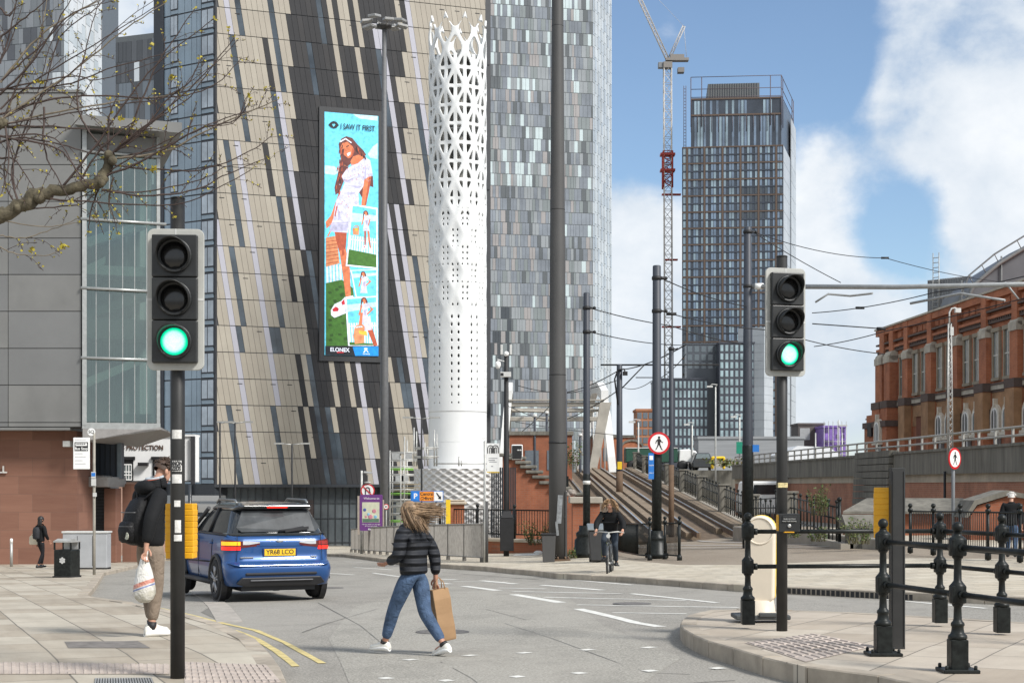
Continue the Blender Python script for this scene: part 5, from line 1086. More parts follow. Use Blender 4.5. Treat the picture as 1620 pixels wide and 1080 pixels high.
    r = root('coped_wall', 'short low wall with weeds in front, left of the black square post', 'wall', (9.3, 44, gz(9.3, 44))); mb = MB(r.location); x0, x1 = W(1345, 0, 43).x, W(1392, 0, 43).x; mb.bx(x0, x1 + .6, 43, 43.7, -1, EYE + (HY - 836) / F * 43); mb.build('stone_face', CONC2, r); mb = MB(r.location); zc = EYE + (HY - 836) / F * 43
    mb.ext([(x0 - .15, 42.9, zc + .002), (x0 - .15, 43.8, zc + .002), (x0 - .15, 43.8, zc + .35), (x0 - .15, 43.4, zc + .4), (x0 - .15, 42.9, zc + .1)], (x1 + .8 - x0, 0, 0)); mb.build('coping', CONC2, r)
    r = root('concrete_kerb_wall', 'low concrete edging with weeds right of the cream bollard', 'wall', (8.6, 43, gz(8.6, 43))); mb = MB(r.location)
    mb.ext([(8.0, 55, -.6), (9.5, 46, -.6), (10.2, 41, -.6), (10.5, 41, -.6), (9.9, 46, -.6), (8.9, 56, -.6)], (0, 0, .78)); mb.build('edging', CONC, r, bevel=.03)
    # raised road behind the ramp
    mb = MB(); mb.ext([(8, 132, -4), (60, 132, -4), (70, 420, -4), (16, 420, -4)], (0, 0, 7.0)); struct(mb.build('raised_road', CONC2))
brickwork()
# ================================================================ FENCES AND RAILINGS
def bar_fence(name, label, pts, h, n_bar, posts, basez=None, mat=BLACKP, cat='railing', group=None, ball=.05, low=.12, br=.009, pr=.035):
    P = [Vector(p) for p in pts]; r = root(name, label, cat, P[0], group=group); o = r.location
    mb = MB(o)
    for z in (h, low):
        mb.tube([p + Vector((0, 0, z)) for p in P], .022, 6)
    mb.build('rail', mat, r); mb = MB(o); L = [0]
    for a, b in zip(P, P[1:]): L.append(L[-1] + (b - a).length)
    def at(s):
        for i in range(len(P) - 1):
            if s <= L[i + 1] + 1e-6: return P[i].lerp(P[i + 1], (s - L[i]) / max(1e-6, L[i + 1] - L[i]))
        return P[-1]
    if n_bar:
        n = int(L[-1] / n_bar)
        for i in range(n): p = at(i * n_bar); mb.tube([p + Vector((0, 0, low)), p + Vector((0, 0, h))], br, 4)
        mb.build('bars', mat, r)
    for s in posts:
        p = at(s if s >= 0 else L[-1]); mb = MB(o); mb.tube([p + Vector((0, 0, -.05)), p + Vector((0, 0, h + .06))], pr, 8)
        if ball: mb.lathe([(.055, h - .02), (.065, h + .05), (.03, h + .08), (.02, h + .1)], p, 8); mb.ball(p + Vector((0, 0, h + .14)), ball, 8); mb.lathe([(pr * 2, -.03), (pr * 2, .08), (pr * 1.2, .16)], p, 8)
        mb.build('post', mat, r)
    return r
def guardrail():
    P = [G(x, y, .12) for x, y in ((556, 873), (575, 874.5), (600, 876.5), (640, 880), (700, 884.5), (765, 889))]
    r = root('pedestrian_guardrail', 'grey galvanised pedestrian guardrail along the far kerb behind the person crossing', 'railing', P[0]); o = r.location; L = 0; mb = MB(o); GR = M('guardrail_grey', (.33, .31, .28), .6, .2, .2)
    h = 1.12; q = resample(P, .11)
    for z in (h, .14): mb.tube([p + Vector((0, 0, z)) for p in P], .025, 6)
    mb.build('rail', GR, r); mb = MB(o)
    for p in q: mb.box(p + Vector((0, 0, h / 2 + .06)), (.03, .014, h - .14))
    mb.build('bars', GR, r)
    for p in resample(P, 2.0) + [P[-1]]: mb = MB(o); mb.bx(p.x - .03, p.x + .03, p.y - .03, p.y + .03, p.z - .02, p.z + h + .03); mb.bx(p.x - .06, p.x + .06, p.y - .06, p.y + .06, p.z - .02, p.z + .14); mb.build('post', M('rail_foot_dark', (.15, .14, .125), .7), r)
guardrail()
bar_fence('tram_railing', 'short black railing with ball posts left of the pedestrian prohibition sign pole', [G(947, 866, .1), G(985, 879, .1), G(1010, 884, .1), G(1028, 886, .1)], .98, .11, (0, 1.6, 2.9, -1))
bar_fence('tram_railing', 'short black railing with ball posts right of the pedestrian prohibition sign pole', [G(1052, 884, .1), G(1075, 886, .1)], .98, .11, (0, -1))
bar_fence('walkway_railing', 'long black bar railing with ball posts in front of the coped wall', [G(1440, 872, .17), G(1475, 875, .17), G(1515, 878, .17), G(1555, 882, .17), G(1585, 884, .17), G(1700, 893, .17)], 1.02, .11, (0, 1.5, 3.0, 4.6, 6.0, -1), ball=.06)
def ramp_fence():
    r = root('ramp_fence', 'black bar fence between stone piers down the right side of the tram ramp', 'fence', (9.5, 44, gz(9.5, 44))); o = r.location; x = 9.5
    bz = lambda y: max(rz(y) + .35, gz(x, y) + .25) if y > 55 else gz(x, y) + .25 + .4 * max(0, (y - 44) / 11) * 1
    mb = MB(o); ys = [43 + i * 3 for i in range(26)]
    R_ = [[Vector((x - .18, y, bz(y) - 2.0)), Vector((x + .18, y, bz(y) - 2.0)), Vector((x + .18, y, bz(y))), Vector((x - .18, y, bz(y)))] for y in ys]; mb.loft(R_, smooth=False); mb.build('stone_base', CONC, r)
    ps = [44, 52, 60, 68, 76, 84, 92, 100, 108, 116]
    for y in ps[1:]: mb = MB(o); mb.bx(x - .24, x + .24, y - .24, y + .24, bz(y) - .2, bz(y) + 1.15); mb.bx(x - .28, x + .28, y - .28, y + .28, bz(y) + 1.152, bz(y) + 1.24); mb.build('stone_pier', CONC2, r, bevel=.015)
    for a, b in zip(ps, ps[1:]):
        mb = MB(o)
        for z in (.25, .68, 1.02): mb.tube([Vector((x, a + .2, bz(a) + z)), Vector((x, b - .2, bz(b) + z))], .026, 6)
        n = 14
        for i in range(n):
            y = a + (b - a) * (i + .7) / (n + .4); big = i % 2 == 0; mb.tube([Vector((x, y, bz(y))), Vector((x, y, bz(y) + (1.14 if big else 1.02)))], .032 if big else .02, 6)
            if big: mb.ball((x, y, bz(y) + 1.17), .055, 6)
        mb.build('bar_panel', BLACKP, r)
    mb = MB(o); y = 44; mb.tube([Vector((x, y, bz(y))), Vector((x, y, bz(y) + 1.2))], .05, 8); mb.ball((x, y, bz(y) + 1.25), .075, 8); mb.build('end_post', BLACKP, r)
    r = root('ramp_fence', 'black bar fence high on the left side of the tram ramp by the bridge', 'fence', (3.0, 78, rz(78))); o = r.location; x = 3.0; mb = MB(o)
    for z in (.2, 1.1): mb.tube([Vector((x, 82, rz(82) + z)), Vector((x, 121, rz(121) + z))], .03, 6)
    for i in range(110): y = 82 + i * .35; mb.tube([Vector((x, y, rz(y) + .2)), Vector((x, y, rz(y) + 1.1))], .014, 4)
    mb.build('bars', BLACKP, r)
    for y in (82, 92, 102, 112): mb = MB(o); mb.bx(x - .06, x + .06, y - .06, y + .06, rz(y) - .2, rz(y) + 1.3); mb.build('post', BLACKP, r)
ramp_fence()
POSTPROF = [(.115, .0), (.115, .27), (.125, .28), (.125, .30), (.085, .33), (.072, .37), (.086, .39), (.086, .41), (.062, .43), (.052, .70), (.068, .72), (.068, .74), (.055, .76)]
def rail_post(r, o, p, plate=False, H=1.2):
    mb = MB(o); s = H / 1.2
    mb.box(p + Vector((0, 0, .13 * s)), (.138, .138, .26 * s)); mb.lathe([(.076, .26), (.076, .29), (.052, .31), (.046, .36), (.054, .37), (.054, .39), (.034, .41), (.030, .52), (.045, .53), (.045, .55)], p, 14)
    mb.box(p + Vector((0, 0, .62)), (.112, .112, .14)); mb.lathe([(.06, .545), (.064, .55), (.064, .69), (.046, .71), (.032, .73), (.029, .90), (.044, .91), (.044, .93)], p, 14)
    mb.box(p + Vector((0, 0, .995)), (.116, .116, .13)); mb.lathe([(.068, .925), (.068, 1.065), (.055, 1.075), (.035, 1.09), (.028, 1.11), (.04, 1.115)], p, 14); mb.ball(p + Vector((0, 0, 1.155)), .045, 14)
    if plate: mb.box(p + Vector((0, 0, .012)), (.29, .26, .03)); [mb.lathe([(.016, .02), (.016, .06)], p + Vector((a, b, 0)), 6) for a in (-.115, .115) for b in (-.1, .1)]
    mb.build('post', BLACKP, r, bevel=.006)
def island_railings():
    def run(name, label, pts, plate):
        P = [Vector(p) for p in pts]; r = root(name, label, 'railing', P[0]); o = r.location
        for p in P: rail_post(r, o, p, plate)
        for a, b in zip(P, P[1:]):
            for z in (.995, .62):
                mb = MB(o); d = (b - a).normalized() * .06; mb.tube([a + d + Vector((0, 0, z)), b - d + Vector((0, 0, z))], .024, 10)
                for e, sg in ((a, 1), (b, -1)): q = e + d * sg + Vector((0, 0, z)); mb.tube([q, q + d * sg * .7], .037, 10)
                mb.build('rail', BLACKP, r)
    zi = .163
    at = lambda px, Y: Vector(((px - CX) / F * Y, Y, zi))
    run('island_railing', 'black two rail island railing along the far edge, passing behind the cream bollard', [at(1183, 16.3), at(1487, 16.5), at(1585, 15.4), at(1740, 13.9)], False)
    run('island_railing', 'black two rail island railing nearest the camera with bolted base plates', [at(1397, 13.35), at(1515, 12.15), at(1690, 10.7)], True)
island_railings()
# ================================================================ TRAFFIC SIGNALS
LENSOFF = M('signal_lens_off', (.012, .012, .012), .18, var=.1, spec=.6); LENSON = M('signal_lens_green', (.02, .9, .5), .3, var=.02, emit=1.0)
def green_lens():
    m, nt, b = nodes('signal_lens_green'); tc = nt.nodes.new('ShaderNodeTexCoord'); g = nt.nodes.new('ShaderNodeVectorMath'); g.operation = 'LENGTH'; nt.links.new(tc.outputs['Object'], g.inputs[0])
    c = ramp(nt, g.outputs['Value'], [(.0, (.75, 1, .92)), (.074, (.55, 1, .85)), (.095, (.0, .75, .40)), (.118, (0, .4, .2))])
    vo = nt.nodes.new('ShaderNodeTexVoronoi'); vo.inputs['Scale'].default_value = 70; nt.links.new(tc.outputs['Object'], vo.inputs['Vector'])
    c = mixc(nt, .25, c, ramp(nt, vo.outputs['Distance'], [(.2, (1, 1, 1)), (.6, (.1, .8, .5))]), 'MULTIPLY')
    nt.links.new(c, b.inputs['Base Color']); nt.links.new(c, b.inputs['Emission Color']); b.inputs['Emission Strength'].default_value = .8; return m
LENSON = green_lens()
def rrect(w, h, rr, n=5):
    out = []
    for cx, cy, a0 in ((w / 2 - rr, h / 2 - rr, 0), (-w / 2 + rr, h / 2 - rr, 90), (-w / 2 + rr, -h / 2 + rr, 180), (w / 2 - rr, -h / 2 + rr, 270)):
        for i in range(n + 1): a = R(a0 + 90 * i / n); out.append((cx + rr * math.cos(a), cy + rr * math.sin(a)))
    return out
def traffic_light(label, base, H, hz, yaw, prad=.058, vis=True):
    r = root('traffic_light', label, 'traffic light', base); zb = base.z
    mb = MB(); mb.tube([(0, 0, -.1), (0, 0, H)], prad, 20); mb.lathe([(prad + .004, H - .01), (prad - .01, H + .004)], (0, 0, 0), 20); mb.build('pole', BLACKM_POLE, r)
    hd = Matrix.Rotation(yaw, 4, 'Z')
    def place(o): o.matrix_local = Matrix.Translation((0, 0, hz)) @ hd; return o
    w, h = .45, 1.13
    mb = MB(); pts = rrect(w, h, .055); mb.ext([(x, -.095, z) for x, z in pts], (0, .03, 0)); bb = place(mb.build('backing_board', M('board_grey_border', (.40, .40, .37), .55, var=.1), r, bevel=.004))
    mb = MB(); mb.bx(-.006, .006, -.097, -.095, h / 2 - .07, h / 2); mb.bx(-w / 2, -w / 2 + .05, -.0975, -.095, -.01, .01); mb.bx(w / 2 - .05, w / 2, -.0975, -.095, -.01, .01); j = mb.build('board_joint', GREYW, r); place(j)
    mb = MB()
    for k in range(3): z = (1 - k) * .342; mb.bx(-.18, .18, -.155, -.096, z - .169, z + .169)
    mb.bx(-.15, .15, -.062, .05, -.45, .45); mb.bx(-.05, .05, .04, .1, .2, .26); mb.bx(-.05, .05, .04, .1, -.3, -.24)
    hdob = place(mb.build('signal_head', BLACKH, r, bevel=.01, seg=2))
    for k in range(3):
        z = (1 - k) * .342; Mx = Matrix.Rotation(R(90), 3, 'X')
        mb = MB(); mb.lathe([(.139, 0), (.139, .03), (.121, .034), (.114, .01)], (0, -.155, z), 28, 0, True, Mx); mb.build('lens_ring', BLACKH, hdob)
        mb = MB(); mb.lathe([(.114, 0), (.107, .012), (.075, .022), (.03, .027), (.002, .028)], (0, 0, 0), 28, 0, True, Mx)
        l = mb.build('lens', LENSON if k == 2 else LENSOFF, hdob); l.location = (0, -.157, z)
        # cowl: open hood, long above, short below
        mb = MB(); n = 26; vs = []
        for i in range(n + 1):
            a = R(-62) + R(304) * i / n; x, zz = math.cos(a) * .128, math.sin(a) * .128; d = .05 + .15 * max(0, math.sin(a) * .62 + .38)
            for rr, yy in ((1, -.157), (1, -.157 - d), (.955, -.157 - d), (.955, -.157)): vs.append((x * rr, yy, z + zz * rr))
        fs = [(i * 4 + j, i * 4 + (j + 1) % 4, i * 4 + 4 + (j + 1) % 4, i * 4 + 4 + j) for i in range(n) for j in range(4)] + [(0, 1, 2, 3), (n * 4 + 3, n * 4 + 2, n * 4 + 1, n * 4)]
        mb.add(vs, fs, 0, True); mb.build('visor', BLACKH, hdob)
    return r
BLACKM_POLE = M('signal_pole_black', (.020, .020, .019), .55, var=.4, scale=3); BLACKH = M('signal_head_black', (.016, .017, .017), .45, var=.3, scale=6)
def yellow_box(r, c, w, d, h, yaw=0, name='crossing_signal_box'):
    mb = MB(); n = 9
    for i in range(n): z = -h / 2 + h * (i + .5) / n; mb.box((0, 0, z), (w - (.012 if i in (0, n - 1) else 0), d, h / n - .004)); 
    mb.box((0, 0, 0), (w - .006, d - .006, h - .006)); mb.box((0, -d / 2 - .03, 0), (w * .9, .05, h - .03), 1)
    o = mb.build(name, [YEL, BLACKH], r, bevel=.004); o.location = c; o.rotation_euler = (0, 0, yaw); return o
b = G(281, 1072, .1); rl = traffic_light('large green traffic light on a black stickered pole, left foreground', b, 3.87, (768 - 476) / F * b.y + EYE - b.z, R(3))
yellow_box(rl, (0, .14, (768 - 840) / F * b.y + EYE - b.z), .235, .13, .45, R(176))
def sticker(px, py, w, h, m=None, ang=0):
    s = b.y / F; zc = EYE + (768 - py) * s - b.z; x = (px - 281) * s; rr = .0592; mb = MB(); n = 6; a0 = x / rr
    vs = [];
    for i in range(n + 1):
        a = a0 + (i / n - .5) * w * s / rr * .98
        for zz in (-h * s / 2, h * s / 2): vs.append((rr * math.sin(a), -rr * math.cos(a), zc + zz + ang * (i / n - .5) * .02))
    mb.add(vs, [(2 * i, 2 * i + 2, 2 * i + 3, 2 * i + 1) for i in range(n)]); mb.build('sticker', m or M('paper_sticker', (.60, .59, .56), .6, var=.25, scale=30), rl)
for q in ((282, 687, 17, 14), (282, 737, 17, 17), (282, 757, 17, 14), (283, 796, 10, 10), (284, 832, 10, 20), (284, 850, 13, 10)): sticker(*q)
s_ = b.y / F
for t, py in (('ANON', 733), ('ZEDS', 741)): text(t, .05, BLACKM, rl, (.004, -.0605, EYE + (768 - py) * s_ - b.z), ext=.0008, sx=.62, bold=.002)
b2 = G(1237, 997, .163); b2.z = .163; rr_ = traffic_light('green traffic light on the island with a push button box, visors angled right', b2, 3.9, (768 - 511) / F * b2.y + EYE - b2.z, R(15))
mb = MB(); mb.box((0, 0, 0), (.22, .12, .19)); mb.box((0, -.065, .04), (.15, .012, .07)); mb.lathe([(.02, 0), (.02, .015)], (0, -.06, -.03), 12, 1, True, Matrix.Rotation(R(90), 3, 'X')); mb.box((-.112, 0, 0), (.012, .11, .17), 2); mb.box((0, -.03, -.098), (.11, .07, .012), 2)
o = mb.build('push_button_box', [BLACKH, M('steel_button', (.6, .6, .58), .3, .8), YEL], rr_, bevel=.006); o.location = (.05, -.09, EYE + (768 - 826) / F * b2.y - b2.z)
text('PUSH BUTTON', .018, GREYW, rr_, (.05, -.166, EYE + (768 - 820) / F * b2.y - b2.z), ext=.0005); text('WAIT FOR SIGNAL', .018, GREYW, rr_, (.05, -.166, EYE + (768 - 823.5) / F * b2.y - b2.z), ext=.0005)
mb = MB(); mb.box((0, 0, EYE + (768 - 767) / F * b2.y - b2.z), (.10, .122, .05)); mb.build('sticker', M('yellow_white_sticker', (.6, .5, .25), .6, var=.5, scale=30), rr_)
b3 = Vector(((1419 - CX) / F * 13.9, 13.9, .163)); r3 = root('crossing_signal_post', 'black square post carrying a yellow crossing signal box, behind the railing', 'signal post', b3)
mb = MB(); mb.box((0, 0, .82), (.125, .11, 1.66)); mb.box((-.05, -.058, .82), (.012, .01, 1.6)); mb.box((.05, -.058, .82), (.012, .01, 1.6)); mb.build('post', BLACKM_POLE, r3, bevel=.008)
yellow_box(r3, (-.055, .16, EYE + (768 - 811) / F * 13.9 - .163), .235, .16, .47, R(168))
# ================================================================ POLES, MASTS, SIGNS, BINS
def pole_thing(name, label, cat, px, ybot, Y, ytop, w0, w1=None, mat=SLATE, off=.12, group=None, n=14, base=None, zb=None):
    x = (px - CX) / F * Y; zb = gz(x, Y) + off if zb is None else zb; r = root(name, label, cat, (x, Y, zb), group=group); zt = EYE + (HY - ytop) / F * Y - zb; s = Y / F
    mb = MB(); mb.lathe([(w0 * s / 2, -.15), (w0 * s / 2, zt * .3), ((w1 or w0) * s / 2, zt - .02), ((w1 or w0) * s / 2 - .02, zt)], (0, 0, 0), n); mb.build('pole', mat, r)
    r['s'] = s; return r, (lambda py: EYE + (HY - py) * s - zb), s
GP_ = 'tram poles'
# heavy dark mast, centre
def dark_mast():
    Y = 43.0; x = (882 - CX) / F * Y; zb = gz(x, Y) + .12; r = root('dark_mast', 'massive dark grey tapering mast rising out of the picture, worn patch near its foot', 'mast', (x, Y, zb)); s = Y / F; z = lambda py: EYE + (HY - py) * s - zb
    mb = MB(); mb.lathe([(.255, 0), (.25, z(700)), (.22, z(380)), (.16, z(-60)), (.15, z(-140))], (0, 0, 0), 12, smooth=True); mb.build('shaft', DARKG, r)
    mb = MB(); mb.lathe([(.262, z(700) - .02), (.262, z(700) + .02)], (0, 0, 0), 12); mb.build('joint_ring', BLACKM, r)
    for py, q in ((42, .172), (332, .213), (593, .243)): mb = MB(); mb.lathe([(q, z(py) - .012), (q + .006, z(py)), (q, z(py) + .012)], (0, 0, 0), 12); mb.build('joint_ring', BLACKM, r)
    mb = MB(); mb.box((0, 0, .03), (.72, .6, .06)); [mb.lathe([(.03, .05), (.03, .13)], (.3 * math.cos(a * .785), .27 * math.sin(a * .785), 0), 6) for a in range(8)]; mb.build('base_plate', RUST, r)
    mb = MB(); mb.box((.05, -.255, z(805)), (.14, .012, .8), rot=(0, .06, 0)); mb.box((-.02, -.258, z(835)), (.07, .012, .4), rot=(0, -.1, 0)); mb.build('bare_patch', M('bare_metal_patch', (.2, .21, .215), .5, var=.5, scale=6), r)
    mb = MB(); mb.lathe([(.012, 0), (.012, .03)], (.2, -.2, z(818)), 8); mb.box((.24, -.12, z(830)), (.05, .1, 1.9)); mb.build('cable_cover', DARKG, r)
dark_mast()
def cast_base(r, w, h, mat=BLACKP):
    mb = MB(); mb.lathe([(w / 2 * 1.12, 0), (w / 2 * 1.12, h * .16), (w / 2, h * .2), (w / 2 * .96, h * .55), (w / 2 * .8, h * .62), (w / 2 * .86, h * .68), (w / 2 * .86, h * .76), (w / 2 * .62, h * .84), (w / 2 * .6, h)], (0, 0, 0), 14); mb.build('cast_base', mat, r)
def clamps(r, z, s, w, pys, side=1):
    for py in pys:
        mb = MB(); mb.lathe([(w * s / 2 + .02, z(py) - .05), (w * s / 2 + .03, z(py)), (w * s / 2 + .02, z(py) + .05)], (0, 0, 0), 12); mb.tube([(0, 0, z(py)), (side * (w * s / 2 + .16), 0, z(py))], .03, 6); mb.ball((side * (w * s / 2 + .14), 0, z(py)), .05, 8); mb.build('wire_clamp', BLACKM, r)
def black_low(r, s, w, z, ytop):
    mb = MB(); mb.lathe([(w * s / 2 + .006, .1), (w * s / 2 + .006, z(ytop)), (w * s / 2 - .005, z(ytop) + .03)], (0, 0, 0), 14); mb.build('dark_sleeve', BLACKP, r)
r1, z1, s1 = pole_thing('tram_pole', 'slate blue tram pole with cast black foot beside the cyclist', 'tram pole', 928, 885, 45, 463, 11, 10, group=GP_); cast_base(r1, .75, .95); black_low(r1, s1, 11, z1, 750); clamps(r1, z1, s1, 10, (487, 525))
mb = MB(); mb.lathe([(11 * s1 / 2 + .012, z1(766)), (11 * s1 / 2 + .012, z1(760))], (0, 0, 0), 12); mb.build('paper_band', M('paper_sticker', (.6, .59, .56), .6), r1)
r2, z2, s2 = pole_thing('tram_pole', 'slate blue tram pole carrying the large round pedestrian prohibition sign', 'tram pole', 1039, 880, 42, 420, 15, 13, group=GP_); cast_base(r2, .58, .75); black_low(r2, s2, 15, z2, 715); clamps(r2, z2, s2, 13, (440, 492))
r3_, z3, s3 = pole_thing('tram_pole', 'rusty footed tram pole standing between the two tracks on the ramp', 'tram pole', 980, 790, 84, 577, 10, 9, group=GP_, zb=rz(84) - .1)
mb = MB(); mb.lathe([(11 * s3 / 2, 0), (11 * s3 / 2, z3(745))], (0, 0, 0), 12); mb.build('rust_sleeve', RUST, r3_); mb = MB(); mb.box((0, -.24, z3(736)), (.25, .02, .42)); mb.build('warning_label', YEL2, r3_)
mb = MB(); mb.tube([(-1.05, 0, z3(577)), (5.5, 0, z3(577))], .05, 6); mb.tube([(.1, 0, z3(615)), (1.35, 0, z3(578))], .04, 6); mb.tube([(.9, 0, z3(597)), (2.3, 0, z3(597))], .03, 6); mb.build('cantilever_arm', BLACKM, r3_)
mb = MB(); mb.tube([(-.1, -.2, z3(640)), (-.28, -.2, z3(600)), (-.1, -.2, z3(585)), (.25, -.2, z3(584)), (.32, -.2, z3(592))], .05, 6); mb.box((.3, -.2, z3(591)), (.26, .2, .22)); mb.build('camera_bracket', BLACKM, r3_)
r4, z4, s4 = pole_thing('tram_pole', 'slender slate tram pole at the foot of the ramp, right of the pedestrian sign', 'tram pole', 1062, 838, 59, 548, 8, 7.5, group=GP_, zb=rz(59)); mb = MB(); mb.lathe([(9 * s4 / 2, 0), (9 * s4 / 2, z4(735))], (0, 0, 0), 10); mb.build('rust_sleeve', RUST, r4); clamps(r4, z4, s4, 7.5, (552,))
r5, z5, s5 = pole_thing('tram_pole', 'tall slate tram pole behind the cream bollard holding the long cantilever tube', 'tram pole', 1183, 850, 47, 359, 17, 12, group=GP_); black_low(r5, s5, 17, z5, 705); clamps(r5, z5, s5, 12, (367, 453))
mb = MB(); mb.box((12 * s5, -.1, z5(709)), (.2, .02, .22)); mb.build('blue_notice', BLUE, r5)
r6, z6, s6 = pole_thing('tram_pole', 'far slender tram pole just right of the dark mast', 'tram pole', 895, 770, 96, 615, 5, 4.5, group=GP_, zb=rz(96))
for px, yt, Y, lb in ((846, 660, 100, 'far dark tram pole with white cap behind the stepped wall'), (865, 655, 108, 'far slim tram pole with blue band behind the stepped wall'), (918, 690, 112, 'short far tram pole near the bridge deck')):
    r_, z_, s_ = pole_thing('tram_pole', lb, 'tram pole', px, 750, Y, yt, 4, 4, group=GP_, zb=1.2); mb = MB(); mb.lathe([(.12, 0), (.2, .05), (.12, .22)], (0, 0, z_(yt)), 8); mb.build('cap', GREYW, r_)
# floodlight mast
r_, z_, s_ = pole_thing('floodlight_mast', 'very tall grey mast with a ring of floodlights before the beige tower', 'mast', 608, 838, 84, 40, 13, 7, mat=M('mast_mid_grey', (.11, .112, .115), .55, var=.15))
for i in range(8):
    a = i * math.pi / 4 + .3; d = Vector((math.cos(a), math.sin(a), 0)); mb = MB(); mb.tube([Vector((0, 0, z_(44))), d * .75 + Vector((0, 0, z_(40) + .05 * (i % 2)))], .04, 6); mb.box(d * 1.0 + Vector((0, 0, z_(39) + .1 * (i % 3))), (.62, .5, .14), rot=(0, .15, a)); mb.build('floodlight', M('floodlight_grey', (.33, .33, .32), .5, .3), r_, bevel=.03)
mb = MB(); mb.lathe([(.15, -.1), (.42, 0), (.42, .15), (.15, .2)], (0, 0, z_(44)), 12); mb.build('head_ring', DARKG, r_)
# cctv pole
r_, z_, s_ = pole_thing('cctv_pole', 'black camera pole with white cameras, aerials and boxed foot', 'camera pole', 801, 870, 51, 556, 9, 7, mat=BLACKM, off=.1)
mb = MB(); mb.box((.02, 0, z_(845)), (.46, .4, 1.1)); mb.box((.02, 0, z_(821)), (.38, .32, .1)); mb.ext([(-.2, -.2, z_(821) + .05), (.24, -.2, z_(821) + .05), (.14, -.1, z_(821) + .28), (-.1, -.1, z_(821) + .28)], (0, .3, 0)); mb.build('foot_box', BLACKM, r_, bevel=.01)
for dx in (-.16, .15): mb = MB(); mb.box((dx, 0, z_(553)), (.08, .1, .34)); mb.build('aerial', GREYW, r_, bevel=.01)
mb = MB(); mb.tube([(0, 0, z_(572)), (-.3, -.1, z_(569))], .02, 6); mb.lathe([(.02, .1), (.09, .06), (.1, -.05), (.06, -.14), (.01, -.17)], (-.28, -.1, z_(576)), 12); mb.build('dome_camera', WHITE, r_)
mb = MB(); mb.box((-.02, -.18, z_(593)), (.36, .2, .17)); mb.box((-.14, -.285, z_(593)), (.1, .012, .1), 1); mb.build('box_camera', [GREYW, BLACKM], r_, bevel=.01); mb = MB(); mb.ball((0, -.12, z_(560)), .09, 10); mb.build('dome_camera', WHITE, r_)
# small street lamps in front of the beige tower
for px, yt, Y, lb, w in ((372, 668, 96, 'twin armed street lamp nearest the blue glass side', 26), (462, 702, 100, 'twin armed street lamp in front of the tower, centre left', 26), (667, 661, 90, 'street lamp with side arms beside the scaffold', 27), (348, 668, 94, 'single armed dark street lamp at the tower corner', 20)):
    r_, z_, s_ = pole_thing('street_lamp', lb, 'street lamp', px, 800, Y, yt, 3.2, 2.6, mat=BLACKM)
    for sd in ((-1, 1) if px != 348 else (1,)): mb = MB(); mb.tube([(0, 0, z_(yt) - .05), (sd * w * s_ * .6, 0, z_(yt) + .02)], .04, 6); mb.box((sd * w * s_ * .8, 0, z_(yt) + .03), (.62, .2, .1)); mb.build('lamp_arm', GALV, r_)
for px, yt, Y, lb in ((1132, 612, 130, 'pale street lamp with hooked head beyond the ramp'), (1170, 660, 128, 'pale street lamp with green sign beyond the ramp'), (1095, 672, 140, 'small pale lamp column beyond the ramp fence'), (1010, 668, 120, 'small lamp column left of the brick flats')):
    r_, z_, s_ = pole_thing('street_lamp', lb, 'street lamp', px, 740, Y, yt, 3, 2.4, mat=GALV, zb=1.5); mb = MB(); mb.tube([(0, 0, z_(yt)), (.15, 0, z_(yt) + .2), (-.3, 0, z_(yt) + .25), (-.45, 0, z_(yt) + .1)], .04, 6); mb.box((-.5, 0, z_(yt) + .04), (.5, .25, .14)); mb.build('lamp_head', GREYW, r_)
    if px == 1170: mb = MB(); mb.box((.1, -.2, z_(708)), (.8, .05, 1.0)); mb.build('green_sign', M('sign_green', (.01, .22, .14), .5), r_)
# --- round signs
def disc(r, c, rad, th, mat, name, yaw=0):
    mb = MB(); mb.lathe([(rad, -th / 2), (rad, th / 2)], (0, 0, 0), 36, 0, False, Matrix.Rotation(R(90), 3, 'X')); o = mb.build(name, mat, r); o.location = c; o.rotation_euler = (0, 0, yaw); return o
def walker(r, c, h, yaw=0):
    """the black walking figure of the prohibition sign"""
    s = h / 24.0; mb = MB(); q = lambda pts: mb.ext([(x * s, 0, z * s) for x, z in pts], (0, .004, 0))
    q([(.3 + 2.1 * math.cos(a * .6), 10.2 + 2.1 * math.sin(a * .6)) for a in range(10)])
    q([(-1.8, 7.6), (2.2, 7.8), (3.4, 4.5), (2.4, 1.0), (2.2, -2), (-2.2, -2), (-2.4, 2), (-2.8, 5)])
    q([(-2.4, 7.2), (-5.2, 4.0), (-6.2, -.5), (-5.2, -.9), (-3.9, 3.0), (-1.8, 5)]); q([(2.4, 7.2), (4.6, 3.4), (7.4, 1.4), (6.9, .4), (3.6, 2.2), (1.8, 4.6)])
    q([(-2.2, -1.5), (.4, -1.5), (-1.6, -6.2), (-4.6, -11.6), (-6.6, -11.6), (-6.6, -10.9), (-5.6, -10.6), (-3.6, -6.4)]); q([(-.4, -1.5), (2.2, -1.5), (3.8, -6), (5.6, -10.9), (7.6, -11.0), (7.4, -11.8), (4.6, -11.8), (1.6, -6.2)])
    o = mb.build('walking_figure', BLACKM, r); o.location = c; o.rotation_euler = (0, 0, yaw)
rad = 17.5 * s2; disc(r2, (.04, -.2, z2(701)), rad, .02, RED, 'prohibition_sign'); disc(r2, (.04, -.206, z2(701)), rad * .80, .02, WHITE, 'sign_face'); walker(r2, (.04, -.222, z2(701)), rad * 1.22)
mb = MB(); mb.box((-.17, -.19, z2(737)), (.15, .02, .72)); mb.build('blue_notice', BLUE, r2)
for py, t in ((726, '▲'), (737, 'NX'), (750, 'i')): pass
mb = MB(); [mb.box((-.17, -.202, z2(py)), (.1, .006, .12)) for py in (724,)]; mb.build('notice_symbol', WHITE, r2)
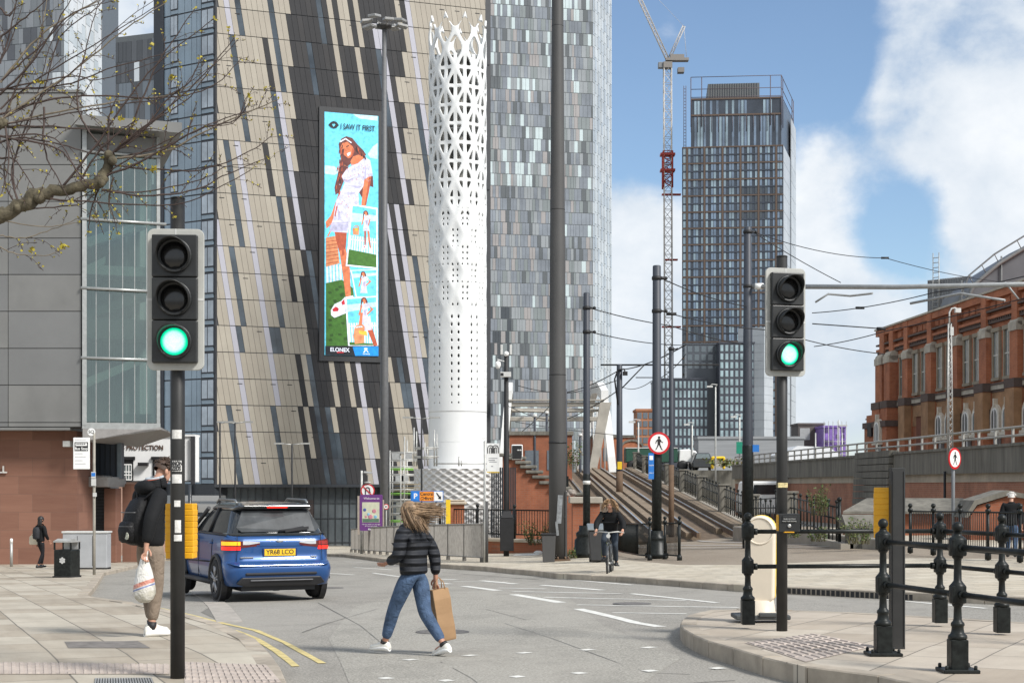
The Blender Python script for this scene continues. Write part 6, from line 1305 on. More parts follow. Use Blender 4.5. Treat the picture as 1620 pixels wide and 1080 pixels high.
text('TRAM', .05, WHITE, r2, (-.17, -.203, z2(736)), ext=.001); text('ONLY', .05, WHITE, r2, (-.17, -.203, z2(748)), ext=.001)
Y = 46.0; r_, z_, s_ = pole_thing('pedestrian_prohibition_sign', 'narrow angled pedestrian prohibition sign before the viaduct wall', 'road sign', 1508, 800, Y, 708, 5.5, 5.5, mat=M('sign_post_grey', (.16, .17, .18), .5)); rad = 17 * s_
n_ = Vector((math.sin(R(40)), -math.cos(R(40)), 0)); c_ = Vector((0, -.06, z_(725))); disc(r_, c_ + n_ * .03, rad, .02, RED, 'sign_plate', R(40)); disc(r_, c_ + n_ * .036, rad * .80, .02, WHITE, 'sign_face', R(40)); walker(r_, c_ + n_ * .05, rad * 1.22, R(40))
# no U turn sign + solar lamp + info totem
Y = 66.0; r_, z_, s_ = pole_thing('no_u_turn_sign', 'round no U turn sign with small End plate on a grey post', 'road sign', 572, 842, Y, 744, 4, 4, mat=GALV); cx = 10 * s_; rad = 11.2 * s_
disc(r_, (cx, -.1, z_(776)), rad, .02, RED, 'sign_plate'); disc(r_, (cx, -.106, z_(776)), rad * .82, .02, WHITE, 'sign_face')
mb = MB(); q = .09
mb.tube([(cx - .09, -.125, z_(776) - .15), (cx - .09, -.125, z_(776) + .03)] + [(cx - .0 + .09 * math.cos(math.pi * (1 - i / 6)), -.125, z_(776) + .06 + .09 * math.sin(math.pi * i / 6)) for i in range(7)] + [(cx + .09, -.125, z_(776) - .04)], .022, 4); mb.ext([(cx + .03, -.13, z_(776) - .04), (cx + .15, -.13, z_(776) - .04), (cx + .09, -.13, z_(776) - .14)], (0, .008, 0)); mb.build('u_turn_arrow', BLACKM, r_)
mb = MB(); mb.box((cx, -.132, z_(776)), (.5, .006, .045), rot=(0, R(45), 0)); mb.build('red_slash', RED, r_)
mb = MB(); mb.box((cx, -.1, z_(791)), (.32, .02, .17)); mb.box((cx, -.108, z_(791)), (.29, .02, .14), 1); mb.build('end_plate', [BLACKM, WHITE], r_); text('End', .15, BLACKM, r_, (cx, -.121, z_(791)), ext=.001)
mb = MB(); mb.tube([(cx, 0, z_(764)), (cx, 0, z_(752)), (cx - .1, -.05, z_(748))], .02, 6); mb.box((cx, 0, z_(747)), (.36, .2, .03), rot=(.3, .1, 0)); mb.ball((cx, -.1, z_(763)), (.17, .1, .05), 10); mb.build('solar_lamp', GALV, r_)
Y = 65.0; x = (587 - CX) / F * Y; zb = gz(x, Y) + .1; s_ = Y / F; z_ = lambda py: EYE + (HY - py) * s_ - zb; r_ = root('information_panel', 'purple framed information panel behind the guardrail, left end', 'information board', (x, Y, zb))
mb = MB(); w = 36 * s_; mb.ext([(a, 0, b) for a, b in [(p[0], p[1] + (z_(782) + z_(839)) / 2) for p in rrect(w, z_(782) - z_(839), .07)]], (0, .14, 0)); mb.build('panel', M('panel_purple', (.13, .035, .18), .4, var=.1), r_)
mb = MB(); mb.bx(-.38, .36, -.006, 0, z_(826), z_(794)); mb.build('map_sheet', M('map_cream', (.52, .53, .40), .5, var=.15, scale=5), r_)
mb = MB()
for px, py, q in ((577, 806, .07), (583, 813, .06), (592, 808, .09), (586, 817, .1), (594, 817, .07), (579, 817, .05)): mb.ball(((px - 587) * s_, -.012, z_(py)), (q, .004, q), 10, rnd.randrange(3))
mb.bx(-.36, .34, -.012, -.007, z_(825.5), z_(820), 3); mb.build('map_drawing', [M('map_blue', (.2, .42, .6), .5), M('map_pink', (.5, .2, .25), .5), M('map_navy', (.06, .10, .3), .5), M('map_green', (.09, .16, .11), .5)], r_)
text('Welcome to', .13, WHITE, r_, (.02, -.004, z_(788)), ext=.001); [text(t, .065, WHITE, r_, (0, -.004, z_(py)), ext=.001) for t, py in (('The city centre is to the right', 829), ('for trams and trains', 831.8))]; mb = MB(); mb.bx(-.12, .12, -.006, 0, z_(838), z_(835.5)); mb.build('logo_strip', WHITE, r_)
mb = MB(); mb.bx(-w / 2 - .09, -w / 2 - .01, -.02, .16, z_(845), z_(784)); mb.bx(w / 2 + .01, w / 2 + .06, .0, .14, z_(845), z_(790)); mb.build('side_post', M('totem_post', (.34, .29, .24), .6), r_)
Y = 78.0; r_, z_, s_ = pole_thing('speed_limit_sign', 'small red ringed 30 speed limit roundel beside the floodlight mast', 'road sign', 611, 832, Y, 796, 1.6, 1.6, mat=GALV); disc(r_, (0, -.1, z_(801)), 4.4 * s_, .02, RED, 'sign_plate'); disc(r_, (0, -.106, z_(801)), 3.3 * s_, .02, WHITE, 'sign_face'); text('30', .15, BLACKM, r_, (0, -.125, z_(801)), ext=.001)
# parking sign
Y = 57.0; r_, z_, s_ = pole_thing('car_park_sign', 'car park direction sign with P, orange Central (24hrs) panel and arrow', 'road sign', 690, 860, Y, 776, 3.4, 3.4, mat=GALV); X = lambda px: (px - 690) * s_
mb = MB(); mb.bx(X(650), X(701.5), -.1, -.07, z_(793), z_(776)); mb.build('sign_plate', BLUE, r_)
for a, b_, m in ((651, 664, BLUE), (664.3, 686.5, M('sign_orange', (.75, .25, .02), .4, var=.05)), (687, 700.5, WHITE)): mb = MB(); mb.bx(X(a), X(b_), -.108, -.1, z_(792), z_(777)); mb.build('sign_panel', m, r_)
mb = MB(); mb.bx(X(653), X(662), -.111, -.108, z_(790.5), z_(778.5)); mb.build('parking_square', M('parking_blue', (.02, .2, .65), .4), r_)
text('P', .27, WHITE, r_, (X(657.5), -.114, z_(784.5)), ext=.001, bold=.008); text('Central', .17, BLACKM, r_, (X(675.4), -.11, z_(781)), ext=.001, bold=.003, sx=.95); text('(24hrs)', .17, BLACKM, r_, (X(675.4), -.11, z_(788)), ext=.001, bold=.003, sx=.95)
mb = MB(); mb.ext([(X(690), -.112, z_(779.5)), (X(691.2), -.112, z_(778.5)), (X(696.5), -.112, z_(785)), (X(697.8), -.112, z_(783.5)), (X(698.2), -.112, z_(789.5)), (X(692.8), -.112, z_(788.4)), (X(694.4), -.112, z_(786.8))], (0, .003, 0)); mb.build('arrow', BLACKM, r_)
Y = 56.8; x = (709 - CX) / F * Y; r_ = root('yellow_notice_board', 'narrow yellow notice standing against a brick pier', 'sign', (x, Y, gz(x, Y))); s_ = Y / F; mb = MB(r_.location); zz = lambda py: EYE + (HY - py) * s_; mb.bx(x - .085, x + .085, Y, Y + .03, zz(837), zz(790)); mb.bx(x - .04, x + .04, Y + .03, Y + .08, gz(x, Y), zz(792)); mb.build('board', YEL2, r_); mb = MB(r_.location); mb.bx(x - .0, x + .06, Y - .004, Y, zz(832), zz(829)); mb.bx(x - .0, x + .02, Y - .004, Y, zz(836), zz(829)); mb.build('marking', BLACKM, r_)
x = (721 - CX) / F * 57.6; r_ = root('brick_pier', 'small red brick pier with pale cap behind the guardrail', 'pillar', (x, 57.6, gz(x, 57.6))); mb = MB(r_.location); zz = lambda py: EYE + (HY - py) * 57.6 / F; mb.bx(x - .31, x + .31, 57.6, 58.2, -2, zz(798)); mb.build('shaft', BRICK2, r_); mb = MB(r_.location); mb.bx(x - .4, x + .4, 57.5, 58.3, zz(798) + .002, zz(793)); mb.bx(x - .34, x + .34, 57.56, 58.24, zz(793) + .003, zz(790)); mb.build('cap', BUFF, r_, bevel=.03)
# tram stop flag
Y = 44.0; r_, z_, s_ = pole_thing('tram_stop_sign', 'thin pole with white tram stop flag bearing a looped M symbol', 'stop sign', 767, 888, Y, 697, 4, 4, mat=GALV); X = lambda px: (px - 767) * s_
mb = MB(); mb.bx(X(770), X(790), -.02, .02, z_(746), z_(701)); mb.build('flag', WHITE, r_, bevel=.008); mb = MB(); mb.bx(X(770), X(790), -.018, .018, z_(747.5), z_(746.2)); mb.build('flag_edge', YEL2, r_)
mb = MB(); P = []
for k in range(2):
    for rr in (.085, .055, .025)[:3]:
        cx = X(776.2 + 7.6 * k); zc = z_(709); P = [(cx - rr, -.026, zc - .14)] + [(cx + rr * math.cos(math.pi * (1 - i / 8)), -.026, zc + rr * math.sin(math.pi * i / 8)) for i in range(9)] + [(cx + rr, -.026, zc - .14)]; 
        if rr != .055: mb.tube(P, .011, 4)
mb.build('loop_symbol', BLACKM, r_); text('SP', .1, GREYW, r_, (X(765), -.03, z_(694)), ext=.01)
mb = MB(); mb.bx(X(773), X(787), -.023, -.02, z_(725), z_(724)); mb.bx(X(773), X(783), -.023, -.02, z_(728.5), z_(727)); mb.bx(X(774), X(786), -.023, -.02, z_(731), z_(730)); mb.bx(X(777), X(780), -.023, -.02, z_(738), z_(736.5)); mb.build('small_print', M('print_grey', (.25, .25, .27), .6), r_)
mb = MB(); mb.tube([(.05, 0, 0), (.05, 0, z_(792))], .05, 8); mb.build('lower_sleeve', DARKG, r_)
# bus stop
Y = 40.0; r_, z_, s_ = pole_thing('bus_stop', 'weathered bus stop pole with white timetable flag and round SQ disc', 'bus stop', 149, 912, Y, 683, 4.6, 4.2, mat=M('bus_pole', (.27, .25, .21), .6, var=.2), off=.1); X = lambda px: (px - 147) * s_
mb = MB(); mb.lathe([(.1, -.012), (.1, .012)], (0, 0, 0), 24, 0, False, Matrix.Rotation(R(90), 3, 'X')); o = mb.build('stop_disc', WHITE, r_); o.location = (X(143), -.02, z_(683)); text('SQ', .12, BLACKM, r_, (X(143), -.036, z_(683)), ext=.001)
mb = MB(); mb.bx(X(114), X(140), -.02, .02, z_(742), z_(692)); mb.build('flag', WHITE, r_, bevel=.01); mb = MB(); mb.bx(X(116.5), X(137.5), -.026, -.02, z_(713), z_(699)); mb.build('black_panel', BLACKM, r_)
text('Bus Stop', .10, WHITE, r_, (X(127), -.028, z_(709.5)), ext=.001, bold=.002, sx=.95); mb = MB(); mb.bx(X(118), X(136), -.030, -.026, z_(705), z_(700.5)); [mb.bx(X(119.5 + i * 3), X(121.5 + i * 3), -.033, -.03, z_(703), z_(701.2), 1) for i in range(5)]; mb.build('bus_symbol', [WHITE, BLACKM], r_)
mb = MB(); [mb.bx(X(117), X(134 - 5 * (i % 2)), -.023, -.02, z_(y + .6), z_(y)) for i, y in enumerate((695, 717, 722, 728, 733))]; mb.build('small_print', M('print_grey', (.25, .25, .27), .6), r_)
mb = MB(); mb.bx(X(143.5), X(150.5), -.075, -.06, z_(756), z_(746)); mb.bx(X(143.5), X(151), -.075, -.06, z_(768), z_(757)); mb.bx(X(146), X(152), -.075, -.06, z_(785), z_(779)); mb.build('notice_plate', GREYW, r_); mb = MB(); mb.bx(X(144), X(150), -.08, -.075, z_(753), z_(747.5)); mb.build('notice_symbol', BLUE, r_)
# ---------------------------------------------------------------- bins, cabinets, bollards
def at_px(px, py, off=.1): return G(px, py, off)
p = at_px(106, 913); s_ = p.y / F; r_ = root('litter_bin', 'black hooded litter bin with honeycomb emblem on left pavement', 'bin', p, R(-12)); w, h = 30 * s_, 60 * s_
mb = MB(); mb.bx(-w / 2, w / 2, -w / 2, w / 2, .03, h * .74); mb.build('body', BLACKP, r_, bevel=.02); mb = MB(); mb.bx(-w / 2 - .01, w / 2 + .01, -w / 2 - .01, w / 2 + .01, h * .93, h * .97); mb.ext([(-w / 2, -w / 2, h * .97), (w / 2, -w / 2, h * .97), (w * .35, -w * .35, h * 1.03), (-w * .35, -w * .35, h * 1.03)], (0, .01, 0)); mb.bx(-w * .36, w * .36, -w * .36, w * .36, h * .97, h * 1.02); mb.build('hood', GALV, r_, bevel=.012)
[(lambda m: m.build('hood_post', BLACKP, r_))(MB().bx(a * (w / 2 - .035), a * (w / 2), b_ * (w / 2 - .035), b_ * w / 2, h * .74, h * .93)) for a in (-1, 1) for b_ in (-1, 1)]; MB().bx(-w / 2 + .05, w / 2 - .05, w / 2 - .05, w / 2 - .03, h * .74, h * .93).build('inner_back', GALV, r_)
mb = MB()
for i in range(7):
    a = i * math.pi / 3; cx, cz = (0, 0) if i == 6 else (.055 * math.cos(a + .5), .055 * math.sin(a + .5)); mb.ext([(cx + .03 * math.cos(k * math.pi / 3), -w / 2 - .006, h * .46 + cz + .03 * math.sin(k * math.pi / 3)) for k in range(6)], (0, .005, 0))
mb.build('honeycomb_emblem', GREYW, r_, normals=False)
mb = MB(); mb.bx(-w / 2 - .02, w / 2 + .02, -w / 2 - .02, w / 2 + .02, 0, .05); mb.build('plinth', BLACKM, r_)
p = at_px(134, 900); s_ = p.y / F; r_ = root('utility_cabinet', 'wide pale grey utility cabinet behind the bus stop pole', 'cabinet', p); w = 70 * s_; mb = MB(); mb.bx(-w / 2, w / 2, 0, .5, .04, 57 * s_); mb.build('cabinet', M('cabinet_grey', (.34, .35, .36), .55, var=.12, scale=2, dirt=.3), r_, bevel=.015); mb = MB(); mb.bx(-w / 2 - .03, w / 2 + .03, -.03, .53, 57 * s_, 60 * s_); mb.build('lid', GREYW, r_, bevel=.01); mb = MB(); mb.bx(-w / 2, w / 2, .02, .48, -.05, .04); [mb.bx(a * w, a * w + .012, -.004, .0, .1, 53 * s_) for a in (-.17, .17)]; mb.build('door_joint', BLACKM, r_)
p = at_px(82, 891); s_ = p.y / F; r_ = root('grit_bin', 'yellow bin with open mouth between the far left person and black bin', 'bin', p); w = 13 * s_; h = 41 * s_
mb = MB(); mb.loft([[Vector((a * w / 2 * k, b_ * .25 * k, z)) for a, b_ in ((-1, -1), (1, -1), (1, 1), (-1, 1))] for z, k in ((0, .8), (h * .7, 1), (h, 1.06))], smooth=False); mb.build('body', YEL, r_, bevel=.015); mb = MB(); mb.ext([(-w * .54, -.27, h), (w * .54, -.27, h), (w * .54, -.1, h + .16), (-w * .54, -.1, h + .1)], (0, .3, 0)); mb.build('lid', YEL, r_, bevel=.01)
p = at_px(18, 896); r_ = root('steel_bollard', 'thin steel bollard at the sandstone wall', 'bollard', p); mb = MB(); mb.lathe([(.045, 0), (.045, .78)], (0, 0, 0), 12); mb.build('shaft', GALV, r_); mb = MB(); mb.lathe([(.047, .78), (.047, .9), (.03, .93)], (0, 0, 0), 12); mb.build('cap', WHITE, r_)
p = at_px(868, 884, .12); p.y = 42.2; p.x = (868 - CX) / F * p.y; p.z = gz(p.x, p.y) + .12; s_ = p.y / F; r_ = root('dark_litter_bin', 'square dark grey bin against the foot of the dark mast', 'bin', p); mb = MB(); mb.loft([[Vector((a * k, b_ * k, z)) for a, b_ in ((-1, -1), (1, -1), (1, 1), (-1, 1))] for z, k in ((0, .16), (.75, .19))], smooth=False); mb.build('body', DARKG, r_, bevel=.01); mb = MB(); mb.bx(-.21, .21, -.21, .21, .752, .8); mb.build('rim', BLACKM, r_, bevel=.01)
p = at_px(946, 889, .12); s_ = p.y / F; r_ = root('kerbside_bin', 'dark wheeled rubbish bin with grey lid behind the cyclist', 'bin', p); mb = MB(); mb.loft([[Vector((a * k, b_ * k, z)) for a, b_ in ((-1, -1), (1, -1), (1, 1), (-1, 1))] for z, k in ((0.05, .2), (.85, .26))], smooth=False); mb.build('body', M('bin_charcoal', (.035, .036, .038), .5), r_, bevel=.02); mb = MB(); mb.ext([(-.29, -.29, .85), (.29, -.29, .85), (.29, .29, .98), (-.29, .29, .98)], (0, 0, .05)); mb.build('lid', M('bin_lid', (.16, .18, .19), .5), r_, bevel=.015); mb = MB(); mb.tube([(-.22, .2, .1), (.22, .2, .1)], .1, 10); mb.build('wheels', BLACKM, r_)
def keep_left():
    Y = 17.3; x = (1203 - CX) / F * Y; zb = .165; r = root('island_bollard', 'cream backed rounded island bollard with yellow left edge', 'bollard', (x, Y, zb)); s = Y / F; z = lambda py: EYE + (HY - py) * s - zb
    w = 48 * s; h0, h1 = z(955), z(815); CR = M('cream_plastic', (.70, .62, .50), .45, var=.06, scale=2, dirt=.2); n = 14
    top = [(w / 2 * math.cos(math.pi * i / n), h1 - w / 2 + w / 2 * math.sin(math.pi * i / n)) for i in range(n + 1)]; bot = [(-w * .46, h0 + w * .2), (-w * .34, h0 + .03), (0, h0), (w * .34, h0 + .03), (w * .46, h0 + w * .2)]
    yaw = Matrix.Rotation(R(-14), 4, 'Z')
    mb = MB(); mb.ext([(a, -.11, b) for a, b in top + bot], (0, .22, 0)); o = mb.build('back_shell', CR, r, bevel=.03, seg=3); o.matrix_local = yaw
    mb = MB(); mb.ext([(a * 1.02, .112, b * 1.004) for a, b in top + bot], (0, .06, 0)); o = mb.build('front_edge', YEL2, r, bevel=.01); o.matrix_local = yaw
    mb = MB(); cz = h1 - w / 2
    ring = [(w * .43 * math.cos(a * math.pi / 16), cz + w * .43 * math.sin(a * math.pi / 16)) for a in range(32)]; mb.tube([(a, -.108, b) for a, b in ring + ring[:1]], .012, 6); o = mb.build('moulded_ring', CR, r); o.matrix_local = yaw
    mb = MB(); mb.lathe([(.2, 0), (.2, .02), (.17, .05), (.15, h0 + .05)], (0, 0, 0), 20); o = mb.build('neck', CR, r)
    mb = MB(); mb.box((0, 0, -.0), (.62, .42, .05)); mb.box((.05, -.2, .03), (.2, .06, .05)); mb.build('base_plate', M('bollard_base', (.06, .065, .065), .6), r, bevel=.01)
keep_left()
# ---------------------------------------------------------------- scaffold, small far things
def scaffold():
    Y = 96.0; s = Y / F; r = root('scaffold', 'grey tube scaffold with green rails at the drum wall', 'scaffold', W(650, 830, Y)); o = r.location; q = lambda px, py, d=0: W(px, py, Y + d)
    for px, a in ((617, 712), (634, 720), (655, 676), (672, 700), (687, 680), (640, 690), (726, 722)):
        mb = MB(o); mb.tube([q(px, 845 if px < 655 else 737), q(px, a)], .05, 6); mb.tube([q(px + 4, 840 if px < 655 else 737, 2), q(px + 4, a + 6, 2)], .05, 6); mb.build('standard', GALV, r)
    for y, m, a, b in ((708, 0, 655, 694), (722, 0, 655, 694), (738, 0, 617, 654), (741, 1, 617, 654), (715, 0, 617, 660), (727, 0, 617, 660), (750, 0, 617, 655), (762, 0, 617, 655), (774, 0, 617, 655), (780, 1, 617, 650), (790, 0, 617, 650), (800, 0, 617, 652), (812, 0, 617, 652), (823, 1, 617, 655), (733, 0, 686, 770)):
        sm_ = [GALV, M('scaffold_green', (.16, .36, .06), .6)][m]; MB(o).tube([q(a, y), q(b, y)], .045, 6).build('ledger', sm_, r); MB(o).tube([q(a, y + 2, 2), q(min(b, 690), y + 2, 2)], .045, 6).build('ledger', sm_, r)
    for px, y0, y1 in ((626, 715, 727), (632, 752, 762), (646, 715, 727), (640, 752, 762)): mb = MB(o); mb.box(q(px, (y0 + y1) / 2), (.5, .05, (y1 - y0) * s)); mb.build('guard_panel', M('guard_mesh', (.33, .34, .34), .6), r)
    for y in (766, 771, 776): mb = MB(o); mb.box(q(645, y, 1), (1.6, 1.2, .06)); mb.build('boards', M('scaffold_board', (.3, .25, .16), .8), r)
    mb = MB(o); mb.bx(q(622, 0).x, q(652, 0).x, Y + 2.5, Y + 3.5, q(0, 850).z, q(0, 795).z); mb.build('site_cabin', M('site_hut', (.45, .46, .42), .6, var=.4, scale=3), r)
scaffold()
Y = 62.0; r_ = root('tram_mirror', 'black square box with white rim and two pale lamps on the wall top', 'signal box', W(818, 728, Y)); s_ = Y / F; mb = MB(); mb.box((0, 0, 13 * s_), (.46, .3, 24 * s_)); mb.build('rim', WHITE, r_, bevel=.03); mb = MB(); mb.box((0, -.16, 13 * s_), (.4, .05, 21 * s_)); mb.build('face', BLACKM, r_, bevel=.02); [(lambda m: m.build('lamp', GREYW, r_))(MB().ball((x, -.19, 16 * s_), (.05, .02, .03), 10)) for x in (.04, .13)]; mb = MB(); mb.tube([(0, .05, -.3), (0, .05, .1)], .04, 6); mb.build('stem', BLACKM, r_)
# yellow portal sign on the far road
Y = 132.5; r_ = root('yellow_height_frame', 'yellow framed white board on the raised road beyond the ramp fence', 'sign', W(1136, 740, Y)); s_ = Y / F; mb = MB(); [mb.box((a * 9 * s_, 0, 8 * s_), (4.5 * s_, .3, 20 * s_)) for a in (-1, 1)]; mb.box((0, 0, 16 * s_), (22 * s_, .32, 5 * s_)); mb.build('frame', YEL2, r_, bevel=.1); mb = MB(); mb.box((0, .1, 7 * s_), (12 * s_, .1, 12 * s_)); mb.build('board', M('bare_board', (.45, .44, .41), .6), r_)
Y = 128.0; r_ = root('white_tent', 'white marquee roof beyond the viaduct parapet railing', 'tent', W(1290, 722, Y)); s_ = Y / F; mb = MB(); mb.ext([(-48 * s_, 0, -2), (44 * s_, 0, -2), (44 * s_, 0, 0), (22 * s_, 0, 15 * s_), (-28 * s_, 0, 17 * s_), (-48 * s_, 0, 4 * s_)], (0, 8, 0)); mb.build('canopy', M('tent_white', (.72, .74, .76), .6, var=.05), r_); mb = MB(); [mb.tube([(x * s_, -.05, -2), (x * s_, -.05, 2 + x * .0)], .06, 6) for x in (-46, 0, 42)]; mb.build('pole', GALV, r_)
# ---------------------------------------------------------------- overhead wires
def wire(label, pts, rad=.016, sag=0, name='overhead_wire', mat=None, ins=()):
    P = [W(*p) for p in pts]; q = []
    for a, b in zip(P, P[1:]):
        n = 12
        for i in range(n + (b is P[-1])): t = i / n; p = a.lerp(b, t); p.z -= sag * 4 * t * (1 - t); q.append(p)
    mb = MB(); mb.tube(q, rad, 5); [mb.tube([q[int(i * (len(q) - 1))] - Vector((.14, 0, 0)), q[int(i * (len(q) - 1))] + Vector((.14, 0, 0))], rad * 3, 6) for i in ins]
    tag(mb.build(name, mat or BLACKM), label, 'wire', 'overhead wires')
wire('span wire from the upper clamp of the cyclist side pole towards the sign pole', [(933, 487, 45), (1060, 515, 47), (1178, 545, 47)], sag=.05)
wire('span wire from the lower clamp of the cyclist side pole', [(933, 525, 45), (1085, 546, 60)], sag=.1)
wire('upper span wire from the sign pole to the bollard pole', [(1046, 440, 42), (1183, 485, 47)], sag=.1, ins=(.08,))
wire('second span wire from the sign pole running right behind the traffic light', [(1046, 492, 42), (1220, 522, 47), (1400, 560, 50)], sag=.1, ins=(.06,))
wire('thin stay from the top of the bollard pole sloping down right', [(1190, 366, 47), (1330, 447, 49)], rad=.014, sag=.05)
wire('long thin wire with beads crossing the sky toward the hall', [(1195, 368, 47), (1400, 408, 56), (1640, 450, 70)], rad=.014, sag=.2, ins=(.5, .52))
wire('contact wire rising to the right edge from behind the traffic light', [(1285, 495, 52), (1480, 462, 46), (1700, 415, 40)], sag=.1, ins=(.22,))
wire('lower contact wire rising to the right edge', [(1288, 548, 52), (1400, 524, 48), (1700, 450, 40)], sag=.05)
wire('registration arm wire with hooked end against the sky', [(1285, 512, 50), (1370, 518, 50), (1396, 520, 50)], rad=.02, ins=(.99,))
wire('curved pull off wire left of the traffic light', [(985, 612, 80), (1030, 603, 62), (1085, 560, 60)], sag=.2)
wire('far contact wire from the bridge to the ramp pole', [(815, 690, 122), (888, 622, 100), (980, 585, 85), (1085, 545, 60)], rad=.03, sag=.2)
wire('second far contact wire under the cross beams', [(800, 640, 122), (885, 667, 105), (985, 612, 84)], rad=.03, sag=.2)
wire('far horizontal cable between the small poles over the bridge', [(815, 667, 110), (1000, 690, 115)], rad=.025, sag=.1)
wire('far cable left of the dark mast at beam height', [(820, 610, 100), (895, 622, 98), (980, 600, 85)], rad=.025, sag=.1)
# long grey cantilever tube held by the bollard pole
r_ = root('cantilever_tube', 'long grey cantilever tube reaching right from the bollard pole across the sky', 'tram gantry', W(1190, 453, 47)); o = r_.location
mb = MB(o); mb.tube([W(1188, 453, 47), W(1420, 454, 44), W(1700, 448, 40.5)], [.075, .07, .065], 8); mb.build('tube', M('cantilever_grey', (.32, .33, .33), .5, .2), r_); mb = MB(o); mb.lathe([(.1, -.13), (.1, .13)], W(1201, 453, 46.8), 10, 0, True, Matrix.Rotation(R(90), 3, 'Y')); mb.build('insulator', WHITE, r_)
mb = MB(o); mb.tube([W(1290, 478, 46), W(1310, 465, 46), W(1345, 468, 46), W(1380, 464, 45)], .035, 6); mb.build('registration_arm', M('cantilever_grey', (.32, .33, .33), .5, .2), r_)
mb = MB(o); mb.tube([W(1440, 480, 45), W(1520, 464, 44), W(1590, 475, 43)], .04, 6); mb.tube([W(1590, 446, 43), W(1612, 474, 43)], .025, 6); mb.build('registration_arm', M('cantilever_grey', (.32, .33, .33), .5, .2), r_)
# lattice lamp post on the parapet
Y = 55.0; x = (1502 - CX) / F * Y; r_ = root('lattice_lamp_post', 'slim galvanised lattice post with hooked lamp before the brick hall', 'street lamp', (x, Y, 2.6)); s_ = Y / F; z_ = lambda py: EYE + (HY - py) * s_ - 2.6; mb = MB()
for a, b_ in ((-.1, -.08), (.1, -.08), (0, .1)): mb.tube([(a, b_, 0), (a * .55, b_ * .55, z_(512))], .022, 6)
for i in range(22): t = i / 22; z0, z1 = z_(512) * t, z_(512) * (t + .045); k = 1 - .45 * t; mb.tube([(-.1 * k, -.08 * k, z0), (.1 * k, -.08 * k, z1)], .01, 4); mb.tube([(.1 * k, -.08 * k, z0), (0, .1 * k, z1)], .01, 4)
mb.build('lattice', GALV, r_); mb = MB(); mb.tube([(0, 0, z_(512)), (0, 0, z_(494)), (.08, 0, z_(488)), (.2, 0, z_(487)), (.3, 0, z_(489))], .03, 6); mb.box((.3, 0, z_(491)), (.2, .16, .16)); mb.box((.08, 0, z_(524)), (.12, .12, .3)); mb.build('lamp_hook', GREYW, r_)
Y = 93.0; r_, z_, s_ = pole_thing('street_lamp', 'small lamp column left of the brick hall corner', 'street lamp', 1385, 700, Y, 664, 2.2, 2, mat=GALV, zb=1.0); mb = MB(); mb.tube([(0, 0, z_(664)), (-.35, 0, z_(663))], .03, 5); mb.box((-.4, 0, z_(663)), (.4, .2, .1)); mb.build('lamp_head', GREYW, r_)
r_, z_, s_ = pole_thing('street_lamp', 'tall thin lamp column beside the purple building', 'street lamp', 1327, 700, 110, 664, 2.2, 1.8, mat=GALV, zb=1.0); mb = MB(); mb.box((.3, 0, z_(673)), (.6, .2, .1)); mb.build('lamp_head', GREYW, r_)
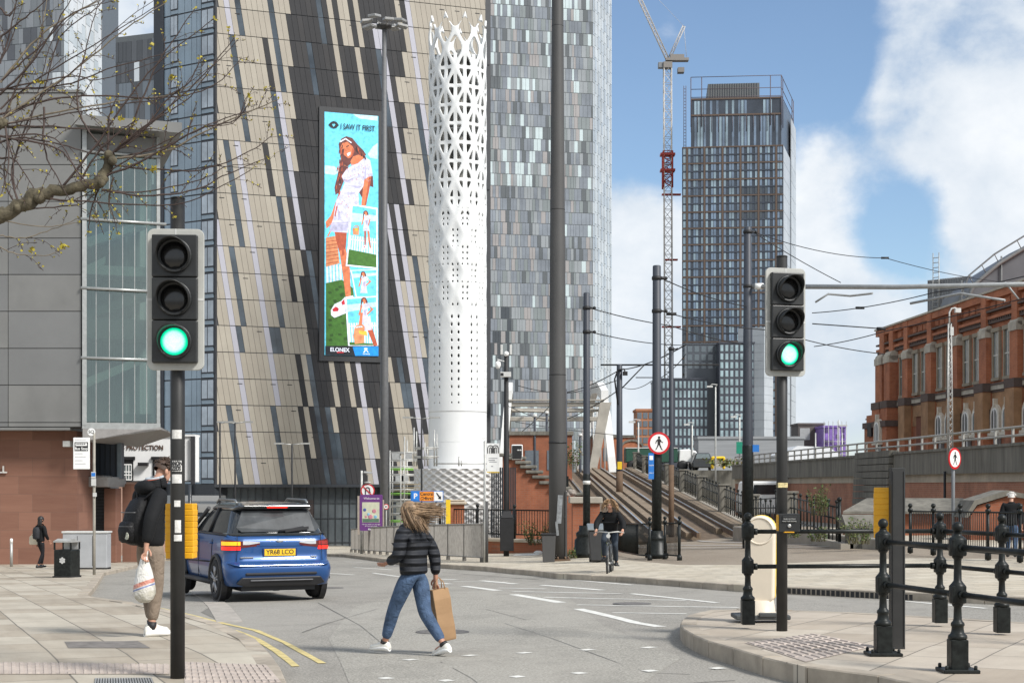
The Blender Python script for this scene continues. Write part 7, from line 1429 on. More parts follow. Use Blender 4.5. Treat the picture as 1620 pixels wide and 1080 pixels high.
# ================================================================ VEHICLES
def car():
    p = G(440, 957, 0); Y = 25.4; x = (446 - CX) / F * Y; z0 = gz(x, Y) + .004; yaw = R(25)
    r = root('blue_car', 'blue compact SUV with black roof, brake lights and amber indicator lit', 'car', (x, Y, z0), yaw); r.scale = (1.03,) * 3
    # local: +y forward, rear bumper at y = 0
    BL = M('car_blue', (.014, .068, .215), .3, .25, .06, 3, coat=.5); BK = M('car_black_plastic', (.018, .018, .02), .5); GLS = M('car_glass', (.018, .022, .025), .04, spec=.9, var=.2); RF = M('car_roof_black', (.02, .022, .024), .2, coat=.8)
    def ring(z, yr, yf, w, rr, rf, n=7):
        pts = []
        for cx, cy, q, a0 in ((w - rf, yf - rf, rf, 0), (-w + rf, yf - rf, rf, 90), (-w + rr, yr + rr, rr, 180), (w - rr, yr + rr, rr, 270)):
            for i in range(n): a = R(a0 + 90 * i / (n - 1)); pts.append(Vector((cx + q * math.cos(a), cy + q * math.sin(a), z)))
        return pts
    low = [(.24, .22, 3.75, .74, .12, .4), (.26, .10, 3.86, .84, .16, .5), (.40, .03, 4.0, .885, .22, .6), (.52, .0, 4.05, .895, .24, .62), (.60, .02, 4.05, .892, .27, .62), (.64, .08, 4.05, .884, .28, .62), (.66, .11, 4.04, .88, .28, .62), (.80, .13, 4.02, .884, .28, .62), (.93, .12, 3.95, .884, .28, .62), (1.0, .13, 3.75, .87, .28, .66), (1.05, .17, 3.3, .848, .28, .6), (1.085, .22, 2.95, .82, .28, .5), (1.10, .26, 2.9, .79, .28, .5)]
    mb = MB(); mb.loft([ring(*q) for q in low], 0); mb.build('body', BL, r)
    gh = [(1.06, .18, 3.05, .82, .26, .4), (1.12, .205, 2.92, .79, .26, .4), (1.30, .31, 2.55, .73, .27, .35), (1.44, .43, 2.25, .675, .28, .3), (1.53, .5, 2.05, .63, .28, .3)]
    mb = MB(); mb.loft([ring(*q) for q in gh], 0); mb.build('glasshouse', GLS, r)
    rf = [(1.48, .40, 2.2, .665, .26, .3), (1.525, .31, 2.15, .65, .24, .3), (1.56, .33, 2.05, .62, .24, .3), (1.585, .45, 1.95, .56, .25, .3), (1.605, .65, 1.8, .44, .25, .3), (1.61, .85, 1.5, .3, .2, .2)]
    mb = MB(); mb.loft([ring(*q) for q in rf], 0); mb.build('roof', RF, r)
    # pillars in body colour behind the side glass, belt line
    mb = MB()
    for s in (-1, 1): mb.tube([(s * .835, .35, 1.08), (s * .83, 1.4, 1.085), (s * .825, 2.7, 1.09)], .018, 6, 0)
    mb.build('belt_trim', BK, r)
    for s in (-1, 1): MB().tube([(s * .82, 1.55, 1.08), (s * .66, 1.45, 1.5)], .03, 6).build('pillar', BK, r); MB().tube([(s * .84, 2.75, 1.08), (s * .68, 2.1, 1.5)], .035, 6).build('pillar', BK, r)
    for s in (-1, 1): mb = MB(); mb.tube([(s * .60, .55, 1.585), (s * .60, .65, 1.64), (s * .60, 1.7, 1.65), (s * .60, 1.85, 1.59)], .02, 8); mb.build('roof_rail', M('roof_rail_silver', (.25, .26, .26), .3, .7), r)
    # rear spoiler, brake light, glass, wiper
    mb = MB(); mb.ext([(-.6, .28, 1.52), (.6, .28, 1.52), (.56, .26, 1.555), (-.56, .26, 1.555)], (0, .22, .03)); mb.build('spoiler', RF, r, bevel=.012)
    mb = MB(); mb.bx(-.17, .17, .268, .285, 1.515, 1.54); mb.build('brake_light', M('brake_red_lit', (.8, .02, .01), .3, emit=.75), r)
    mb = MB(); mb.ext([(-.62, .185, 1.13), (.62, .185, 1.13), (.70, .2, 1.2), (.56, .385, 1.47), (-.56, .385, 1.47), (-.70, .2, 1.2)], (0, .03, 0)); mb.build('rear_window', M('rear_glass', (.065, .07, .074), .22, spec=.25, var=.6, scale=1.6), r)  # grey of the reflection is put into the glass colour
    mb = MB(); mb.tube([(.0, .16, 1.14), (.2, .17, 1.165), (.42, .185, 1.2)], .02, 6); mb.box((.30, .165, 1.165), (.4, .03, .045), rot=(0, -.12, 0)); mb.build('rear_wiper', BK, r)
    # tailgate: creases, number plate recess, badge, handle strip
    mb = MB(); mb.bx(-.40, .40, .117, .14, .885, .93); mb.build('tailgate_strip', BL, r, bevel=.015)
    mb = MB(); mb.ext([(-.66, .117, .655), (.66, .117, .655), (.64, .12, .70), (-.64, .12, .70)], (0, .03, 0)); mb.build('tailgate_lip', BL, r, bevel=.012)
    mb = MB(); mb.bx(-.29, .29, .112, .135, .73, .865); mb.build('plate_recess', M('car_blue_shade', (.006, .03, .13), .35), r, bevel=.006)  # darker body blue paints the recess shade; the block itself stands proud
    mb = MB(); mb.bx(-.26, .26, .104, .113, .742, .853); mb.build('number_plate', M('plate_yellow', (.80, .48, .02), .4, var=.04), r); text('YR68 LCO', .105, BLACKM, r, (0, .1035, .798), ext=.0012, bold=.002, sx=.98)
    mb = MB(); mb.ball((0, .118, .985), (.062, .012, .026), 16); mb.build('oval_badge', M('chrome_badge', (.6, .62, .65), .2, .8), r)
    for xx, w in ((-.55, .22), (.57, .10)): mb = MB(); mb.bx(xx - w / 2, xx + w / 2, .098, .115, .712, .73); mb.build('name_strip', M('chrome_badge', (.6, .62, .65), .2, .8), r)
    mb = MB(); mb.tube([(-.72, .12, .66), (-.705, .125, .95), (-.70, .16, 1.08)], .005, 4); mb.tube([(.72, .12, .66), (.705, .125, .95), (.70, .16, 1.08)], .005, 4); mb.build('tailgate_gap', BLACKM, r)
    # tail lamps wrap round the corners
    for s in (-1, 1):
        def wrap(z0, z1, t0, t1, mat, nm, out=.012):
            mb = MB(); n = 8; vs = []; c = (s * (.884 - .28), .125 + .28)
            pts = []
            for i in range(n + 1):
                t = t0 + (t1 - t0) * i / n
                if t < 0: pts.append((c[0] + s * t, .125 - out))           # along the tailgate
                elif t < 1: a = t * math.pi / 2; pts.append((c[0] + s * (.28 + out) * math.sin(a), c[1] - (.28 + out) * math.cos(a)))
                else: pts.append((s * (.884 + out), c[1] + (t - 1)))
            k = len(pts); tap = [1 if t0 >= 0 else min(1, .35 + .65 * i / (k * .55)) for i in range(k)]
            zm = z0 * .35 + z1 * .65
            for (x_, y_), q in zip(pts, tap): vs += [(x_, y_, zm + (z0 - zm) * q), (x_, y_, zm + (z1 - zm) * q), (x_ * .97, y_ + .03, zm + (z1 - zm) * q), (x_ * .97, y_ + .03, zm + (z0 - zm) * q)]
            fs = [(4 * i + j, 4 * i + 4 + j, 4 * i + 4 + (j + 1) % 4, 4 * i + (j + 1) % 4) for i in range(k - 1) for j in range(4)] + [(0, 1, 2, 3), (4 * k - 1, 4 * k - 2, 4 * k - 3, 4 * k - 4)]
            mb.add(vs, fs, 0, False); return mb.build(nm, mat, r)
        wrap(.83, 1.005, -.27, 1.06, M('lamp_smoked_red', (.10, .012, .012), .15, coat=.5), 'tail_light', .008)
        wrap(.925, .985, -.27, .02, M('lamp_clear', (.5, .52, .54), .15, coat=.5), 'reversing_light', .012)
        wrap(.84, .895, .12, .98, M('brake_red_bright', (.85, .018, .010), .3, emit=1.0), 'brake_light', .016)
        wrap(.915, .975, .12, .98, M('amber_lit', (.95, .30, .01), .3, emit=1.1) if s < 0 else M('lamp_red_dim', (.3, .02, .02), .2, coat=.4), 'indicator', .016)
        wrap(.43, .475, -.1, .75, M('reflector_red', (.4, .015, .015), .3), 'reflector', .028); wrap(.395, .43, -.1, .7, M('lamp_clear', (.5, .52, .54), .15, coat=.5), 'reflector_white', .028)
    mb = MB(); mb.ext([(-.66, -.012, .40), (.66, -.012, .40), (.74, .02, .30), (.6, .05, .25), (-.6, .05, .25), (-.74, .02, .30)], (0, .1, 0)); mb.bx(-.6, .6, -.006, .1, .43, .475); mb.build('lower_bumper', BK, r, bevel=.015)
    mb = MB(); mb.bx(-.52, .52, -.02, .02, .345, .36); mb.build('bumper_trim', M('bumper_silver', (.2, .2, .21), .4, .4), r)
    mb = MB(); mb.ext([(-.86, .18, .62), (.86, .18, .62), (.80, .02, .6), (.70, -.012, .575), (-.70, -.012, .575), (-.80, .02, .6)], (0, 0, .02)); mb.build('bumper_edge', BL, r, bevel=.008)
    # wheels
    TY = M('tyre', (.016, .016, .017), .8, bmp=.2); AL = M('alloy', (.34, .34, .35), .3, .7); DKR = M('rim_dark', (.03, .03, .032), .5)
    for s in (-1, 1):
        for y, k in ((.76, 0), (3.28, 0)):
            c = Vector((s * .80, y, .335)); Mx = Matrix.Rotation(R(90) * s, 3, 'Y')
            mb = MB(); n = 24; pr = [Vector((s * .897, c.y + q * math.cos(math.pi * i / n), .335 + q * math.sin(math.pi * i / n))) for q in (.40,) for i in range(n + 1)]
            mb.tube(pr, .035, 6); mb.ext([(s * .80, c.y + .39 * math.cos(2 * math.pi * i / 28), .335 + .39 * math.sin(2 * math.pi * i / 28)) for i in range(28)], (s * .0965, 0, 0)); mb.build('wheel_arch', BK, r)
            w = MB(); w.lathe([(.20, -.11), (.30, -.115), (.325, -.09), (.335, -.04), (.335, .06), (.325, .11), (.30, .125), (.235, .12), (.225, .09)], c, 36, 0, True, Mx); wh = w.build('wheel', TY, r)
            w = MB(); w.lathe([(.235, .10), (.235, .122), (.222, .122), (.215, .05), (.05, .04), (.05, .03)], c, 32, 1, True, Mx)
            for i in range(5):
                a = 2 * math.pi * i / 5 + .4
                for da in (-.16, .16): w.tube([c + Vector((s * .11, .04 * math.cos(a), .04 * math.sin(a))), c + Vector((s * .118, .225 * math.cos(a + da), .225 * math.sin(a + da)))], .02, 6, 0)
            w.lathe([(.06, .1), (.055, .125), (.02, .13)], c, 12, 0, True, Mx); w.build('rim', [AL, DKR], wh)
    mb = MB(); mb.bx(-.62, .62, .2, 3.7, .17, .3); mb.build('underbody', BK, r)
    for s in (-1, 1):
        mb = MB(); mb.ball((s * .98, 2.6, 1.12), (.1, .07, .075), 12); mb.tube([(s * .84, 2.6, 1.08), (s * .95, 2.6, 1.1)], .02, 6); mb.build('wing_mirror', BK, r)
        for y in (1.15, 2.15): mb = MB(); mb.tube([(s * .888, y - .11, .93), (s * .905, y, .935), (s * .888, y + .11, .93)], .017, 8); mb.build('door_handle', BL, r)
        mb = MB()
        for y in (1.05, 2.0, 2.95): mb.tube([(s * .886, y, 1.0), (s * .893, y + (.08 if y < 1.5 else 0), .6), (s * .893, y + (.25 if y < 1.5 else 0), .33)], .005, 4)
        mb.tube([(s * .897, 1.2, .62), (s * .899, 2.9, .58)], .012, 4); mb.build('door_gap', BLACKM, r)
        mb = MB(); mb.tube([(s * .88, 1.1, .28), (s * .88, 2.9, .28)], .045, 8); mb.build('sill', BK, r)
car()
def truck():
    Y = 140.0; s = Y / F; p = W(1088, 736, Y); p.z = 3.0; r = root('articulated_lorry', 'white cab lorry with long dark green trailer passing beyond the ramp', 'lorry', p); X = lambda px: (px - 1088) * s; Z = lambda py: EYE + (HY - py) * s - p.z
    mb = MB(); mb.bx(X(990), X(1072), 0, 2.5, Z(731), Z(709)); mb.build('trailer', M('trailer_green', (.018, .07, .045), .5), r, bevel=.05); mb = MB(); mb.bx(X(990), X(1072), -.05, 2.55, Z(709), Z(707.5)); mb.build('trailer_roof', GREYW, r)
    mb = MB(); mb.ext([(X(1074), 0, Z(731)), (X(1105), 0, Z(731)), (X(1106), 0, Z(722)), (X(1101), 0, Z(713)), (X(1090), 0, Z(710)), (X(1075), 0, Z(711))], (0, 2.4, 0)); mb.build('cab', WHITE, r, bevel=.08)
    mb = MB(); mb.ext([(X(1099), -.03, Z(723)), (X(1104.5), -.03, Z(723)), (X(1101), -.03, Z(716)), (X(1097), -.03, Z(716))], (0, .02, 0)); mb.build('cab_window', M('car_glass', (.018, .022, .025), .04), r)
    for px in (1000, 1008, 1080, 1098): mb = MB(); mb.lathe([(.2, -.15), (.5, -.15), (.5, .15), (.2, .15)], (X(px), .1, .5), 16, 0, True, Matrix.Rotation(R(90), 3, 'X')); mb.build('wheel', BLACKM, r)
    p2 = W(1112, 736, 138); p2.z = 3.0; r = root('dark_car', 'small dark car just right of the lorry cab', 'car', p2); mb = MB(); mb.ext([(-.9, 0, .3), (.9, 0, .3), (.95, 0, .8), (.75, 0, 1.3), (.6, 0, 1.65), (-.6, 0, 1.65), (-.75, 0, 1.3), (-.95, 0, .8)], (0, 4, 0)); mb.build('body', M('car_dark', (.05, .055, .06), .3, coat=.6), r, bevel=.08); mb = MB(); mb.ext([(-.66, -.02, 1.12), (.66, -.02, 1.12), (.55, -.02, 1.55), (-.55, -.02, 1.55)], (0, .03, 0)); mb.build('windscreen', M('windscreen_pale', (.2, .24, .25), .1), r)
    for a in (-.7, .7): mb = MB(); mb.lathe([(.2, -.1), (.32, -.1), (.32, .1), (.2, .1)], (a, .7, .32), 14, 0, True, Matrix.Rotation(R(90), 3, 'Y')); mb.build('wheel', BLACKM, r)
    Yv = 86; p = W(1212, 800, Yv); p.z = gz(p.x, Yv); r = root('white_van', 'white van parked behind the ramp fence', 'van', p); mb = MB(); mb.ext([(-.95, 0, .35), (.95, 0, .35), (1.0, 0, 1.0), (.9, 0, 1.5), (.8, 0, 2.2), (-.8, 0, 2.2), (-.9, 0, 1.5), (-1.0, 0, 1.0)], (0, 5, 0)); mb.build('body', WHITE, r, bevel=.1); mb = MB(); mb.ext([(-.75, -.02, 1.45), (.75, -.02, 1.45), (.68, -.02, 2.0), (-.68, -.02, 2.0)], (0, .03, 0)); mb.build('rear_window', M('car_glass', (.018, .022, .025), .04), r)
    for a in (-.8, .8):
        mb = MB(); mb.bx(a - .08, a + .08, -.02, .02, .8, 1.3); mb.build('tail_light', RED, r)
        for y in (.9, 4): mb = MB(); mb.lathe([(.2, -.1), (.35, -.1), (.35, .1), (.2, .1)], (a, y, .35), 14, 0, True, Matrix.Rotation(R(90), 3, 'Y')); mb.build('wheel', BLACKM, r)
truck()
# ================================================================ PEOPLE
SKIN = M('skin', (.46, .25, .17), .55, var=.08, scale=20); SKIN2 = M('skin_tan', (.40, .20, .13), .55, var=.08, scale=20)
def skinned(name, J, E, mat, parent, rootj, sub=2):
    idx = {k: i for i, k in enumerate(J)}; me = bpy.data.meshes.new(name); me.from_pydata([J[k][0] for k in J], [(idx[a], idx[b]) for a, b in E], []); me.materials.append(mat)
    o = bpy.data.objects.new(name, me); COL.objects.link(o); o.parent = parent; m = o.modifiers.new('skin', 'SKIN'); m.use_smooth_shade = True; m.branch_smoothing = .6
    sv = me.skin_vertices[0].data
    for k in J:
        rr = J[k][1]; sv[idx[k]].radius = rr if isinstance(rr, tuple) else (rr, rr); sv[idx[k]].use_root = (k == rootj)
    u = o.modifiers.new('subdivision', 'SUBSURF'); u.levels = sub; u.render_levels = sub; return o
def V(*a): return Vector(a)
def hand_chain(J, E, wrist, d, side, key, curl=.5):
    """palm and five separate bent fingers; d = direction of the hand, side = direction of the thumb"""
    d = d.normalized(); side = (side - d * side.dot(d)).normalized(); nrm = d.cross(side); J[key + 'palm'] = (wrist + d * .055, (.034, .018)); J[key + 'kn'] = (wrist + d * .085, (.034, .014)); E += [(key + 'w', key + 'palm'), (key + 'palm', key + 'kn')]
    for i, (o, ln) in enumerate(((.03, .075), (.010, .085), (-.011, .08), (-.03, .062))):
        a = wrist + d * .10 + side * o; b = a + d * ln * .5 + nrm * ln * .2 * curl; c = b + d * ln * (.45 - .3 * curl) + nrm * ln * .5 * curl
        for n, q, rr in (('a', a, .010), ('b', b, .009), ('c', c, .008)): J[f'{key}f{i}{n}'] = (q, rr)
        E += [(key + 'kn', f'{key}f{i}a'), (f'{key}f{i}a', f'{key}f{i}b'), (f'{key}f{i}b', f'{key}f{i}c')]
    a = wrist + d * .035 + side * .034; b = a + d * .035 + side * .022 + nrm * .012; c = b + d * .03 + nrm * .012
    for n, q, rr in (('a', a, .012), ('b', b, .011), ('c', c, .009)): J[f'{key}t{n}'] = (q, rr)
    E += [(key + 'palm', key + 'ta'), (key + 'ta', key + 'tb'), (key + 'tb', key + 'tc')]
def lerp3(a, b, t): return a.lerp(b, t)
def figure(name, label, loc, rz_, P, top, legs, shoe, hair=None, skin=SKIN, sc_=1.0, jk=.0, ext=None, sleeve=1.0, hands=True):
    """P: joints (facing +y). top, legs: materials of jacket and trousers."""
    r = root(name, label, 'person', loc, rz_); r.scale = (sc_,) * 3
    J, E = {}, []
    pel, wai, che, nec, hd = P['pelvis'], P['waist'], P['chest'], P['neck'], P['head']; fwd = P.get('face', V(0, 1, 0)).normalized(); up = (hd - nec).normalized()
    J['pelvis'] = (pel, (.09, .07)); J['waist'] = (wai, (.09, .07)); J['chest'] = (che, (.09, .07)); J['neck0'] = (nec, .058); J['neck1'] = (lerp3(nec, hd, .5), .055)
    J['jaw'] = (hd + fwd * .022 - up * .045, (.062, .07)); J['skull'] = (hd + up * .03, (.078, .092)); J['crown'] = (hd + up * .095, (.055, .065))
    E += [('pelvis', 'waist'), ('waist', 'chest'), ('chest', 'neck0'), ('neck0', 'neck1'), ('neck1', 'jaw'), ('jaw', 'skull'), ('skull', 'crown')]
    J['nose'] = (hd + fwd * .1 - up * .015, .012); E += [('jaw', 'nose')]
    for s in 'LR':
        J['sh' + s] = (lerp3(P['sh' + s], che, .3), .032); J['el' + s] = (P['el' + s], .038); J[s + 'w'] = (P['wr' + s], .03); E += [('chest', 'sh' + s), ('sh' + s, 'el' + s), ('el' + s, s + 'w')]
        J['hip' + s] = (P['hip' + s], .062); J['kn' + s] = (P['kn' + s], .048); J['an' + s] = (P['an' + s], .037); J['to' + s] = (P['to' + s], (.032, .028)); E += [('pelvis', 'hip' + s), ('hip' + s, 'kn' + s), ('kn' + s, 'an' + s), ('an' + s, 'to' + s)]
        if hands: d = (P['wr' + s] - P['el' + s]); hand_chain(J, E, P['wr' + s], P.get('hd' + s, d), P.get('th' + s, fwd), s, P.get('curl', .7))
    skinned('body', J, E, skin, r, 'pelvis')
    # ears, eyes, mouth on the head
    sd_ = fwd.cross(up).normalized(); mb = MB()
    for q in (-1, 1): mb.ball(hd + sd_ * q * .083 - fwd * .008, (.016, .022, .032), 8)
    mb.build('ear', skin, r); mb = MB()
    for q in (-1, 1): mb.ball(hd + sd_ * q * .032 + fwd * .086 + up * .012, .011, 8)
    mb.build('eye', M('eye_dark', (.03, .025, .02), .3), r); mb = MB(); mb.ball(hd + fwd * .092 - up * .055, (.022, .01, .008), 8); mb.build('mouth', M('lips', (.34, .12, .09), .5), r)
    # jacket
    jw = P.get('hem', lerp3(pel, wai, -.15)); J = {'hem': (jw, (.178 + jk, .135 + jk)), 'waist': (wai, (.168 + jk, .128 + jk)), 'rib': (lerp3(wai, che, .6), (.172 + jk, .13 + jk)), 'chest': (che, (.165 + jk, .125 + jk)), 'top': (lerp3(che, nec, .62), (.11 + jk, .09 + jk)), 'collar': (lerp3(nec, hd, .12), .075 + jk * .5)}
    E = [('hem', 'waist'), ('waist', 'rib'), ('rib', 'chest'), ('chest', 'top'), ('top', 'collar')]
    for s in 'LR':
        J['sh' + s] = (P['sh' + s], .083 + jk); J['ua' + s] = (lerp3(P['sh' + s], P['el' + s], .5), .072 + jk); J['el' + s] = (P['el' + s], .062 + jk); J['cu' + s] = (lerp3(P['el' + s], P['wr' + s], .96 * sleeve), .047 + jk * .6)
        E += [('chest', 'sh' + s), ('sh' + s, 'ua' + s), ('ua' + s, 'el' + s), ('el' + s, 'cu' + s)]
    skinned('jacket', J, E, top, r, 'waist')
    J = {'waist': (lerp3(pel, wai, .35), (.145, .115)), 'pel': (pel, (.15, .122))}; E = [('waist', 'pel')]
    lw = P.get('legw', 1.0)
    for s in 'LR':
        J['hip' + s] = (P['hip' + s], .108 * lw); J['th' + s] = (lerp3(P['hip' + s], P['kn' + s], .5), .092 * lw); J['kn' + s] = (P['kn' + s], .076 * lw); J['ca' + s] = (lerp3(P['kn' + s], P['an' + s], .4), .07 * lw); J['an' + s] = (lerp3(P['kn' + s], P['an' + s], P.get('hemk', .95)), .053 * lw)
        E += [('pel', 'hip' + s), ('hip' + s, 'th' + s), ('th' + s, 'kn' + s), ('kn' + s, 'ca' + s), ('ca' + s, 'an' + s)]
    skinned('trousers', J, E, legs, r, 'pel')
    for s in 'LR':
        a, t = P['an' + s], P['to' + s]; d = (t - a); d.z = 0; d = d.normalized() if d.length > 1e-4 else fwd; pitch = P.get('pitch' + s, 0); sd2 = V(d.y, -d.x, 0); mb = MB(); up2 = V(0, 0, 1)
        d2 = (d * math.cos(pitch) - up2 * math.sin(pitch)); u2 = (up2 * math.cos(pitch) + d * math.sin(pitch)); o_ = a - u2 * .072
        sec = [(-.075, .026, .0, .05), (-.065, .036, .0, .085), (-.02, .042, .0, .105), (.04, .043, 0, .095), (.09, .048, 0, .07), (.14, .047, 0, .055), (.18, .036, .003, .045), (.198, .018, .006, .03)]
        rings = []
        for y, w, b0, h in sec: rings.append([o_ + d2 * y + sd2 * w * math.cos(k * math.pi / 5) * (1 if math.sin(k * math.pi / 5) < .5 else .8) + u2 * (b0 + h / 2 + h / 2 * math.sin(k * math.pi / 5)) for k in range(10)])
        mb.loft(rings, 0); o = mb.build('shoe', shoe, r); mb = MB(); mb.loft([[q + (-u2 * .012 if i in (5, 6, 7, 8, 9) else V(0, 0, 0)) + (q - sum(rg, V(0, 0, 0)) / 10) * .06 for i, q in enumerate(rg) if i in (0, 9, 8, 7, 6, 5)] for rg in rings], 0); mb.build('sole', P.get('solem', WHITE), o)
    if hair:
        kind, hm = hair; mb = MB(); c = hd + up * .035
        if kind == 'short':
            rings = []
            for i in range(9):
                t = math.pi * i / 9.5; rings.append([c - fwd * .012 + up * (.098 * math.cos(t)) + (sd_ * math.cos(k * math.pi / 8) * .091 + fwd * math.sin(k * math.pi / 8) * (.106 if math.sin(k * math.pi / 8) < 0 else .1 - .075 * max(0, min(1, (t - 1.1) / .5)))) * math.sin(t) for k in range(16)] if i else [c + up * .102 + V(.001 * math.cos(k), .001 * math.sin(k), 0) for k in range(16)])
            mb.loft(rings[:7], 0, cap=False)
            rr = random.Random(3)
            for i in range(150):
                t, k = rr.uniform(0, 1.45), rr.uniform(math.pi * .95, 2.05 * math.pi) if rr.random() < .6 else rr.uniform(0, 6.28)
                if t > 1.0 and math.sin(k) > .2: continue
                n_ = (up * math.cos(t) + (sd_ * math.cos(k) + fwd * math.sin(k)) * math.sin(t)); b0 = c + V(n_.x * .088, n_.y * .1, n_.z * .094); mb.tube([b0, b0 + n_ * .02 + V(rr.uniform(-.02, .02), rr.uniform(-.02, .02), rr.uniform(-.01, .02)), b0 + n_ * .026 + V(rr.uniform(-.03, .03), rr.uniform(-.03, .03), rr.uniform(-.02, .02))], [.011, .008, .003], 5)
        mb.build('hair', hm, r)
    if ext: ext(r, P, hd, fwd, up, sd_)
    return r
def pose(**k):
    P = dict(pelvis=V(0, 0, .95), waist=V(0, 0, 1.12), chest=V(0, .0, 1.34), neck=V(0, 0, 1.50), head=V(0, .02, 1.64), shL=V(-.19, 0, 1.42), shR=V(.19, 0, 1.42), elL=V(-.24, -.03, 1.13), elR=V(.24, -.03, 1.13), wrL=V(-.25, .03, .88), wrR=V(.25, .03, .88),
             hipL=V(-.09, 0, .92), hipR=V(.09, 0, .92), knL=V(-.10, .02, .50), knR=V(.10, .02, .50), anL=V(-.10, 0, .09), anR=V(.10, 0, .09), toL=V(-.11, .12, .04), toR=V(.11, .12, .04))
    P.update(k); return P
def clothmat(name, col, rough=.8, bs=14, st=.6, var=.15, quilt=None):
    m, nt, b = nodes(name); c = ramp(nt, noise(nt, 9, 5, .6), [(.3, tuple(q * (1 - var) for q in col)), (.7, tuple(q * (1 + var) for q in col))]); nt.links.new(c, b.inputs['Base Color']); b.inputs['Roughness'].default_value = rough; b.inputs['Specular IOR Level'].default_value = .25
    h = noise(nt, bs, 5, .6, dist=1.2)
    if quilt:
        w = nt.nodes.new('ShaderNodeTexWave'); w.bands_direction = 'Z'; w.inputs['Scale'].default_value = quilt; w.inputs['Distortion'].default_value = .6; tc = nt.nodes.new('ShaderNodeTexCoord'); nt.links.new(tc.outputs['Object'], w.inputs['Vector'])
        bump(nt, b, w.outputs['Fac'], 1.0, .035)
    else: bump(nt, b, h, st, .02)
    return m
BLKJ = clothmat('black_jacket', (.0085, .009, .010), st=.35); KHAKI = clothmat('khaki_trousers', (.21, .165, .125), bs=10, st=1.2); JEAN = clothmat('blue_denim', (.062, .10, .17), bs=11, var=.4, st=1.3); PUFF = clothmat('navy_puffer', (.024, .026, .031), .6, quilt=3.6)
WSHOE = M('white_shoe', (.68, .66, .60), .6, var=.08, dirt=.2); BSHOE = M('black_shoe', (.02, .02, .02), .5)
DKHAIR = M('brown_hair', (.055, .032, .02), .6, var=.4, scale=40); BLOND = M('blonde_hair', (.25, .165, .095), .6, var=.6, scale=25)
# --- man with backpack, left foreground
def man_ext(r, P, hd, fwd, up, sd_):
    BP = clothmat('backpack_black', (.008, .008, .009), .6, bs=20); mb = MB(); rings = []
    for z, w, d0, d1 in ((.93, .10, -.14, -.26), (.96, .155, -.12, -.34), (1.06, .165, -.12, -.37), (1.2, .165, -.12, -.36), (1.33, .155, -.12, -.32), (1.43, .12, -.12, -.26), (1.47, .06, -.13, -.2)):
        c = (d0 + d1) / 2; e = (d0 - d1) / 2; rings.append([V(.0 + w * math.copysign(abs(math.cos(k * math.pi / 10)) ** .6, math.cos(k * math.pi / 10)), c + .03 + e * math.copysign(abs(math.sin(k * math.pi / 10)) ** .6, math.sin(k * math.pi / 10)), z) for k in range(20)])
    b = None
    bag = root('backpack', 'black rucksack with round patch worn by the person in khaki trousers', 'backpack', r.location, r.rotation_euler.z); bag.scale = (.92, .84, .95); bag.location = r.location + Vector((0, 0, .09))
    mb.loft(rings, 0); mb.build('main_bag', BP, bag)
    mb = MB(); rings = [[V(w * math.copysign(abs(math.cos(k * math.pi / 10)) ** .6, math.cos(k * math.pi / 10)), -.33 + e * math.sin(k * math.pi / 10), z) for k in range(20)] for z, w, e in ((.96, .1, .03), (.99, .13, .07), (1.1, .135, .085), (1.18, .125, .06), (1.2, .1, .03))]; mb.loft(rings, 0); mb.build('front_pocket', BP, bag)
    mb = MB(); mb.lathe([(.04, 0), (.04, .006)], (0, 0, 0), 18, 0, False, Matrix.Rotation(R(90), 3, 'X')); o = mb.build('round_patch', M('patch_pale', (.5, .5, .4), .6, var=.6, scale=60), bag); o.location = (.09, -.395, 1.04)
    for s in (-1, 1): mb = MB(); mb.tube([(s * .10, -.15, 1.44), (s * .14, -.06, 1.54), (s * .14, .08, 1.5), (s * .14, .13, 1.36), (s * .16, .08, 1.15), (s * .13, -.13, 1.02)], .028, 8, flat=.4); mb.build('strap', BP, bag)
    mb = MB(); mb.tube([(-.03, -.2, 1.46), (0, -.2, 1.51), (.03, -.2, 1.46)], .008, 6); mb.build('grab_loop', BP, bag); mb = MB(); mb.tube([(.14 * math.cos(a), -.30 - .07 * math.sin(a), 1.30 - .0 * a) for a in [k * math.pi / 8 for k in range(9)]], .006, 5); mb.tube([(.128 * math.cos(a), -.335 - .075 * math.sin(a), 1.145) for a in [k * math.pi / 8 for k in range(9)]], .005, 5); mb.build('zip', M('zip_grey', (.12, .12, .12), .4, .5), bag)
    mb = MB(); nk = P['neck']; 
    for i in range(3): mb.tube([nk + V(.105 * math.cos(a), .10 * math.sin(a) - .015, -.01 + i * .022 + .02 * math.sin(a)) for a in [k * math.pi / 9 for k in range(19)]], .034 - i * .005, 8)
    mb.ball(nk + V(0, -.115, -.03), (.15, .085, .075), 14); mb.build('hood', BLKJ, r)
    mb = MB(); mb.tube([nk + V(.09 * math.cos(a), .085 * math.sin(a) - .01, .048 + .015 * math.sin(a)) for a in [k * math.pi / 9 for k in range(19)]], .012, 6); mb.build('orange_lining', M('orange_lining', (.62, .10, .02), .7), r); mb = MB(); mb.tube([nk + V(.085 * math.cos(a), .08 * math.sin(a) - .005, .068 + .018 * math.sin(a)) for a in [k * math.pi / 9 for k in range(19)]], .014, 6); mb.build('grey_collar', M('grey_jersey', (.38, .42, .45), .8), r)
    for s in 'LR': mb = MB(); mb.tube([lerp3(P['kn' + s], P['an' + s], .86), P['an' + s] + V(0, 0, -.02)], .043, 10); mb.build('sock', BLACKM, r)
p = G(237, 1005, .1); ang = R(-44)
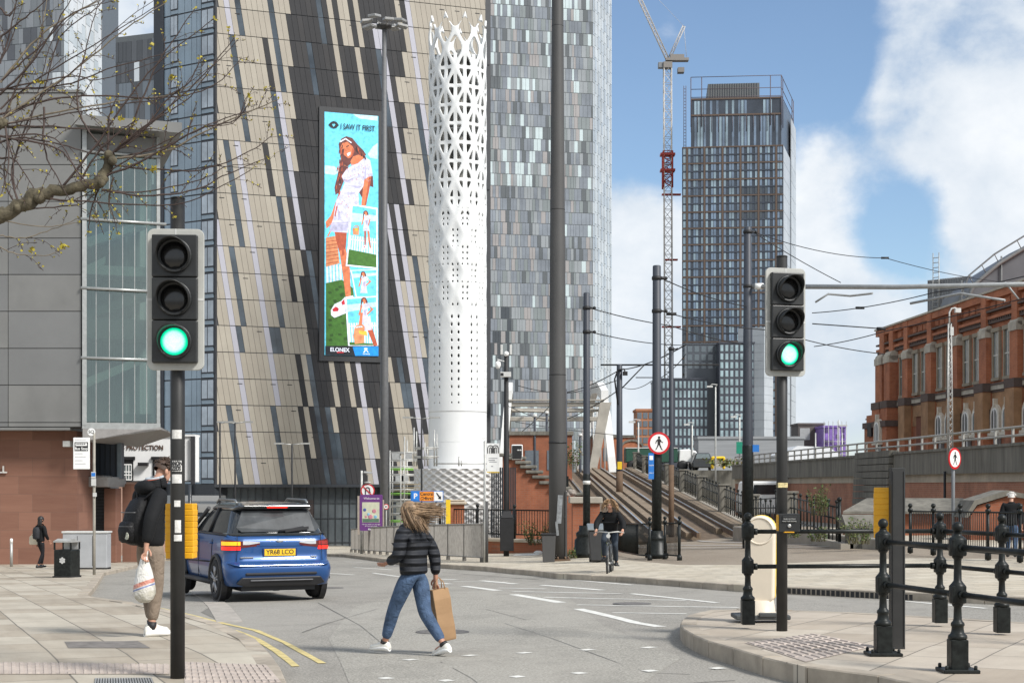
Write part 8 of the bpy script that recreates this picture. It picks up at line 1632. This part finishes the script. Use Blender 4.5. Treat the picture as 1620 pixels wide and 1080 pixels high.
pm = pose(chest=V(0, .02, 1.34), neck=V(0, .06, 1.50), head=V(0, .15, 1.62), face=V(.05, .8, -.6), elR=V(.26, -.16, 1.15), wrR=V(.25, -.2, .91), elL=V(-.27, .06, 1.15), wrL=V(-.08, .30, 1.2), knL=V(-.09, .04, .5), knR=V(.10, .01, .5), anL=V(-.09, .08, .09), toL=V(-.1, .2, .04), anR=V(.11, -.05, .09), toR=V(.13, .07, .04), hem=V(0, 0, .86), hemk=.86, legw=1.02, curl=.9)
man = figure('person', 'person in black hooded jacket and khaki trousers, head bowed beside the traffic light', p, ang, pm, BLKJ, KHAKI, WSHOE, ('short', DKHAIR), sc_=1.08, jk=.012, ext=man_ext); man['category'] = 'person'
def bag_plastic():
    w = (Matrix.Rotation(ang, 3, 'Z') @ (pm['wrR'] * 1.08)) + Vector(p); tp = w + V(.0, 0, -.12); r = root('carrier_bag', 'bulging white plastic carrier bag with red and blue print held beside the khaki trousers', 'bag', tp); mb = MB(); rings = []
    for z, a, b_ in ((0, .03, .02), (-.06, .05, .035), (-.14, .085, .06), (-.28, .105, .08), (-.38, .115, .09), (-.44, .10, .08), (-.48, .05, .04)): rings.append([V(-.02 + a * math.cos(k * math.pi / 8) * (1 + .12 * math.sin(k * 2.3 + z * 20)), b_ * math.sin(k * math.pi / 8) * (1 + .15 * math.cos(k * 3.1 + z * 17)), z) for k in range(16)])
    m, nt, bb = nodes('carrier_plastic'); tc = nt.nodes.new('ShaderNodeTexCoord'); sp = nt.nodes.new('ShaderNodeSeparateXYZ'); nt.links.new(tc.outputs['Object'], sp.inputs[0]); ad = nt.nodes.new('ShaderNodeMath'); ad.operation = 'MULTIPLY_ADD'; nt.links.new(sp.outputs[0], ad.inputs[0]); ad.inputs[1].default_value = -.35; nt.links.new(sp.outputs[2], ad.inputs[2]); mr = nt.nodes.new('ShaderNodeMapRange'); nt.links.new(ad.outputs[0], mr.inputs[0]); mr.inputs[1].default_value = -.5; mr.inputs[2].default_value = 0
    c = ramp(nt, mr.outputs[0], [(0, (.50, .48, .40)), (.25, (.62, .60, .54)), (.352, (.05, .12, .42)), (.39, (.66, .64, .60)), (.41, (.55, .10, .05)), (.50, (.70, .69, .66))]); nt.nodes[c.node.name].color_ramp.interpolation = 'CONSTANT'; c = mixc(nt, .35, c, ramp(nt, noise(nt, 14, 4), [(.35, (.30, .27, .18)), (.65, (.75, .73, .7))])); nt.links.new(c, bb.inputs['Base Color']); bb.inputs['Roughness'].default_value = .4; bump(nt, bb, noise(nt, 18, 4, dist=1), .8, .02)
    mb.loft(rings, 0); mb.build('bag', m, r)
    for s in (-1, 1): mb = MB(); mb.tube([V(s * .02 - .02, 0, -.02), V(s * .015, 0, .06), V(0, 0, .12)], [.014, .008, .008], 6); mb.build('handle', m, r)
bag_plastic()
# --- woman crossing
p = G(655, 1036, 0); Yw = p.y; wang = R(52)
pw = pose(pelvis=V(0, 0, .90), waist=V(0, .02, 1.06), chest=V(0, .03, 1.27), neck=V(0, .04, 1.42), head=V(.0, .08, 1.545), face=V(-.3, .9, -.25), shL=V(-.165, .03, 1.34), shR=V(.165, .03, 1.34), elL=V(-.24, .0, 1.08), wrL=V(-.2, .2, 1.0), elR=V(.23, -.10, 1.08), wrR=V(.24, -.10, .84),
          hipL=V(-.085, 0, .87), hipR=V(.085, 0, .87), knL=V(-.08, .22, .49), knR=V(.085, -.08, .46), anL=V(-.08, .36, .115), anR=V(.085, -.36, .12), toL=V(-.09, .5, .06), toR=V(.1, -.22, .05), pitchL=-.0, pitchR=.25, hem=V(0, .0, .86), hemk=.88, legw=1.02, curl=1.0)
def woman_ext(r, P, hd, fwd, up, sd_):
    rr = random.Random(11); mb = MB(); c = hd + up * .02; mb.ball(c - fwd * .018 + up * .015, (.094, .108, .100), 18)
    inv = Matrix.Rotation(-wang, 3, 'Z'); wind = inv @ V(1, .1, .02)       # wind blows to the right of the street
    for i in range(64):
        a = rr.uniform(-2.0, 2.0); el = rr.uniform(-.5, 1.35); d = (-fwd * math.cos(a) + sd_ * math.sin(a)) * math.cos(el) + up * math.sin(el); s = c + V(d.x * .09, d.y * .102, d.z * .096)
        blow = i % 3 == 0; ln = rr.uniform(.26, .34) if blow else rr.uniform(.18, .28); q = [s]; v = d * .35 - up * .55; ph = rr.uniform(0, 6)
        for k in range(6):
            v = v * .62 + ((wind * 1.0 + up * rr.uniform(-.12, .05)) if blow else (-up * .9 + wind * .22 + d * .12)) * .5 + sd_ * .10 * math.sin(ph + k * 1.9); q.append(q[-1] + v.normalized() * ln / 6)
        mb.tube(q, [.017, .021, .021, .018, .013, .008, .002], 6, flat=.6)
        for m_ in range(11):
            of = V(rr.uniform(-1, 1), rr.uniform(-1, 1), rr.uniform(-1, 1)).normalized() * .02; mb.tube([p_ + of * (.8 + .14 * k) + V(rr.uniform(-.004, .004), 0, rr.uniform(-.004, .004)) for k, p_ in enumerate(q)], [.004, .0045, .004, .0035, .003, .002, .001], 4)
    mb.build('hair', BLOND, r)
    for s in 'LR': mb = MB(); mb.tube([P['an' + s] + V(0, 0, .0), lerp3(P['an' + s], P['kn' + s], .08)], .046, 10); mb.build('sock', BLACKM, r)
    mb = MB(); mb.box((P['wrL'] + V(.0, .1, .03)), (.075, .012, .15), rot=(-.9, .2, .3)); 
pw['head'] = V(0, .075, 1.53)
figure('person', 'person in dark quilted jacket and jeans crossing mid stride, hair blowing right', p, wang, pw, PUFF, JEAN, WSHOE, None, skin=SKIN2, jk=.012, sc_=.915, ext=woman_ext)
hw = Matrix.Rotation(wang, 3, 'Z') @ (pw['wrR'] * .915) + p; r_ = root('paper_bag', 'tall brown paper carrier bag hanging from the hand of the person crossing', 'bag', hw + V(.03, -.0, -.12), R(25)); KR = M('kraft_paper', (.33, .20, .10), .75, var=.12, scale=5, bmp=.3, bscale=12)
mb = MB(); mb.loft([[V(a * w, b_ * d, z) for a, b_ in ((-1, -1), (1, -1), (1, 0), (1, 1), (-1, 1), (-1, 0))] for z, w, d in ((-.52, .085, .055), (-.5, .09, .06), (-.38, .092, .063), (-.25, .088, .056), (-.1, .091, .06), (0, .085, .045))], smooth=False, cap=True); o = mb.build('bag', KR, r_, bevel=.004); o.rotation_euler = (0, R(-9), 0)
for d in (-.045, .045): mb = MB(); mb.tube([V(-.05, d, 0), V(-.04, d * .6, .07), V(0, 0, .115), V(.04, d * .6, .07), V(.05, d, 0)], .005, 6); mb.build('handle', KR, r_)
# --- cyclist, riding towards the camera
def cyclist():
    Y = 33.5; x = (965 - CX) / F * Y; z0 = gz(x, Y) + .004; rz_ = R(172)
    b = root('bicycle', 'dark upright bicycle with pannier ridden towards the camera', 'bicycle', (x, Y, z0), rz_); BKF = M('bike_frame', (.05, .055, .06), .4); rw = .34
    for y, nm in ((.53, 'front_wheel'), (-.53, 'rear_wheel')):
        Mx = Matrix.Rotation(R(90), 3, 'Y'); mb = MB(); ring = [V(0, y + rw * math.cos(k * math.pi / 18), rw + rw * math.sin(k * math.pi / 18)) for k in range(37)]; mb.tube(ring, .022, 8); w = mb.build(nm, M('tyre', (.016, .016, .017), .8), b)
        mb = MB(); [mb.tube([V(.012 * (-1) ** k, y, rw), V(0, y + (rw - .02) * math.cos(k * math.pi / 12), rw + (rw - .02) * math.sin(k * math.pi / 12))], .0025, 3) for k in range(24)]; mb.lathe([(.025, -.05), (.025, .05)], (0, y, rw), 8, 0, True, Mx); mb.build('spokes', GALV, w)
        mb = MB(); mb.tube([V(0, y + (rw + .04) * math.cos(R(k)), rw + (rw + .04) * math.sin(R(k))) for k in range(20, 180, 16)], .028, 6, flat=.4); mb.build('mudguard', BKF, b)
    mb = MB(); T = lambda *q, rad=.017: mb.tube([V(*p_) for p_ in q], rad, 8)
    T((0, .38, .82), (0, -.1, .30)); T((0, .36, .92), (0, .4, .80), rad=.02); T((0, -.1, .3), (0, -.24, .9)); T((0, .37, .88), (0, -.2, .75)); [T((s * .05, -.53, rw), (s * .02, -.1, .3), rad=.01) for s in (-1, 1)]; [T((s * .05, -.53, rw), (0, -.2, .76), rad=.01) for s in (-1, 1)]; [T((s * .05, .53, rw), (s * .04, .42, .72), (0, .4, .8), rad=.013) for s in (-1, 1)]; mb.build('frame', BKF, b)
    mb = MB(); mb.tube([V(-.3, .22, 1.0), V(-.2, .34, 1.02), V(0, .38, 1.0), V(.2, .34, 1.02), V(.3, .22, 1.0)], .013, 8); mb.tube([V(0, .38, 1.0), V(0, .36, .9)], .015, 8); [mb.tube([V(s * .3, .22, 1.0), V(s * .31, .12, .99)], .018, 8) for s in (-1, 1)]; mb.build('handlebar', GALV, b)
    mb = MB(); mb.loft([[V(w * math.cos(k * math.pi / 5), y + 0 * k, .93 + .03 * math.sin(k * math.pi / 5)) for k in range(10)] for y, w in ((-.38, .06), (-.3, .09), (-.2, .07), (-.08, .025))]); mb.build('saddle', BLACKM, b); mb = MB(); mb.lathe([(.05, -.06), (.05, .06)], (0, -.1, .3), 12, 0, True, Matrix.Rotation(R(90), 3, 'Y')); [mb.tube([V(s * .08, -.1, .3), V(s * .09, -.1 + .16 * s, .3 + .05 * s)], .012, 6) for s in (-1, 1)]; [mb.box((s * .14, -.1 + .16 * s, .3 + .05 * s), (.1, .08, .025)) for s in (-1, 1)]; mb.build('crank', BKF, b)
    mb = MB(); mb.box((.16, -.55, .58), (.13, .32, .34)); mb.build('pannier', M('pannier_lime', (.10, .12, .03), .7), b, bevel=.03); mb = MB(); mb.lathe([(.04, 0), (.045, .04)], (0, .44, .93), 12, 0, True, Matrix.Rotation(R(-90), 3, 'X')); mb.build('front_lamp', GREYW, b)
    P = pose(pelvis=V(0, -.25, 1.0), waist=V(0, -.22, 1.15), chest=V(0, -.1, 1.33), neck=V(0, -.03, 1.46), head=V(0, .03, 1.585), shL=V(-.18, -.06, 1.38), shR=V(.18, -.06, 1.38), elL=V(-.30, .03, 1.18), elR=V(.30, .03, 1.18), wrL=V(-.29, .17, 1.045), wrR=V(.29, .17, 1.045), hipL=V(-.09, -.22, .98), hipR=V(.09, -.22, .98), knL=V(-.12, .14, .72), knR=V(.12, .18, .84), anL=V(-.13, -.18, .33), anR=V(.13, .02, .45), toL=V(-.13, -.06, .28), toR=V(.13, .14, .40), hem=V(0, -.26, .95), curl=1.0, legw=.9, solem=BLACKM)
    def ex(r, P, hd, fwd, up, sd_):
        rr = random.Random(5); mb = MB(); c = hd + up * .03; mb.ball(c - fwd * .03 + up * .012, (.098, .095, .1), 16)
        for i in range(110):
            a = rr.uniform(-2.2, 2.2); el = rr.uniform(-.3, 1.3); d = (-fwd * math.cos(a) + sd_ * math.sin(a)) * math.cos(el) + up * math.sin(el); s = c + V(d.x * .095, d.y * .095, d.z * .1); mb.tube([s, s + d * .05 - up * .01, s + d * .09 - up * .06, s + d * .1 - up * .13], [.012, .012, .009, .003], 5)
        mb.build('hair', M('sandy_hair', (.27, .17, .09), .6, var=.4, scale=30), r)
    figure('person', 'person in black jacket riding a bicycle near the far kerb', (x, Y, z0), rz_, P, BLKJ, clothmat('dark_trousers', (.03, .04, .055)), BSHOE, None, ext=ex, jk=.01)
cyclist()
# --- woman by the sandstone wall and man by the right railing
p = G(64, 899, .1); s_ = p.y / F * 78 / 1.66
def wx(r, P, hd, fwd, up, sd_):
    mb = MB(); mb.ball(hd + up * .02 - fwd * .01, (.1, .11, .115), 14); mb.loft([[hd + sd_ * .085 * math.cos(k * math.pi / 6) * w - fwd * (.05 + .05 * math.sin(k * math.pi / 6) * w) + V(0, 0, z) for k in range(12)] for z, w in ((.06, .9), (-.05, 1.1), (-.16, 1.15), (-.25, .8))]); mb.build('hair', M('black_hair', (.012, .01, .01), .5), r)
    mb = MB(); mb.loft([[V(.13 * math.copysign(abs(math.cos(k * math.pi / 8)) ** .6, math.cos(k * math.pi / 8)) * w, -.17 + .09 * math.sin(k * math.pi / 8) * w, z) for k in range(16)] for z, w in ((1.0, .8), (1.05, 1), (1.3, 1), (1.4, .7))]); mb.build('rucksack', clothmat('rucksack_dark', (.03, .032, .036)), r)
pf = pose(knL=V(-.08, .16, .5), anL=V(-.07, .1, .12), toL=V(-.08, .22, .05), anR=V(.08, -.16, .12), toR=V(.09, -.03, .04), knR=V(.09, .02, .5), elR=V(.25, .02, 1.15), wrR=V(.22, .16, .96), legw=.82, solem=BLACKM, hem=V(0, 0, .88))
figure('person', 'small person in black leggings with cream shoulder bag by the sandstone wall', p, R(-35), pf, BLKJ, clothmat('black_leggings', (.012, .012, .014)), BSHOE, None, skin=SKIN2, sc_=s_, ext=wx)
q = p + Matrix.Rotation(R(-35), 3, 'Z') @ (V(-.3, -.03, 1.0) * s_); r_ = root('shoulder_bag', 'cream tote bag hanging from the person by the sandstone wall', 'bag', q); mb = MB(); mb.loft([[V(a * w * s_, b_ * .05 * s_, z * s_) for a, b_ in ((-1, -1), (1, -1), (1, 1), (-1, 1))] for z, w in ((-.2, .12), (-.16, .16), (.05, .15), (.1, .12))], smooth=False); mb.build('bag', M('cream_canvas', (.58, .53, .42), .8, var=.1), r_, bevel=.02)
mb = MB(); mb.tube([V(-.1, 0, .08) * s_, V(.05, 0, .3) * s_, V(.12, 0, .44) * s_, V(.1, .03, .1) * s_], .014, 6); mb.build('strap', M('cream_canvas', (.58, .53, .42), .8), r_)
p = G(1600, 882, .17); s_ = p.y / F * 103 / 1.74
pr = pose(knL=V(-.09, .14, .5), anL=V(-.1, .16, .1), toL=V(-.1, .28, .05), anR=V(.1, -.2, .12), toR=V(.1, -.08, .05), knR=V(.1, -.02, .5), head=V(0, .06, 1.62), solem=BLACKM, hem=V(0, 0, .84))
figure('person', 'white haired person in black coat and jeans walking off by the right railing', p, R(-20), pr, BLKJ, JEAN, BSHOE, ('short', M('white_hair', (.6, .58, .55), .7, var=.1)), sc_=s_, jk=.02)
# ================================================================ TREE, PLANTS
BARK = M('bark', (.085, .072, .045), .9, var=.5, scale=18, bmp=.9, bscale=40); TWIG = M('twig_bark', (.055, .036, .03), .75, var=.3, scale=14); TWIG2 = M('twig_bark_light', (.17, .14, .10), .75, var=.3, scale=14); BUD = M('leaf_bud', (.36, .30, .03), .6, var=.35, scale=30)
def tree():
    rr = random.Random(21); Y = 12.0; X0 = (-150 - CX) / F * Y; r = root('pollarded_street_tree', 'pollarded street tree, knobbly limb with bare budding twigs across top left', 'tree', (X0, Y, gz(X0, Y) + .1)); o = r.location
    q = lambda px, py, d=0: W(px, py, Y + d)
    mb = MB(o); mb.tube([V(X0, Y, -.1), V(X0 + .03, Y + .05, 1.2), V(X0 - .04, Y, 2.6), V(X0 + .05, Y, 3.6), V(X0 + .1, Y + .1, 5.2)], [.24, .17, .16, .17, .13], 14); mb.build('trunk', BARK, r)
    def limb(pts, rads, knobs, nm='limb'):
        mb = MB(o); P = []; Rr = []
        for i in range(len(pts) - 1):
            for k in range(4):
                t = k / 4; a, b = Vector(pts[i]), Vector(pts[i + 1]); p = a.lerp(b, t); P.append(q(p.x + rr.uniform(-3, 3), p.y + rr.uniform(-3, 3), p.z)); Rr.append((rads[i] + (rads[i + 1] - rads[i]) * t) * Y / F / 2 * rr.uniform(.88, 1.15))
        P.append(q(*pts[-1])); Rr.append(rads[-1] * Y / F / 2); mb.tube(P, Rr, 12)
        for px, py, s in knobs:
            for k in range(5): mb.ball(q(px + rr.uniform(-.4, .4) * s, py + rr.uniform(-.4, .4) * s, rr.uniform(-.05, .05)), s * rr.uniform(.45, .6) * Y / F, 8)
        mb.build(nm, BARK, r)
    limb([(-150, 430, 0), (-60, 372, 0), (0, 344, 0), (30, 328, 0), (55, 310, 0), (85, 303, 0), (120, 298, 0), (155, 288, 0), (166, 272, 0), (174, 250, 0)], [36, 30, 22, 21, 25, 18, 17, 18, 17, 15], [(60, 310, 16), (176, 249, 14), (158, 287, 12), (32, 326, 13)])
    limb([(-150, 300, 0), (-60, 240, .1), (-20, 205, .1), (2, 192, .1)], [34, 26, 20, 18], [(2, 192, 14)])
    tw = MB(o); tw2 = MB(o); bud = MB(o)
    def leafbud(p, s):
        for k in range(rr.choice((1, 2, 3))):
            d = V(rr.uniform(-1, 1), rr.uniform(-1, 1), rr.uniform(-.4, 1)).normalized() * s; e = d.cross(V(rr.uniform(-1, 1), rr.uniform(-1, 1), rr.uniform(-1, 1))).normalized() * s * .38; bud.add([p, p + d * .5 + e, p + d, p + d * .5 - e], [(0, 1, 2, 3)])
    def twig(pts, w0=3.4, w1=1.2, light=0, dep=0, spur=1):
        P = []; C = [Vector((a, b, 0)) for a, b in pts]; C = [C[0]] + C + [C[-1]]; dz = rr.uniform(-.25, .25) + dep
        for i in range(1, len(C) - 2):
            for k in range(6):
                t = k / 6; a, b, c, d = C[i - 1:i + 3]; v = .5 * ((2 * b) + (c - a) * t + (2 * a - 5 * b + 4 * c - d) * t * t + (3 * b - a - 3 * c + d) * t ** 3); P.append(v)
        P.append(C[-1]); n = len(P); Q = []; Rr = []
        for i, v in enumerate(P): f = i / (n - 1); Q.append(q(v.x + rr.uniform(-1, 1), v.y + rr.uniform(-1, 1), dz * f)); Rr.append((w0 + (w1 - w0) * f) * Y / F / 2)
        (tw2 if light else tw).tube(Q, Rr, 6)
        for i in range(2, n):
            if rr.random() < .62 * spur:
                d = (Q[i] - Q[i - 1]).normalized(); sd = V(d.z, 0, -d.x) * rr.choice((-1, 1)); ln = rr.uniform(.02, .06) if rr.random() < .75 else rr.uniform(.1, .28); e = Q[i] + (d * .7 + sd * .7 + V(0, rr.uniform(-.3, .3), 0)) * ln; m = Q[i].lerp(e, .5) + V(0, 0, .1 * ln)
                tw.tube([Q[i], m, e], [Rr[i] * .55, Rr[i] * .45, .0025], 4)
                if rr.random() < .35: leafbud(e, rr.uniform(.012, .03))
                if ln > .1:
                    for t in (.4, .7, .9): p2 = Q[i].lerp(e, t); tw.tube([p2, p2 + sd.cross(V(0, 1, 0)) * rr.uniform(-.03, .03) + V(0, 0, .02)], .003, 4); leafbud(p2 + V(0, 0, .02), rr.uniform(.01, .024))
        leafbud(Q[-1], .03)
    T = [[(175, 245), (230, 200), (290, 150), (330, 110), (372, 60)], [(165, 240), (130, 190), (123, 140), (140, 60), (158, 0)], [(185, 250), (260, 240), (330, 205), (400, 175), (440, 158)], [(178, 243), (205, 205), (240, 120), (268, 72), (308, 15)], [(170, 240), (172, 190), (182, 158)],
         [(180, 262), (250, 268), (320, 268), (395, 240), (430, 215)], [(160, 300), (230, 310), (310, 300), (360, 275), (425, 250)], [(60, 312), (120, 318), (230, 324), (300, 318), (400, 268)], [(0, 190), (60, 150), (120, 110), (200, 45), (262, 5)], [(0, 172), (60, 125), (150, 70), (250, 8)], [(0, 142), (100, 135), (170, 110), (262, 85)],
         [(0, 150), (50, 100), (85, 45), (115, -5)], [(0, 100), (15, 55), (28, -5)], [(0, 182), (50, 165), (130, 152), (250, 155), (330, 140), (380, 95)], [(0, 198), (90, 178), (200, 158), (270, 150), (330, 120)], [(0, 200), (70, 200), (150, 205), (212, 200)], [(8, 200), (14, 260), (0, 310)], [(70, 170), (70, 235), (90, 280), (112, 318)], [(0, 216), (90, 235), (130, 280), (150, 300)],
         [(95, 300), (150, 232), (200, 160), (255, 95), (338, 30)], [(0, 205), (30, 130), (60, 70), (75, -5)], [(0, 225), (40, 218), (120, 235), (165, 250)], [(30, 325), (20, 270), (40, 200), (70, 140), (95, 60), (150, 15), (170, -5)], [(30, 330), (8, 290), (12, 230), (30, 190)], [(120, 298), (160, 235), (215, 190)], [(0, 330), (60, 330), (130, 322), (150, 305)], [(0, 130), (60, 60), (120, 20), (180, -10)], [(0, 60), (40, 28), (80, -5)], [(150, 285), (210, 262), (260, 235), (315, 205), (372, 190), (395, 160)], [(0, 250), (25, 255), (55, 300)], [(182, 240), (218, 215), (262, 160), (300, 128), (320, 90)], [(160, 290), (145, 330), (140, 368)], [(180, 280), (172, 325), (190, 355)], [(0, 12), (15, 25), (30, -5)]]
    for i, t in enumerate(T): twig(t, w0=rr.uniform(3.0, 4.2), light=(i % 6 == 2))
    for t in T[::2]: twig([(a + rr.uniform(-9, 9) * (k > 0), b + rr.uniform(-16, 16) * (k > 0)) for k, (a, b) in enumerate(t)], w0=rr.uniform(2.0, 3.0), w1=.9)
    for t in ([(0, 372), (40, 376), (90, 360), (125, 345)], [(-10, 385), (20, 400), (55, 404), (82, 402), (105, 390)], [(0, 348), (70, 358), (125, 352)]): twig(t, w0=2.2, w1=1, light=1, spur=.5)
    for px, py in ((53, 396), (97, 394), (101, 390), (240, 268), (246, 271), (150, 343), (240, 75), (60, 130), (68, 132), (28, 105), (190, 188), (270, 125)):
        for k in range(4): leafbud(q(px + rr.uniform(-4, 4), py + rr.uniform(-4, 4)), .034)
    tw.build('twigs', TWIG, r, normals=False); tw2.build('pale_twigs', TWIG2, r, normals=False); bud.build('buds', BUD, r, normals=False)
tree()
LEAF = M('leaf_green', (.06, .10, .025), .7, var=.5, scale=12); LEAF2 = M('leaf_yellow_green', (.14, .17, .045), .7, var=.4, scale=12); LEAF3 = M('leaf_dry', (.17, .13, .07), .8, var=.4, scale=12)
def plant(label, px, py, w, h, Y=None, off=.12, n=260, mats=(LEAF, LEAF2), name='weed_plant', ls=.07):
    p = G(px, py, off); 
    if Y: p = V((px - CX) / F * Y, Y, EYE - (py - HY) / F * Y)
    s = p.y / F; r = root(name, label, 'plant', p); rr = random.Random(int(px * 7 + py)); st = MB(); lf = MB(); W_, H = w * s, h * s
    for i in range(max(5, n // 16)):
        a = V(rr.uniform(-.35, .35) * W_, rr.uniform(-.25, .25) * W_, 0); b = a + V(rr.gauss(0, .2) * W_, rr.gauss(0, .2) * W_, H * rr.uniform(.45, 1)); m = a.lerp(b, .5) + V(rr.uniform(-.05, .05), 0, .05 * H); st.tube([a, m, b], [.012, .008, .004], 4)
        for k in range(16):
            t = rr.uniform(.15, 1); c = a.lerp(m, t * 2) if t < .5 else m.lerp(b, t * 2 - 1); L = ls * rr.uniform(.6, 1.3); d = V(rr.uniform(-1, 1), rr.uniform(-1, 1), rr.uniform(-.3, .9)).normalized(); e = d.cross(V(rr.uniform(-1, 1), rr.uniform(-1, 1), rr.uniform(-1, 1))).normalized(); c = c + d * .03
            lf.add([c, c + d * L * .5 + e * L * .3, c + d * L, c + d * L * .5 - e * L * .3], [(0, 1, 2, 3)], 0 if rr.random() < .65 else 1)
    st.build('stems', M('weed_stem', (.10, .09, .04), .8), r, normals=False); lf.build('leaves', list(mats), r, normals=False)
plant('leafy weed growing on the low brick wall left of the dark mast', 852, 862, 44, 40, Y=52, n=420)
plant('small weeds at the foot of the brick pillar right of the mast', 905, 884, 22, 16, Y=44.5, n=160)
plant('bushy weed climbing the ramp fence end right of the traffic light', 1297, 815, 34, 50, Y=44.5, n=380)
plant('low weed clump on the tram plaza edge behind the railing', 1293, 856, 34, 22, Y=41.5, n=220)
plant('green shrub growing before the short coped wall', 1358, 860, 56, 44, Y=41.5, n=420)
plant('small weed tuft right of the cream bollard top', 1255, 850, 26, 18, Y=42.5, n=160)
plant('scrubby tuft on the stepped wall top behind the poles', 905, 742, 26, 44, Y=98, n=260, mats=(LEAF, LEAF3), ls=.16)
plant('dry grass along the raised road edge near the yellow frame', 1150, 738, 60, 12, Y=131, n=300, mats=(LEAF2, LEAF3), ls=.3)
plant('dry weeds along the ramp foot below the fence', 1170, 842, 50, 14, Y=58, n=220, mats=(LEAF2, LEAF3))
# scraps of litter along the far wall
r_ = None
for lb, px, py, Y, sz in (('flattened white card litter below the low brick wall', 835, 866, 50.5, (.9, .3, .06)), ('crumpled pale litter beside the weed plant', 852, 858, 50.8, (.35, .25, .14)), ('blue litter scrap beside the short tram railing', 1000, 843, 55, (.5, .3, .12))):
    x = (px - CX) / F * Y; r_ = root('litter', lb, 'litter', (x, Y, gz(x, Y) + .12)); mb = MB(); rr = random.Random(px); mb.loft([[V(math.cos(k * .785) * sz[0] / 2 * w * rr.uniform(.8, 1.1), math.sin(k * .785) * sz[1] / 2 * w, z * sz[2]) for k in range(8)] for z, w in ((0, 1), (.6, .95), (1, .5))], smooth=False); mb.build('scrap', M('litter_blue', (.3, .42, .45), .6) if px == 1000 else M('litter_white', (.6, .6, .58), .6, var=.2), r_)
# ================================================================ repeats of a kind share a group
KINDS = {'street_lamp': 'street lamps', 'traffic_light': 'traffic lights', 'weed_plant': 'weeds and plants', 'litter': 'litter scraps', 'tram_railing': 'short tram railings', 'island_railing': 'island railings', 'ramp_fence': 'ramp fences', 'coped_wall': 'coped low walls', 'podium_block': 'podium blocks below the far tower', 'glass_tower': 'glass towers', 'person': 'people in the street'}
for o in COL.objects:
    k = o.name.split('.')[0]
    if o.parent is None and k in KINDS and 'group' not in o: o['group'] = KINDS[k]
